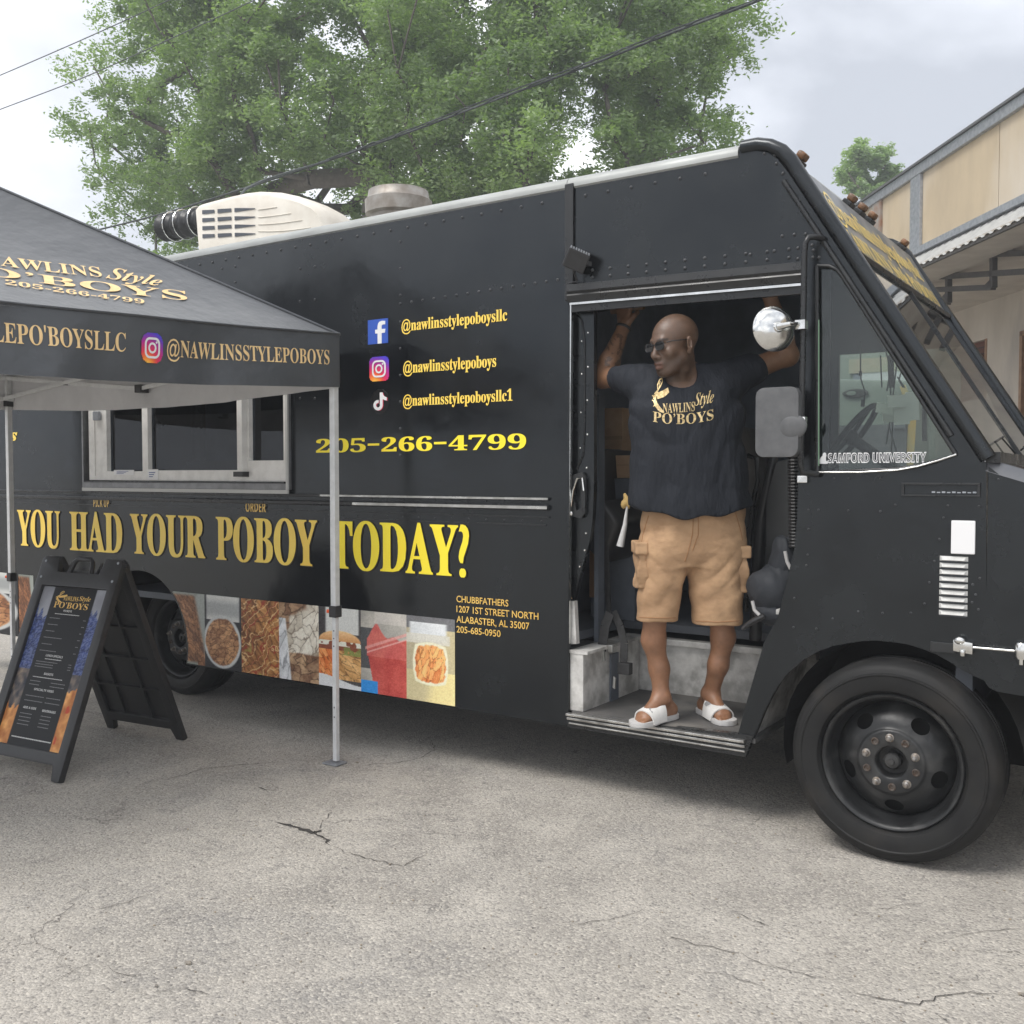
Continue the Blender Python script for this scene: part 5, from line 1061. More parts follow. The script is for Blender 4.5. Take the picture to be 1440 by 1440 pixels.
PAN = mat('tan_panel', (.55, .45, .31), .75, c2=(.46, .375, .26), scale=2.2, stretch=(1, 1, .35), c3=(.60, .53, .43), c3scale=.9, bump=.05)
PAN2 = mat('stucco_wall', (.56, .51, .44), .85, c2=(.46, .415, .355), scale=1.8, stretch=(1, 1, .4), bump=.2, bscale=30, bdist=.004, c3=(.36, .33, .30), c3scale=1.6)
DKM = mat('dark_steel', (.045, .043, .040), .6, c2=(.07, .062, .055), scale=12)
def bbox(name, s0, s1, d0, d1, z0, z1, m_, parent, bevel=0, kind=None):
    q = MB(); vs = [BL(s, d, z) for z in (z0, z1) for d in (d0, d1) for s in (s0, s1)]; q.add(vs, [(0, 2, 3, 1), (4, 5, 7, 6), (0, 1, 5, 4), (2, 6, 7, 3), (0, 4, 6, 2), (1, 3, 7, 5)]); return q.build(name, m_, parent, bevel=bevel, kind=kind)
cuts = [s_near, bs(1407, 200)[0], bs(1291, 330)[0], bs(1240, 340)[0], s_end, s_end+8]
for a, b_ in zip(cuts[:-1], cuts[1:]): bbox('fascia_panel', a+.008, b_-.008, -.012, .03, zfb, zc, PAN, bldg)
bbox('fascia_core', s_near, s_end+8, .03, .2, zfb-.2, zc, DKM, bldg)
bbox('parapet_cap', s_near-.1, s_end+8.1, -.07, .35, zc, zt_-.03, STEEL, bldg, .01); bbox('parapet_flashing', s_near-.1, s_end+8.1, -.10, .36, zt_-.03, zt_, mat('dark_flashing', (.12, .125, .13), .5), bldg)
for px in (1291,): s0 = bs(px, 330)[0]; bbox('steel_post', s0-.16, s0+.14, -.06, -.014, zfb, zc, STEEL, bldg, .005)
s0 = bs(1236, 330)[0]; bbox('rusty_post', s0-.16, s0+.16, -.05, -.014, zfb, zc, mat('rust_post', (.26, .13, .07), .8, c2=(.30, .29, .27), scale=5), bldg)
bbox('awning_flashing', s_near, s_end+8, -.10, -.013, zfb-.09, zfb, STEEL, bldg, .005)
# corrugated awning sheet sloping out below the fascia: ridges run outwards, the edge shows as teeth
WD = .45; cm2 = MB(); pts = []; nS = 260; s = s_near; k = 0
ss = np.linspace(s_near, s_end+6, nS*2)
vs = []
for i, s in enumerate(ss):
    r = .022*(1 if (i//2) % 2 else 0); vs += [BL(s, -.45, zfb-.44+r), BL(s, -.02, zfb-.10+r)]
cm2.add(vs, [(2*i, 2*i+1, 2*i+3, 2*i+2) for i in range(len(ss)-1)]); cm2.build('corrugated_awning', mat('awning_sheet', (.42, .42, .40), .6, .0, c2=(.34, .34, .33), scale=6), bldg)
zA = zfb-.44
bbox('awning_edge', s_near, s_end+6, -.44, -.40, zA-.03, zA, DKM, bldg)
WR = 1.9
bbox('soffit', s_near, s_end+6, -.42, WR, zA+.02, zA+.05, mat('soffit_tan', (.50, .46, .40), .85, c2=(.42, .38, .33), scale=3), bldg)
# recessed wall with openings
wz = zA+.03
def wpx(px, py): return bs(px, py, WR)
dA, dB = wpx(1433, 600)[0], wpx(1520, 600)[0]; zD = wpx(1436, 466)[1]; wA, wB = wpx(1388, 500)[0], wpx(1352, 500)[0]; zW1 = wpx(1388, 476)[1]; zW0 = wpx(1388, 560)[1]
print('openings', dA, dB, zD, wA, wB, zW1, zW0, zA, zt_)
q = MB(); sN, sF = s_near, s_end+8; q.plate([(sN, 0), (sF, 0), (sF, wz), (sN, wz)], [[(dB, 0.001), (dA, 0.001), (dA, zD), (dB, zD)], [(wA, zW0), (wB+.5, zW0), (wB+.5, zW1), (wA, zW1)]], WR, WR+.2, f=lambda u, v, d: BL(u, d, v)); q.build('wall', PAN2, bldg)
bbox('side_wall', sN-.2, sN, -.0, 6, 0, zt_-.05, PAN2, bldg); bbox('far_end_wall', sF, sF+.2, 0, 6, 0, zt_-.05, PAN2, bldg)
bbox('roof', sN, sF, .2, 8, zt_-.3, zt_-.2, DKM, bldg)
BRN = mat('brown_door_paint', (.15, .052, .028), .5, c2=(.10, .035, .02), scale=4)
d_ = bbox('door', dB, dA-.06, WR+.05, WR+.09, 0, zD-.06, BRN, bldg); q = MB()
for (a, b_, c_, e_) in ((dA-.07, dA, 0, zD), (dB, dA, zD-.07, zD)): q.add([BL(s, dd, z) for z in (c_, e_) for dd in (WR-.02, WR+.12) for s in (a, b_)], [(0, 2, 3, 1), (4, 5, 7, 6), (0, 1, 5, 4), (2, 6, 7, 3), (0, 4, 6, 2), (1, 3, 7, 5)])
q.build('door_frame', mat('wood_frame', (.30, .17, .09), .6, c2=(.22, .12, .06), scale=10), bldg)
w_o = bbox('shutter_frame', wA, wA+.06, WR-.01, WR+.1, zW0, zW1, MATS['wood_frame'], bldg)
nsl = 9
for i in range(nsl):
    z0 = zW0+(zW1-zW0)*i/nsl; q = MB(); q.add([BL(wA+.06, WR+.03, z0), BL(wB+.5, WR+.03, z0), BL(wB+.5, WR+.08, z0+(zW1-zW0)/nsl*.95), BL(wA+.06, WR+.08, z0+(zW1-zW0)/nsl*.95)], [(0, 1, 2, 3)]); q.build('slat', BRN, bldg)
bbox('shutter_backing', wA, wB+.5, WR+.1, WR+.14, zW0, zW1, DKM, bldg)
# hanging frames of dark steel bar under the awning
def hang_frame(px0, pxs, ys, dd): pass
BR = []
for (sx, zlow, k) in ((bs(1333, 440, .3), None, 0), (bs(1396, 400, .3), None, 1)): BR.append(sx[0])
q_pts = {}
def br(a, b_, w=.07, d=.3):
    pa = BL(bs(*a, d)[0], d, bs(*a, d)[1]); pb_ = BL(bs(*b_, d)[0], d, bs(*b_, d)[1]); return pa, pb_
for a, b_ in (((1334, 350), (1334, 426)), ((1397, 322), (1397, 405)), ((1290, 357), (1440, 355)), ((1298, 391), (1500, 378)), ((1320, 361), (1500, 353)), ((1300, 408), (1397, 404)), ((1310, 425), (1334, 425)), ((1334, 415), (1324, 425)), ((1397, 396), (1388, 405)), ((1397, 328), (1500, 323)), ((1460, 300), (1460, 385)), ((1296, 370), (1296, 408))):
    if a == (1290, 357): continue
    pa, pb_ = br(a, b_); m = MB(); m.bar(pa, pb_, .07, .07, up=be); m.build('awning_bracket', DKM, bldg)

# ================================================================ VAN beyond the cab windows
vy = 4.3; va = P(1150, 600, y=vy); vb = P(1345, 600, y=vy)
van = empty('parked_van', ((va.x+vb.x)/2, vy+1.5, 0), 'pale green-white van with yellow side stripe parked behind, seen through cab windows', 'van')
VP_ = mat('pale_van_paint', (.30, .35, .30), .35, c2=(.24, .29, .26), scale=2)
def vx(px): return P(px, 600, y=vy).x
def vzz(py, px=1240): return P(px, py, y=vy).z
m = MB(); m.box(vx(1150), vx(1305), vy+.25, vy+1.45, .35, vzz(478)); vb_ = m.build('body', VP_, van, bevel=.08, bseg=3, smooth=50)
m = MB(); m.plate([(vx(1165), .4), (vx(1300), .4), (vx(1298), vzz(552)), (vx(1290), vzz(542)), (vx(1190), vzz(535)), (vx(1170), vzz(545))], [], vy-.35, vy+.25); m.build('hood', VP_, van, bevel=.05, bseg=2, smooth=50)
MB().box(vx(1188), vx(1200), vy+.235, vy+.245, vzz(535), vzz(500)).build('window_post', mat('van_grey', (.25, .28, .33), .4), van)
MB().box(vx(1200), vx(1290), vy+.23, vy+.245, vzz(537), vzz(519)).build('windscreen', mat('pale_reflection', (.66, .70, .72), .15), van)
MB().box(vx(1182), vx(1292), vy+.225, vy+.24, vzz(519), vzz(498)).build('visor', mat('van_tan', (.45, .40, .31), .6, c2=(.38, .42, .32), scale=6), van)
em = MB().lathe([(0, -.014), (.8, -.014), (1, -.006), (1, 0)], (0, 0, 0), (0, 1, 0), 30); ec = P(1203, 553, y=vy-.36); em.v = [(ec.x+x*.10, ec.y+y, ec.z+z*.034) for x, y, z in em.v]; em.build('oval_emblem', mat('emblem_dark', (.07, .075, .07), .4), van)
em = MB().lathe([(0, -.02), (.8, -.02), (1, -.01)], (0, 0, 0), (0, 1, 0), 20); em.v = [(ec.x-.028+x*.042, ec.y+y, ec.z+z*.018) for x, y, z in em.v]; em.build('emblem_centre', VP_, van)
st_ = MB(); st_.plate([(vx(1279), vzz(550)), (vx(1287), vzz(548)), (vx(1303), vzz(582)), (vx(1297), vzz(700)), (vx(1285), vzz(700)), (vx(1292), vzz(590))], [], vy-.355, vy-.352); st_.build('yellow_stripe', mat('van_yellow', (.60, .42, .12), .5, c2=(.40, .44, .30), scale=6), van)
MB().box(vx(1180), vx(1290), vy-.37, vy-.352, .4, vzz(600)).build('grille', mat('van_grille', (.10, .11, .12), .5, c2=(.16, .17, .18), scale=4), van)
MB().box(vx(1269), vx(1289), vy-.385, vy-.37, vzz(606), vzz(589)).build('headlight', mat('lamp_grey', (.2, .22, .24), .2), van)
MB().tube([P(*p, y=vy-.6) for p in ((1300, 620), (1300, 560), (1301, 520))], .02, 6).build('mirror_arm', PLASTIC, van)
for sx in (1175, 1310): MB().lathe([(.2, 0), (.36, 0), (.38, .05), (.38, .2), (.2, .22)], (vx(sx), vy+.1, .38), (1, 0, 0), 24).build('wheel', RUBBER, van, smooth=40)
# dark car further right of the van
car = empty('parked_car', tuple(P(1325, 640, y=6.2).xy)+(0,), 'dark blue-grey car glimpsed low through the cab window beside the van', 'car')
k = P(1325, 640, y=5.6); CP = mat('car_slate', (.10, .12, .15), .3, c2=(.12, .14, .17), scale=3)
m = MB(); sec = [(-.9, .25), (.9, .25), (.95, .6), (.88, .86), (.62, .98), (.50, 1.36), (-.50, 1.36), (-.62, .98), (-.88, .86), (-.95, .6)]; m.plate(sec, [], 0, 4.2, f=lambda u, v, d: Vector((k.x+.35+u, k.y+d, v*1.22))); m.build('body', CP, car, bevel=.08, bseg=3, smooth=50)
MB().plate([(-.46, 1.02), (.46, 1.02), (.40, 1.30), (-.40, 1.30)], [], -.01, 0, f=lambda u, v, d: Vector((k.x+.35+u, k.y+d, v*1.22))).build('windscreen', mat('car_glass', (.03, .035, .04), .1), car)
MB().box(k.x-.1, k.x+.3, k.y-.02, k.y, .90, 1.0).build('number_plate', WHITE, car)
for sx in (-.8, .8): MB().lathe([(.2, 0), (.30, 0), (.32, .05), (.32, .18), (.2, .2)], (k.x+.25+sx, k.y+.7, .32), (1, 0, 0), 20).build('wheel', RUBBER, car, smooth=40)

# ================================================================ CABLES
CB = mat('cable_black', (.03, .033, .035), .6, c2=(.06, .075, .07), scale=30)
def cable(pix, y, r, n=8):
    pts = [P(*p, y=y) for p in pix]; q = []
    for i in range(len(pts)-1):
        a = pts[max(i-1, 0)]; b_ = pts[i]; c = pts[i+1]; d = pts[min(i+2, len(pts)-1)]
        for j in range(n):
            t = j/n; q.append(.5*((2*b_)+(c-a)*t+(2*a-5*b_+4*c-d)*t*t+(3*b_-a-3*c+d)*t**3))
    q.append(pts[-1]); return q
main = [(1180, -52), (1071, -1), (955, 42), (825, 93), (681, 146), (580, 184), (464, 225), (334, 268), (230, 300), (121, 327), (0, 352), (-160, 380)]
q = cable(main, 5.0, 0); m = MB(); m.tube(q, .013, 6)
k = len(q); hel = []
for i, p in enumerate(q[:56]):
    a = i*1.9; hel.append(p+Vector((0, math.cos(a), math.sin(a)))*.020+Vector((0, 0, .012)))
m.tube(hel, .007, 5); m.tube([p+Vector((0, .01, .035*math.sin(PI*i/56)+.006)) for i, p in enumerate(q[:57])], .009, 5)
tag(m.build('power_cable', CB, None, smooth=60), 'thick twisted black overhead cable running down above the truck roof', 'cable')
dq = [P(464, 225, y=5.0), P(420, 238, y=3.8), P(375, 252, y=2.2), P(345, 266, y=1.2), P(334, 282, y=.9)]; m = MB(); m.tube(dq, .011, 6); tag(m.build('supply_cable', CB, None, smooth=60), 'short cable dropping from the overhead line to the roof air conditioner', 'cable')
for pts, lb in ((((-40, 122), (0, 106), (120, 54), (240, -1), (330, -46)), 'upper thin overhead wire crossing the top left corner'), (((-40, 170), (0, 154), (120, 108), (250, 50), (360, -1), (440, -42)), 'lower thin overhead wire crossing the top left corner')):
    m = MB(); m.tube(cable(pts, 9.0, 0), .011, 5); tag(m.build('overhead_wire', CB, None), lb, 'wire')

# ================================================================ TREES
def leaf_mat(name, c, c2):
    m = bpy.data.materials.new(name); m.use_nodes = True; n = m.node_tree; n.nodes.clear(); lk = n.links.new
    o = n.nodes.new('ShaderNodeOutputMaterial'); d = n.nodes.new('ShaderNodeBsdfDiffuse'); t = n.nodes.new('ShaderNodeBsdfTranslucent'); g = n.nodes.new('ShaderNodeBsdfGlossy'); g.inputs['Roughness'].default_value = .45; g.inputs[0].default_value = (1, 1, 1, 1)
    a = n.nodes.new('ShaderNodeVertexColor'); a.layer_name = 'Col'
    mx = n.nodes.new('ShaderNodeMix'); mx.data_type = 'RGBA'; mx.inputs[6].default_value = (*c, 1); mx.inputs[7].default_value = (*c2, 1); lk(a.outputs[0], mx.inputs[0])
    tm = n.nodes.new('ShaderNodeMix'); tm.data_type = 'RGBA'; tm.blend_type = 'MULTIPLY'; tm.inputs[0].default_value = 1; tm.inputs[7].default_value = (1.5, 1.7, .7, 1); lk(mx.outputs[2], tm.inputs[6])
    m1 = n.nodes.new('ShaderNodeMixShader'); m1.inputs[0].default_value = .42; m2 = n.nodes.new('ShaderNodeMixShader'); m2.inputs[0].default_value = .05
    lk(mx.outputs[2], d.inputs[0]); lk(tm.outputs[2], t.inputs[0]); lk(d.outputs[0], m1.inputs[1]); lk(t.outputs[0], m1.inputs[2]); lk(m1.outputs[0], m2.inputs[1]); lk(g.outputs[0], m2.inputs[2]); lk(m2.outputs[0], o.inputs[0]); return m
BARK = mat('grey_bark', (.13, .115, .095), .85, c2=(.085, .075, .06), scale=8, bump=.4, bscale=20)
LEAFG = leaf_mat('oak_leaves', (.115, .180, .072), (.27, .37, .150)); LEAFP = leaf_mat('pine_leaves', (.17, .26, .12), (.30, .40, .20))
def tree(name, base, crown, n_cl, n_lf, lsize, clr, seed, label, trunk_h, tr_r=.28, lmat=None, kind='tree', group=None, low=-.6, flat=.6):
    """crown: (centre, radii) in metres"""
    rg = np.random.default_rng(seed); root = empty(name, base, label, kind, group)
    (cx, cy, cz), (rx, ry, rz) = crown; cl = []
    while len(cl) < n_cl:
        p = rg.uniform(-1, 1, 3); r = np.linalg.norm(p)
        if r > 1 or r < .32 or p[2] < low: continue
        if rg.random() > r**1.3: continue
        w = 1+.16*math.sin(p[0]*5+seed)*math.cos(p[2]*4+seed*2)
        cl.append((cx+p[0]*rx*w, cy+p[1]*ry*w, cz+p[2]*rz*w))
    cl = np.array(cl); b0 = np.array(base, float); nodes = [b0, b0+np.array([0, 0, trunk_h*.5]), b0+np.array([.1, 0, trunk_h])]; par = [-1, 0, 1]; order = np.argsort(np.linalg.norm(cl-nodes[2], axis=1))
    for i in order:
        p = cl[i]; N_ = np.array(nodes[2:]); dz_ = p[2]-N_[:, 2]; d = np.linalg.norm(N_-p, axis=1)+np.maximum(0, .3-dz_)*3; j = int(d.argmin())+2; q = nodes[j]; L_ = np.linalg.norm(p-q); k = max(1, int(L_/.8)); prev = j
        for s in range(1, k+1):
            t = s/k; c = q+(p-q)*t+rg.normal(0, .09, 3)*(t < 1)-np.array([0, 0, .18*math.sin(PI*t)]); nodes.append(c); par.append(prev); prev = len(nodes)-1
    w = np.zeros(len(nodes)); ch = [0]*len(nodes)
    for i in range(len(nodes)-1, 0, -1):
        if w[i] == 0: w[i] = 1
        w[par[i]] += w[i]
    rad = tr_r*(w/w[0])**.5; rad = np.maximum(rad, .012); m = MB()
    for i in range(1, len(nodes)):
        a, b_ = nodes[par[i]], nodes[i]; ra = min(rad[par[i]], rad[i]*1.35); m.tube([a, b_], [ra, rad[i]], 6 if rad[i] > .05 else 4, cap=False)
    m.build('trunk', BARK, root, smooth=60)
    tot = n_cl*n_lf; ci = np.repeat(np.arange(n_cl), n_lf); cr_ = clr*rg.uniform(.65, 1.25, n_cl)
    # each clump is made of sprays: short twigs with leaves round them
    ns = 14; sp = rg.normal(0, 1, (n_cl, ns, 3)); sp /= np.linalg.norm(sp, axis=2, keepdims=True); sp *= rg.uniform(.35, 1, (n_cl, ns, 1))**.6; sp[..., 2] *= flat
    si = rg.integers(0, ns, tot); off = sp[ci, si]*cr_[ci][:, None]*rg.uniform(.55, 1.05, tot)[:, None]+rg.normal(0, .11, (tot, 3))*cr_[ci][:, None]
    pos = cl[ci]+off
    d1 = rg.normal(0, 1, (tot, 3)); d1[:, 2] *= .5; d1 /= np.linalg.norm(d1, axis=1, keepdims=True); d2 = np.cross(d1, rg.normal(0, 1, (tot, 3))); d2 /= np.linalg.norm(d2, axis=1, keepdims=True)
    sz = (lsize*rg.uniform(.6, 1.3, tot))[:, None]; V = np.empty((tot, 4, 3)); V[:, 0] = pos-d1*sz; V[:, 1] = pos-d2*sz*.42; V[:, 2] = pos+d1*sz; V[:, 3] = pos+d2*sz*.42
    me = bpy.data.meshes.new('foliage'); me.vertices.add(tot*4); me.vertices.foreach_set('co', V.ravel()); me.loops.add(tot*4); me.loops.foreach_set('vertex_index', np.arange(tot*4)); me.polygons.add(tot); me.polygons.foreach_set('loop_start', np.arange(tot)*4); me.update(calc_edges=True)
    tone = np.clip(rg.uniform(0, 1, n_cl)[ci]*.6+rg.uniform(0, 1, tot)*.4, 0, 1); cc = np.repeat(np.stack([tone, tone, tone, np.ones(tot)], 1), 4, axis=0)
    at = me.color_attributes.new('Col', 'FLOAT_COLOR', 'POINT'); at.data.foreach_set('color', cc.ravel()); link('crown', me, lmat or LEAFG, root, kind='stuff')
    return root
def tpos(px, y): p = P(px, 640, y=y); return p.x, p.y
def ctr(px, py, y): p = P(px, py, y=y); return (p.x, p.y, p.z)
c1 = ctr(400, 120, 15); c2_ = ctr(772, 150, 16)
tree('oak_tree', (P(520, 600, y=15).x, 15, 0), (c1, (6.3, 4.2, 5.9)), 290, 1000, .062, 1.0, 4, 'large light-green leafy tree behind the truck at left, trunk near centre', 3.6, .24, group=None)
tree('oak_tree', (P(700, 600, y=17).x, 17, 0), (c2_, (4.25, 4.0, 6.0)), 290, 1000, .058, .98, 9, 'large denser green tree behind the truck cab, right of the light-green one', 3.2, .20)
c3 = ctr(1225, 262, 34); tree('pine_tree', (c3[0], 34, 0), (c3, (1.15, 1.1, 1.5)), 30, 700, .085, .55, 21, 'small bright green tree top showing above the building roofline', 6.5, .16, lmat=LEAFP)
c4 = ctr(215, 335, 13); tree('oak_tree', (c4[0], 13, 0), ((c4[0], 13, c4[2]-1.8), (2.2, 1.6, 2.0)), 34, 700, .055, .7, 31, 'low leafy tree showing just above the truck roof between tent and air conditioner', 1.5, .12)
# ================================================================ PERSON
G0 = P(966, 650, y=.13); G0 = Vector((G0.x, G0.y, 0)); WA = -FH            # local axes: RT (image right), WA (towards the camera), z
def lp(px, py, w): p = P(px, py, n=FH, p0=G0+WA*w)-G0; return np.array([p.dot(RT), p.dot(WA), p.z])
def lw(x, y, z): p = Vector((x, y, z))-G0; return np.array([p.dot(RT), p.dot(WA), p.z])
def lf(px, py, z): return lw(*P(px, py, z=z))
class Field:
    def __init__(s, lo, hi, h):
        s.lo = np.array(lo, float); s.h = h; s.n = np.ceil((np.array(hi)-s.lo)/h).astype(int)+1; s.F = np.full(s.n, .2, np.float32); s.ax = [(s.lo[i]+h*np.arange(s.n[i])).astype(np.float32) for i in range(3)]
    def put(s, lo, hi, fn, k=.01, op='u'):
        a = np.maximum(np.floor((np.array(lo)-s.lo)/s.h).astype(int), 0); b = np.minimum(np.ceil((np.array(hi)-s.lo)/s.h).astype(int)+1, s.n)
        if (b <= a).any(): return
        sl = tuple(slice(a[i], b[i]) for i in range(3)); X = s.ax[0][sl[0]][:, None, None]; Y = s.ax[1][sl[1]][None, :, None]; Z = s.ax[2][sl[2]][None, None, :]
        d = fn(X, Y, Z).astype(np.float32); A = s.F[sl]
        if op == 'u': h = np.maximum(k-np.abs(A-d), 0)/k; s.F[sl] = np.minimum(A, d)-h*h*k*.25
        elif op == 's': d = -d; h = np.maximum(k-np.abs(A-d), 0)/k; s.F[sl] = np.maximum(A, d)+h*h*k*.25
        elif op == 'i': s.F[sl] = np.maximum(A, d)
        elif op == '+': s.F[sl] = A+d
    def cap(s, a, b, ra, rb=None, k=.012, op='u', sq=(1, 1, 1)):
        a, b = np.array(a, float), np.array(b, float); rb = ra if rb is None else rb; q = np.array(sq, float); ab = (b-a)*q; L2 = max(1e-9, ab@ab); m = max(ra, rb)/min(q)+k*1.5+.01
        def fn(X, Y, Z):
            x, y, z = (X-a[0])*q[0], (Y-a[1])*q[1], (Z-a[2])*q[2]; t = np.clip((x*ab[0]+y*ab[1]+z*ab[2])/L2, 0, 1)
            return np.sqrt((x-t*ab[0])**2+(y-t*ab[1])**2+(z-t*ab[2])**2)-(ra+(rb-ra)*t)
        s.put(np.minimum(a, b)-m, np.maximum(a, b)+m, fn, k, op)
    def ell(s, c, r, R=None, k=.012, op='u'):
        """ellipsoid; R rows are its axes"""
        c = np.array(c, float); R = np.eye(3) if R is None else np.array(R); r = np.array(r, float); m = r.max()+k*1.5+.01
        def fn(X, Y, Z):
            x, y, z = X-c[0], Y-c[1], Z-c[2]; q = [(R[i][0]*x+R[i][1]*y+R[i][2]*z) for i in range(3)]
            k0 = np.sqrt(sum((q[i]/r[i])**2 for i in range(3))); k1 = np.sqrt(sum((q[i]/r[i]**2)**2 for i in range(3)))+1e-6; return k0*(k0-1)/k1
        s.put(c-m, c+m, fn, k, op)
    def loft(s, secs, k=.02, p=2.3, op='u'):
        """secs: (z, cu, cw, ru, rw) stacked elliptical sections"""
        S_ = sorted(secs); z = [q[0] for q in S_]; lo = [min(q[1]-q[3] for q in S_)-.03, min(q[2]-q[4] for q in S_)-.03, z[0]-.03]; hi = [max(q[1]+q[3] for q in S_)+.03, max(q[2]+q[4] for q in S_)+.03, z[-1]+.03]
        def fn(X, Y, Z):
            cu, cw, ru, rw = [np.interp(Z, z, [q[i] for q in S_]) for i in range(1, 5)]
            q = (np.abs((X-cu)/ru)**p+np.abs((Y-cw)/rw)**p)**(1/p); d = (q-1)*np.minimum(ru, rw); e = np.maximum(z[0]-Z, Z-z[-1]); return np.where(e > 0, np.maximum(d, e), np.maximum(d, e*1.0))
        s.put(lo, hi, fn, k, op)
    def mesh(s, sm=1):
        F = s.F; I = F < 0; n = s.n
        c = np.zeros(n-1, np.int8)
        for i in (0, 1):
            for j in (0, 1):
                for k in (0, 1): c += I[i:n[0]-1+i, j:n[1]-1+j, k:n[2]-1+k]
        act = (c > 0) & (c < 8); idx = np.argwhere(act); N = len(idx); acc = np.zeros((N, 3)); cnt = np.zeros(N)
        V = {(i, j, k): F[idx[:, 0]+i, idx[:, 1]+j, idx[:, 2]+k] for i in (0, 1) for j in (0, 1) for k in (0, 1)}
        for a in V:
            for ax in range(3):
                if a[ax] == 0:
                    b = list(a); b[ax] = 1; b = tuple(b); fa, fb = V[a], V[b]; m = (fa < 0) != (fb < 0); t = np.where(m, fa/np.where(m, fa-fb, 1), 0); p = np.tile(np.array(a, float), (N, 1)); p[:, ax] = t; acc += p*m[:, None]; cnt += m
        pos = s.lo+(idx+acc/cnt[:, None])*s.h; vid = np.full(n-1, -1, np.int32); vid[act] = np.arange(N); Q = []
        for ax in range(3):
            u, v = [(1, 2), (2, 0), (0, 1)][ax]; sl0 = [slice(None)]*3; sl1 = [slice(None)]*3; sl0[ax] = slice(0, -1); sl1[ax] = slice(1, None); A, B = I[tuple(sl0)], I[tuple(sl1)]
            E = np.argwhere(A != B); E = E[(E[:, u] > 0) & (E[:, v] > 0) & (E[:, u] < n[u]-1) & (E[:, v] < n[v]-1)]; fl = A[tuple(E.T)]
            def g(du, dv): q = E.copy(); q[:, u] -= du; q[:, v] -= dv; return vid[tuple(q.T)]
            q = np.stack([g(1, 1), g(0, 1), g(0, 0), g(1, 0)], 1); q[~fl] = q[~fl][:, ::-1]; Q.append(q)
        Q = np.concatenate(Q); Q = Q[(Q >= 0).all(1)]
        for _ in range(sm):
            acc = np.zeros_like(pos); cnt = np.zeros(N)
            for i in range(4):
                for j in ((i+1) % 4, (i+3) % 4): np.add.at(acc, Q[:, i], pos[Q[:, j]]); np.add.at(cnt, Q[:, i], 1)
            pos = pos*.5+.5*acc/np.maximum(cnt, 1)[:, None]
        return pos, Q
def to_world(pos): return np.array(G0)[None]+pos[:, :1]*np.array(RT)+pos[:, 1:2]*np.array(WA)+pos[:, 2:3]*np.array([0, 0, 1.])
def body_obj(name, pos, Q, m, parent, col=None):
    w = to_world(pos); me = bpy.data.meshes.new(name); me.vertices.add(len(w)); me.vertices.foreach_set('co', w.ravel()); me.loops.add(len(Q)*4); me.loops.foreach_set('vertex_index', Q.ravel().astype(np.int32)); me.polygons.add(len(Q)); me.polygons.foreach_set('loop_start', np.arange(len(Q))*4); me.update(calc_edges=True)
    me.polygons.foreach_set('use_smooth', [True]*len(Q))
    if col is not None:
        at = me.color_attributes.new('Col', 'FLOAT_COLOR', 'POINT'); at.data.foreach_set('color', np.concatenate([col, np.ones((len(w), 1))], 1).ravel())
    return link(name, me, m, parent)
man = empty('person', (G0.x, G0.y, .385), 'bald man in sunglasses, black T-shirt, khaki cargo shorts and white slides standing in truck doorway', 'person')
FZ = .386
skin = Field((-.52, -.55, .37), (.56, .32, 2.48), .0046)
nb = lp(957, 540, .0); sL, sR = lp(900, 534, -.03), lp(1034, 528, -.02); eL, eR = lp(848, 531, -.27), lp(1107, 500, -.04)
rl = P(882, 434, y=.30); hL = lw(rl.x, rl.y, rl.z); rr_ = P(1086, 390, y=.33); hR = lw(rr_.x, rr_.y, rr_.z+.01)
RD = np.array([RT.x, -FH.x, 0.]); RD /= np.linalg.norm(RD)          # truck's length axis in local terms
def arm(sh, el, hd, sd, side):
    skin.cap(sh, el, .056, .046, .02); wr = hd+np.array([0, 0, -.092])+(0.035)*np.array([RD[1]*-1, RD[0], 0])
    mid = el+(wr-el)*.30; skin.cap(el, mid, .047, .050, .02); skin.cap(mid, wr, .050, .029, .02); skin.ell(el, (.048, .05, .046), k=.02)
    N_ = np.array([-RD[1], RD[0], 0]); up = np.array([0, 0, 1.]); R_ = RD*side
    f = lambda s, u, n: hd+R_*s+up*(u-.088)+N_*n
    skin.cap(wr, f(0, .02, .034), .028, .026, .02)
    for s in (-.030, -.010, .011, .031): skin.cap(f(s*.6, .015, .034), f(s, .082, .031), .015, .013, .010)
    for s, e in ((-.034, -.006), (-.0115, 0), (.0115, .003), (.034, -.003)):
        pts = [f(s, .080, .030), f(s*1.02, .112+e, .016), f(s*1.02, .112+e, -.016), f(s, .090, -.030)]
        for a, b, r0, r1 in zip(pts[:-1], pts[1:], (.0105, .0098, .0090), (.0098, .0090, .0078)): skin.cap(a, b, r0, r1, .004)
    pts = [f(.030, .02, .036), f(.052, .045, .028), f(.056, .064, .004), f(.046, .070, -.016)]
    for a, b, r0, r1 in zip(pts[:-1], pts[1:], (.016, .0125, .011), (.0125, .011, .009)): skin.cap(a, b, r0, r1, .006)
    return wr
wL = arm(sL, eL, hL, 1, 1); wR = arm(sR, eR, hR, 1, -1)
# torso under the clothes, neck
skin.loft([(lp(966, 730, 0)[2], 0, 0, .15, .10), (lp(966, 650, 0)[2], 0, 0, .17, .11), (lp(966, 560, 0)[2], 0, 0, .18, .11), (lp(966, 525, 0)[2], -.01, 0, .13, .085), (lp(966, 512, 0)[2], -.02, -.01, .08, .06)], k=.03)
skin.cap(nb, sL, .06, .055, .04); skin.cap(nb, sR, .06, .055, .04)
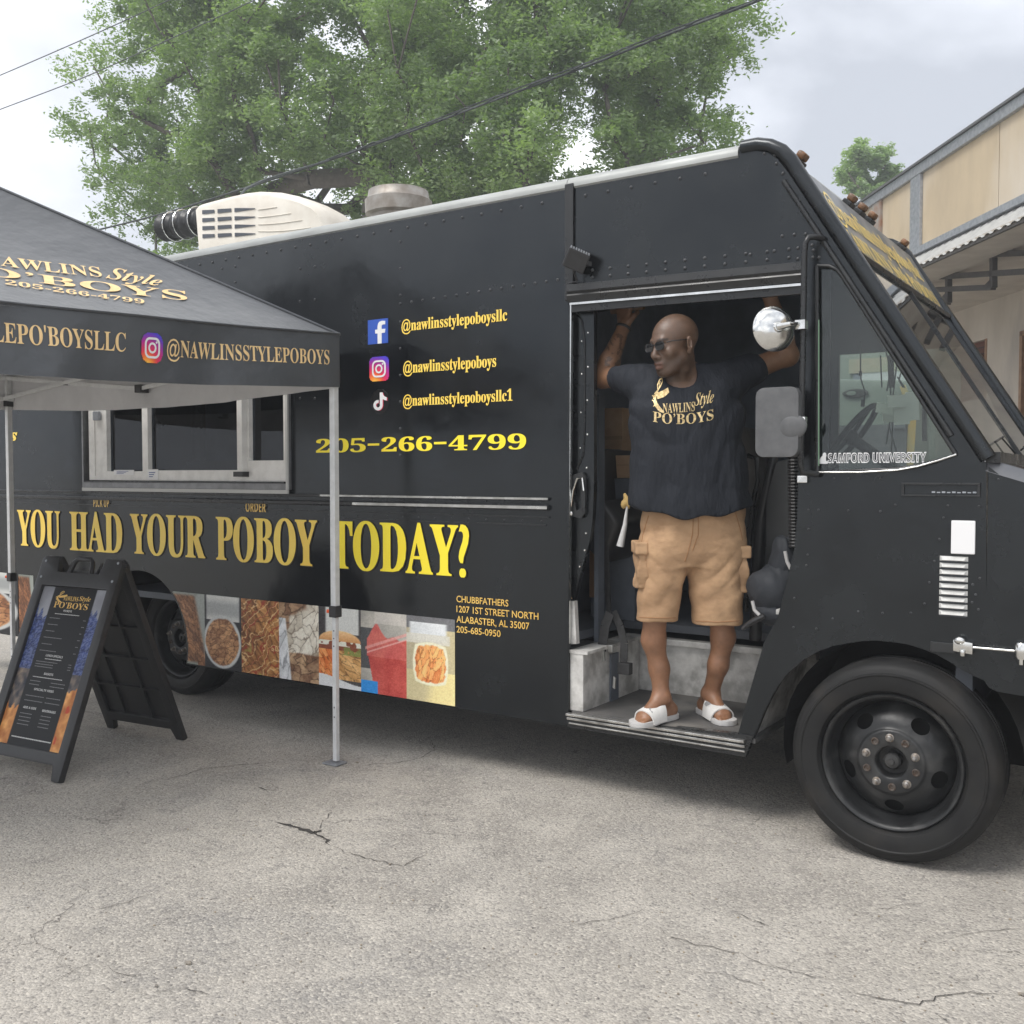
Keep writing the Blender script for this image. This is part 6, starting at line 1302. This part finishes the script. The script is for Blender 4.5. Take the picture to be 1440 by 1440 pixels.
# head frame
HS = 1.10; yaw = math.radians(59); hf = np.array([-math.sin(yaw), math.cos(yaw), -.16]); hf /= np.linalg.norm(hf); hs = np.array([math.cos(yaw), math.sin(yaw), .02]); hs -= hf*(hs@hf); hs /= np.linalg.norm(hs); hu = np.cross(hs, hf); hu *= np.sign(hu[2])
HC = lp(947.5, 485.5, .10)
def hp(x, y, z): return HC+HS*(hf*x+hs*y+hu*z)
HR = [hf, hs, hu]
def he(c, r, k=.012, op='u', R=HR): skin.ell(hp(*c), [q*HS for q in r], R, k*HS, op)
def hc(a, b, r0, r1=None, k=.010, op='u'): skin.cap(hp(*a), hp(*b), r0*HS, (r1 or r0)*HS, k*HS, op)
he((-.018, 0, .040), (.098, .076, .083), k=.02); he((.020, 0, .020), (.068, .062, .075), k=.02); he((.030, 0, -.040), (.058, .056, .070), k=.025)
hc((-.002, .047, -.055), (.058, .022, -.098), .018, .018, .03); hc((-.002, -.047, -.055), (.058, -.022, -.098), .018, .018, .03); he((.070, 0, -.100), (.020, .024, .018), k=.02)
hc((.082, -.030, .022), (.082, .030, .022), .011, k=.018); he((.062, .042, -.028), (.022, .020, .020), k=.02); he((.062, -.042, -.028), (.022, .020, .020), k=.02)
he((.092, .031, -.002), (.016, .019, .013), k=.010, op='s'); he((.092, -.031, -.002), (.016, .019, .013), k=.010, op='s')
he((.078, .031, -.003), (.012, .013, .011), k=.004); he((.078, -.031, -.003), (.012, .013, .011), k=.004)
hc((.086, 0, .008), (.106, 0, -.032), .0085, .0125, .012); he((.104, 0, -.037), (.013, .014, .011), k=.006); he((.094, .015, -.041), (.012, .009, .0085), k=.006); he((.094, -.015, -.041), (.012, .009, .0085), k=.006)
he((.103, .007, -.0475), (.0055, .004, .004), k=.003, op='s'); he((.103, -.007, -.0475), (.0055, .004, .004), k=.003, op='s')
he((.078, 0, -.066), (.020, .030, .022), k=.015)
hc((.091, -.018, -.0675), (.097, 0, -.0655), .0065, .0075, .005); hc((.091, .018, -.0675), (.097, 0, -.0655), .0065, .0075, .005); hc((.088, -.016, -.0805), (.0945, 0, -.0815), .0070, .0088, .005); hc((.088, .016, -.0805), (.0945, 0, -.0815), .0070, .0088, .005)
hc((.092, -.024, -.0735), (.104, 0, -.0735), .0024, .0024, .003, 's'); hc((.092, .024, -.0735), (.104, 0, -.0735), .0024, .0024, .003, 's')
for sgn in (1, -1):
    tl_ = [hf*.93-hs*sgn*-.36, None, None]; a0 = (hs*sgn*.82-hf*.57); a0 /= np.linalg.norm(a0); a2 = hu*.98-hf*.2; a2 /= np.linalg.norm(a2); a1 = np.cross(a2, a0); RE = [a1, a0, a2]
    c = (-.008, sgn*.087, -.008); he(c, (.0200, .0105, .034), .006, 'u', RE); skin.ell(hp(-.001, sgn*.0975, -.004), [q*HS for q in (.0115, .0070, .021)], RE, .003, 's'); he((-.002, sgn*.084, -.036), (.010, .007, .010), .006)
    hc((-.012, sgn*.086, -.016), (-.006, sgn*.086, .004), .003, .003, .004)
skin.cap(hp(-.028, 0, -.055), nb+np.array([.005, -.005, .0]), .060, .064, .03); skin.cap(hp(-.01, .03, -.10), nb+np.array([-.01, .05, -.02]), .022, .02, .03)
# lower legs and feet
kL, kR = lp(922, 855, .03), lp(1012, 855, .03); cL, cR = lp(919, 900, .0), lp(1017, 896, .0); mL, mR = lp(927, 940, -.01), lp(1010, 935, -.01)
heL, toL = lf(943, 1001, FZ+.03), lf(889, 1014, FZ+.03); heR, toR = lf(990, 994, FZ+.03), lf(1029, 1013, FZ+.03)
hipL, hipR = lp(940, 760, 0), lp(1000, 760, 0); feet = []
for hip, kn, ca, mi, he_, to_, pxa in ((hipL, kL, cL, mL, heL, toL, (932, 972)), (hipR, kR, cR, mR, heR, toR, (1003, 966))):
    fd = to_-he_; fd[2] = 0; FLn = np.linalg.norm(fd); fd /= FLn; to2 = he_+fd*.235; fs = np.array([-fd[1], fd[0], 0]); s_in = 1 if hip is hipL else -1
    an = he_+fd*.066+np.array([0, 0, .078]); 
    skin.cap(hip, kn, .085, .060, .03); skin.cap(kn, ca, .054, .053, .03); skin.cap(ca, mi, .050, .043, .03); skin.cap(mi, an, .044, .035, .03)
    skin.ell(an+fs*.026, (.018, .018, .02), k=.012); skin.ell(an-fs*.026, (.018, .018, .02), k=.012)
    skin.cap(he_+np.array([0, 0, .012]), an, .034, .032, .02); skin.cap(an, he_+fd*.17+np.array([0, 0, .012]), .036, .028, .03, sq=(1, 1, 1)); skin.cap(he_+fd*.03, he_+fd*.16, .030, .034, .02)
    skin.cap(he_+fd*.15+fs*.014, he_+fd*.19+fs*.016, .028, .022, .02); skin.cap(he_+fd*.15-fs*.014, he_+fd*.19-fs*.016, .028, .022, .02)
    for i, (o_, ln_, r_) in enumerate(((.030, .238, .0125), (.012, .240, .0095), (-.004, .232, .009), (-.019, .222, .0085), (-.033, .208, .008))):
        o2 = o_*s_in*-1 if hip is hipL else o_*1; a = he_+fd*(ln_-.055)+fs*(o2 if hip is hipR else -o2*-1)+np.array([0, 0, .004]); b = he_+fd*(ln_-.012)+fs*(o2)*1.06+np.array([0, 0, -.010])
        skin.cap(a, b, r_*1.1, r_, .005); 
    feet.append((he_, fd, fs))
    skin.put([-9]*3, [9, 9, FZ+.03], lambda X, Y, Z: (FZ+.012-Z)+0*X+0*Y, op='i')
pos, Q = skin.mesh(1)
rel = pos-HC; hx, hy, hz = rel@hf/HS, rel@hs/HS, rel@hu/HS; nse = fbm(pos[:, 0]*60+pos[:, 1]*40, pos[:, 2]*60, 2); n2 = fbm(pos[:, 0]*14+pos[:, 1]*9, pos[:, 2]*14, 5)
col = np.array([.165, .088, .050])[None]*(1+.35*(nse-.5)+.35*(n2-.5))[:, None]
ishead = pos[:, 2] > lp(950, 540, 0)[2]; hd_ = ishead & (np.linalg.norm(rel, axis=1) < .2)
kh = 1-np.clip((np.linalg.norm(rel, axis=1)-.15)/.06, 0, 1); col = col*(1-kh[:, None]*(1-np.array([.74, .80, .88])[None])); st2 = vn(pos[:, 0]*420+pos[:, 1]*300, pos[:, 2]*420, 4); col[hd_] *= (.9+.2*st2[hd_])[:, None]; beard = hd_ & (hz < -.035) & (hx > -.03); bm2 = np.clip((-.03-hz)/.035, 0, 1)*np.clip((hx+.07)/.06, 0, 1); bm2 = np.where(hd_, bm2, 0); col *= (1-.30*bm2)[:, None]; lips = hd_ & (hx > .088) & (np.abs(hz+.074) < .014) & (np.abs(hy) < .026); col[lips] *= np.array([1.35, 1.05, 1.05])
brow = hd_ & (np.abs(hz-.026+(np.abs(hy)-.03)**2*12) < .0045) & (np.abs(hy) > .012) & (np.abs(hy) < .05) & (hx > .05); col[brow] *= .35
tt = np.clip(((pos-eL)@(wL-eL))/np.linalg.norm(wL-eL)**2, 0, 1); dl = np.linalg.norm(pos-(eL+tt[:, None]*(wL-eL)), axis=1); tat = (dl < .07) & (tt > .15) & (tt < .8) & (fbm(pos[:, 0]*70, pos[:, 2]*55+pos[:, 1]*30, 9) > .55); col[tat] *= .45
kz = np.clip((lp(950, 535, 0)[2]-pos[:, 2])/.05, 0, 1); kz = np.maximum(kz, np.clip((np.linalg.norm(rel, axis=1)-.16)/.05, 0, 1)); col = col*(1+.45*kz)[:, None]; leg = pos[:, 2] < 1.2; col[leg] *= np.array([1.02, .93, .86])  # limb skin lightened in its colour to make up for dim doorway light
SKIN = vcol_mat('skin', .40, .6, sss=.04, bump=.3, bscale=300)
body_obj('body', pos, Q, SKIN, man, col)

# ---- T-shirt
sh = Field((-.48, -.30, 1.2), (.48, .34, 2.12), .0065)
def sec(py, a, b, cw, rw): p, q = lp(a, py, cw), lp(b, py, cw); return (p[2], (p[0]+q[0])/2, cw, (q[0]-p[0])/2, rw)
sh.loft([sec(745, 886, 1056, .01, .160), sec(715, 886, 1056, .01, .160), sec(690, 887, 1053, .01, .158), sec(650, 887, 1047, .01, .155), sec(610, 887, 1043, .01, .150), sec(575, 885, 1046, .005, .145), sec(548, 893, 1040, .0, .128), sec(528, 910, 1025, -.005, .10), sec(514, 925, 1010, -.01, .075)], k=.03, p=2.5)
sh.cap(nb+np.array([-.03, -.02, -.02]), sL+np.array([.0, 0, .0]), .060, .060, .05); sh.cap(nb+np.array([.05, -.02, -.02]), sR+np.array([0, 0, .0]), .060, .060, .05)
for s_, e_ in ((sL, eL), (sR, eR)):
    d = e_-s_; L_ = np.linalg.norm(d); d /= L_; t_end = .60 if e_ is eL else .50
    inn = s_+np.array([.05*(1 if e_ is eL else -1), 0, -.05]); sh.cap(inn, s_+d*(L_*.3), .078, .064, .05); sh.cap(s_, s_+d*(L_*(t_end+.2)), .064, .056, .03)
    c0 = s_+d*L_*t_end
    sh.put(c0-.16, c0+.16, lambda X, Y, Z, c0=c0, d=d: np.where(((X-c0[0])*d[0]+(Y-c0[1])*d[1]+(Z-c0[2])*d[2]) > -.002, ((X-c0[0])*d[0]+(Y-c0[1])*d[1]+(Z-c0[2])*d[2]), -1.), op='i')
# neck opening
sh.cap(nb+np.array([-.012, .05, .010]), nb+np.array([-.012, .085, .03]), .060, .072, .01, 's'); sh.cap(nb+np.array([-.0, 0, .035]), nb+np.array([-.0, 0, .12]), .066, .08, .01, 's')
zc0, zc1 = lp(966, 727, .1)[2], lp(888, 711, .0)[2]
def hem(X, Y, Z): 
    u = X/.26; zz = zc0+(zc1-zc0)*np.clip(np.abs(u), 0, 1.2)**2+.006*np.sin(X*40); return zz-Z+0*Y
sh.put([-9]*3, [9]*3, hem, op='i')
def rdg(x): return (1-np.abs(np.sin(x*.5)))**1.4*2-.9
def folds(X, Y, Z):
    zt = Z-1.75; fr_ = np.clip((Y+.05)/.1, 0, 1)
    a = .0034*rdg(46*(np.abs(X+.0)*.75-zt*.62)+2.2*np.sin(7*zt+X*9))*np.clip((zt+.28)/.2, 0, 1)*np.clip(np.abs(X)/.10, 0, 1)
    b = .0034*np.sin(25*X+3.0*np.sin(6*zt)+1)*np.clip((.235-np.abs(X))/.05, .1, 1)*np.clip((-zt-.02)/.25, 0, 1); c = .0028*rdg(34*zt+14*X+2*np.sin(11*X))*np.exp(-((zt+.36)/.10)**2)
    d = .0028*rdg(15*X-22*zt+1.7*np.sin(15*X+9*zt)); e = .0015*np.sin(70*X+20*Z)*np.clip((np.abs(X)-.25)/.05, 0, 1)
    return a+b+c+d+e
sh.put([-9]*3, [9]*3, folds, op='+')
pos, Q = sh.mesh(1)
SHIRT = mat('black_cotton', (.010, .0125, .018), .78, c2=(.015, .018, .025), scale=5, bump=.85, bscale=9, bdist=.03, spec=.35, stretch=(1.6, 1.6, .6))
shirt = body_obj('t_shirt', pos, Q, SHIRT, man)
# collar rib
cp = []
for i in range(28):
    a = 2*PI*i/28; cp.append(nb+np.array([-.005+.075*math.cos(a), .012+.066*math.sin(a), .030-.040*max(0, math.sin(a))]))
wv = [Vector(to_world(np.array([c]))[0]) for c in cp]
MB().tube(wv, .008, 8, closed=True).build('collar', SHIRT, shirt, smooth=60)
bvh = BVHTree.FromPolygons([Vector(v) for v in to_world(pos)], Q.tolist())
def on_shirt(px, py, off=.0035):
    d = (P(px, py, n=FH, p0=G0)-CAMP).normalized(); h = bvh.ray_cast(CAMP, d); 
    return (h[0]-d*off) if h[0] is not None else P(px, py, n=FH, p0=G0+WA*.17)
def chest(x0, x1, y0, y1, bend=0, slope=0): return lambda u, v: on_shirt(x0+(x1-x0)*u, y1+(y0-y1)*v+bend*4*u*(1-u)+slope*u)
SG = mat('foil_print', (.80, .62, .32), .35, .35, c2=(.50, .36, .16), scale=90, lo=.42, hi=.6)
lettering('NAWLINS', chest(932, 977, 567, 580.5, 1.0, -2.5), SG, shirt, st='b', subdiv=2); lettering('Style', chest(976, 1004, 553, 576, 0, -5), SG, shirt, st='bi', shear=.2, subdiv=2)
lettering('PO’BOYS', chest(918, 1003.5, 578, 593, 5, -3), SG, shirt, st='b', bold=0.0, subdiv=2)
emblem(lambda a, b_: on_shirt(917+27*a, 580-48*b_), SG, shirt)

# ---- shorts
so_ = Field((-.36, -.26, .72), (.38, .30, 1.46), .0065)
so_.loft([sec(700, 908, 1046, .0, .125), sec(740, 901, 1047, .0, .132), sec(775, 899, 1047, .0, .132), sec(795, 906, 1040, 0, .115)], k=.03, p=2.4)
zHL, zHR = lp(924, 873, .05)[2], lp(1009, 878, .05)[2]
def legsec(rows): so_.loft([sec(*r) for r in rows], k=.02, p=2.3)
legsec([(900, 896, 952, .01, .098), (873, 896, 952, .01, .098), (845, 897, 955, .01, .10), (815, 899, 961, .005, .106), (785, 901, 970, .0, .112), (760, 904, 975, 0, .112)])
legsec([(905, 974, 1043, .01, .100), (878, 975, 1042, .01, .100), (845, 972, 1043, .01, .102), (815, 968, 1044, .005, .108), (785, 965, 1046, .0, .112), (760, 962, 1046, 0, .112)])
so_.put([-9]*3, [9]*3, lambda X, Y, Z: np.where(X < lp(964, 850, 0)[0], zHL, zHR)-Z+0*Y, op='i')
def sf(X, Y, Z):
    zc_ = lp(966, 795, 0)[2]; z = Z-zc_; xc = X-lp(966, 795, 0)[0]; ax_ = np.abs(xc)
    a = .0034*rdg(66*(z-.75*ax_)+1.5*np.sin(18*ax_))*np.exp(-((z+.02)/.09)**2)*np.clip(ax_/.03, 0, 1)
    b = .0024*rdg(52*z+16*xc+2*np.sin(20*xc))*np.clip((z-.05)/.06, 0, 1); c = .0028*rdg(32*ax_+14*z+2*np.sin(9*z))*np.clip(-z/.08, 0, 1); d = .002*np.sin(55*z-30*xc)*np.clip(-z/.08, 0, 1)
    return a+b+c+d
so_.put([-9]*3, [9]*3, sf, op='+')
pos, Q = so_.mesh(1)
KH = mat('khaki_canvas', (.43, .27, .150), .85, c2=(.34, .205, .11), scale=9, bump=.55, bscale=13, bdist=.018, c3=(.58, .37, .21), c3scale=7, stretch=(.9, .9, 1.25))
shorts = body_obj('shorts', pos, Q, KH, man)
bv2 = BVHTree.FromPolygons([Vector(v) for v in to_world(pos)], Q.tolist())
def on_shorts(px, py, off=.004):
    d = (P(px, py, n=FH, p0=G0)-CAMP).normalized(); h = bv2.ray_cast(CAMP, d); return (h[0]-d*off) if h[0] is not None else P(px, py, n=FH, p0=G0+WA*.0)
ST = mat('khaki_seam', (.33, .175, .08), .85)
def seam(pts, r=.0022, nm='seam'):
    q = []
    for (a, b), (c, d) in zip(pts[:-1], pts[1:]):
        for t in np.linspace(0, 1, 9)[:-1]: q.append(on_shorts(a+(c-a)*t, b+(d-b)*t, .001))
    q.append(on_shorts(*pts[-1], .001)); MB().tube(q, r, 5).build(nm, ST, shorts, smooth=60)
seam([(975, 726), (974, 750), (968, 775), (963, 790)]); seam([(982, 727), (982, 752), (974, 774)]); seam([(898, 868), (924, 869), (950, 869)]); seam([(977, 873), (1009, 875), (1040, 873)]); seam([(912, 725), (904, 752), (902, 765)]); seam([(1034, 720), (1042, 748), (1044, 760)])
for cx_, cy_, w_, h_, sg in ((901, 790, .018, .10, -1), (1040, 795, .018, .10, 1)):
    c = lp(cx_, cy_+8, .0); q = Field(c-[.06, .12, .14], c+[.06, .12, .14], .006)
    q.put([-9]*3, [9]*3, lambda X, Y, Z, c=c: np.maximum.reduce([np.abs(X-c[0])-.015+0*Y+0*Z, np.abs(Y-c[1])-.075+0*X+0*Z, np.abs(Z-c[2])-.085+0*X+0*Y])-.007+.005*np.sin(50*Z+20*Y), op='u')
    p_, Q_ = q.mesh(2); body_obj('cargo_pocket', p_, Q_, KH, shorts)
    c2 = c+np.array([sg*.006, 0, .082]); q = Field(c2-[.06, .12, .06], c2+[.06, .12, .06], .005)
    q.put([-9]*3, [9]*3, lambda X, Y, Z, c=c2: np.maximum.reduce([np.abs(X-c[0])-.018+0*Y+0*Z, np.abs(Y-c[1])-.078+0*X+0*Z, np.abs(Z-c[2]-.010)-.018+0*X+0*Y])-.010, op='u')
    p_, Q_ = q.mesh(2); body_obj('pocket_flap', p_, Q_, KH, shorts)
# ---- slides
SLW = mat('white_slide', (.74, .73, .71), .5, c2=(.66, .65, .62), scale=30); SLS = mat('grey_white_sole', (.52, .51, .50), .6)
W3 = lambda p: Vector(to_world(np.array([p]))[0])
for he_, fd, fs in feet:
    pr_ = [(-.035, 0), (-.030, .022), (-.010, .036), (.05, .038), (.10, .040), (.15, .050), (.20, .053), (.235, .044), (.255, .020), (.258, 0)]
    ol = pr_+[(a, -b) for a, b in pr_[::-1][1:-1]]; ol = [tuple((np.array(ol[i-1])*(-(t**3)+2*t*t-t)+np.array(ol[i])*(3*t**3-5*t*t+2)+np.array(ol[(i+1) % len(ol)])*(-3*t**3+4*t*t+t)+np.array(ol[(i+2) % len(ol)])*(t**3-t*t))*.5) for i in range(len(ol)) for t in (0, .33, .66)]; f_ = lambda u, v, d, he_=he_, fd=fd, fs=fs: W3(np.array([he_[0], he_[1], 0])+fd*u+fs*v+np.array([0, 0, d]))
    sl = MB().plate(ol, [], FZ+.001, FZ+.024, f=f_).build('slide_sandal', SLS, man, bevel=.006, smooth=50)
    m = MB(); n_ = 14; rows = []
    for off in (0, .006):
        for u in (.085, .10, .13, .16, .180):
            wd = np.interp(u, [.085, .13, .18], [.046, .051, .053])+off; ht = np.interp(u, [.085, .13, .18], [.090, .070, .052])+off
            rows.append([f_(u+.012*math.cos(PI*(j/n_-.5))*(1 if u > .15 else -.3), wd*math.cos(PI*j/n_)*(1 if 1 else 0), FZ+.010+ht*math.sin(PI*j/n_)**.8) for j in range(n_+1)])
    vs = [p for r in rows for p in r]; k = n_+1; fs_ = []
    for L0 in (0, 5):
        for i in range(4):
            for j in range(n_): a = (L0+i)*k+j; fs_.append((a, a+1, a+k+1, a+k))
    for i in (0, 4):
        for j in range(n_): a = i*k+j; b = (i+5)*k+j; fs_.append((a, a+1, b+1, b))
    m.add(vs, fs_); stp = m.build('strap', SLW, sl, smooth=60)
    def ons(t, u_, off=.0075):
        wd = np.interp(u_, [.085, .13, .18], [.046, .051, .053])+off; ht = np.interp(u_, [.085, .13, .18], [.090, .070, .052])+off; j = t
        return f_(u_+.012*math.cos(PI*(j-.5))*(1 if u_ > .15 else -.3), wd*math.cos(PI*j), FZ+.010+ht*math.sin(PI*j)**.8)
    c_ = [(.18, .105, .022), (.26, .115, .030), (.36, .128, .022), (.48, .142, .015), (.60, .155, .010), (.74, .165, .004)]; flip = (fs@np.array([1, 0, 0])) < 0
    sw_ = MB(); v_ = []
    for t, u_, w2 in c_: tt_ = t; v_ += [ons(tt_, u_-w2/2), ons(tt_, u_+w2/2)]
    sw_.add(v_, [(2*i, 2*i+1, 2*i+3, 2*i+2) for i in range(len(c_)-1)]); sw_.build('curved_check_mark', mat('slide_grey', (.30, .30, .30), .5), stp)
# ---- sunglasses, wristband
GF = mat('glasses_frame', (.015, .015, .016), .2); GLN = mat('dark_lens', (.010, .011, .013), .06, c2=(.016, .017, .02), scale=3)
hw_ = lambda x, y, z: W3(hp(x, y, z)); m = MB(); ln2 = MB()
for s in (1, -1):
    lp_ = [(a, b) for a, b in rrect(-.024, .024, -.016, .014, .011, 4)]; loop = [hw_(.1015-.10*(abs(s*.033+a))**1.0*.35, s*.033+a, b+.004) for a, b in lp_]
    m.tube(loop, .0024, 6, closed=True); c = sum(loop, Vector())/len(loop); n_ = len(loop); ln2.add(loop+[c+W3(hp(.003, 0, 0))-W3(hp(0, 0, 0))], [(i, (i+1) % n_, n_) for i in range(n_)])
    m.tube([hw_(.084, s*.058, .012), hw_(.070, s*.072, .014), hw_(.03, s*.083, .013), hw_(-.004, s*.087, .012), hw_(-.022, s*.083, .000)], .0024, 6)
m.tube([hw_(.1, -.009, .008), hw_(.104, 0, .010), hw_(.1, .009, .008)], .0022, 6); sg_ = m.build('sunglasses', GF, man, smooth=60); ln2.build('lens', GLN, sg_, smooth=60)
d = wL-eL; d /= np.linalg.norm(d); u_ = np.cross(d, [0, 1, 0]); u_ /= np.linalg.norm(u_); v_ = np.cross(d, u_); c = wL-d*.005
MB().tube([W3(c+(u_*math.cos(a)+v_*math.sin(a))*.0325) for a in np.linspace(0, 2*PI, 20, endpoint=False)], .0075, 6, closed=True).build('wristband', PLASTIC, man, smooth=60)

# ================================================================ HAZE: added volume standing in for lens glare
hm = bpy.data.materials.new('glare_haze'); hm.use_nodes = True; n = hm.node_tree; n.nodes.clear()
ho = n.nodes.new('ShaderNodeOutputMaterial'); hv = n.nodes.new('ShaderNodeVolumePrincipled'); hv.inputs['Color'].default_value = (.93, .96, 1, 1); hv.inputs['Density'].default_value = .0038
n.links.new(hv.outputs[0], ho.inputs['Volume'])
MB().box(-122, 122, -122, 122, -1, 16.5).build('veil_haze', hm, None, kind='stuff')
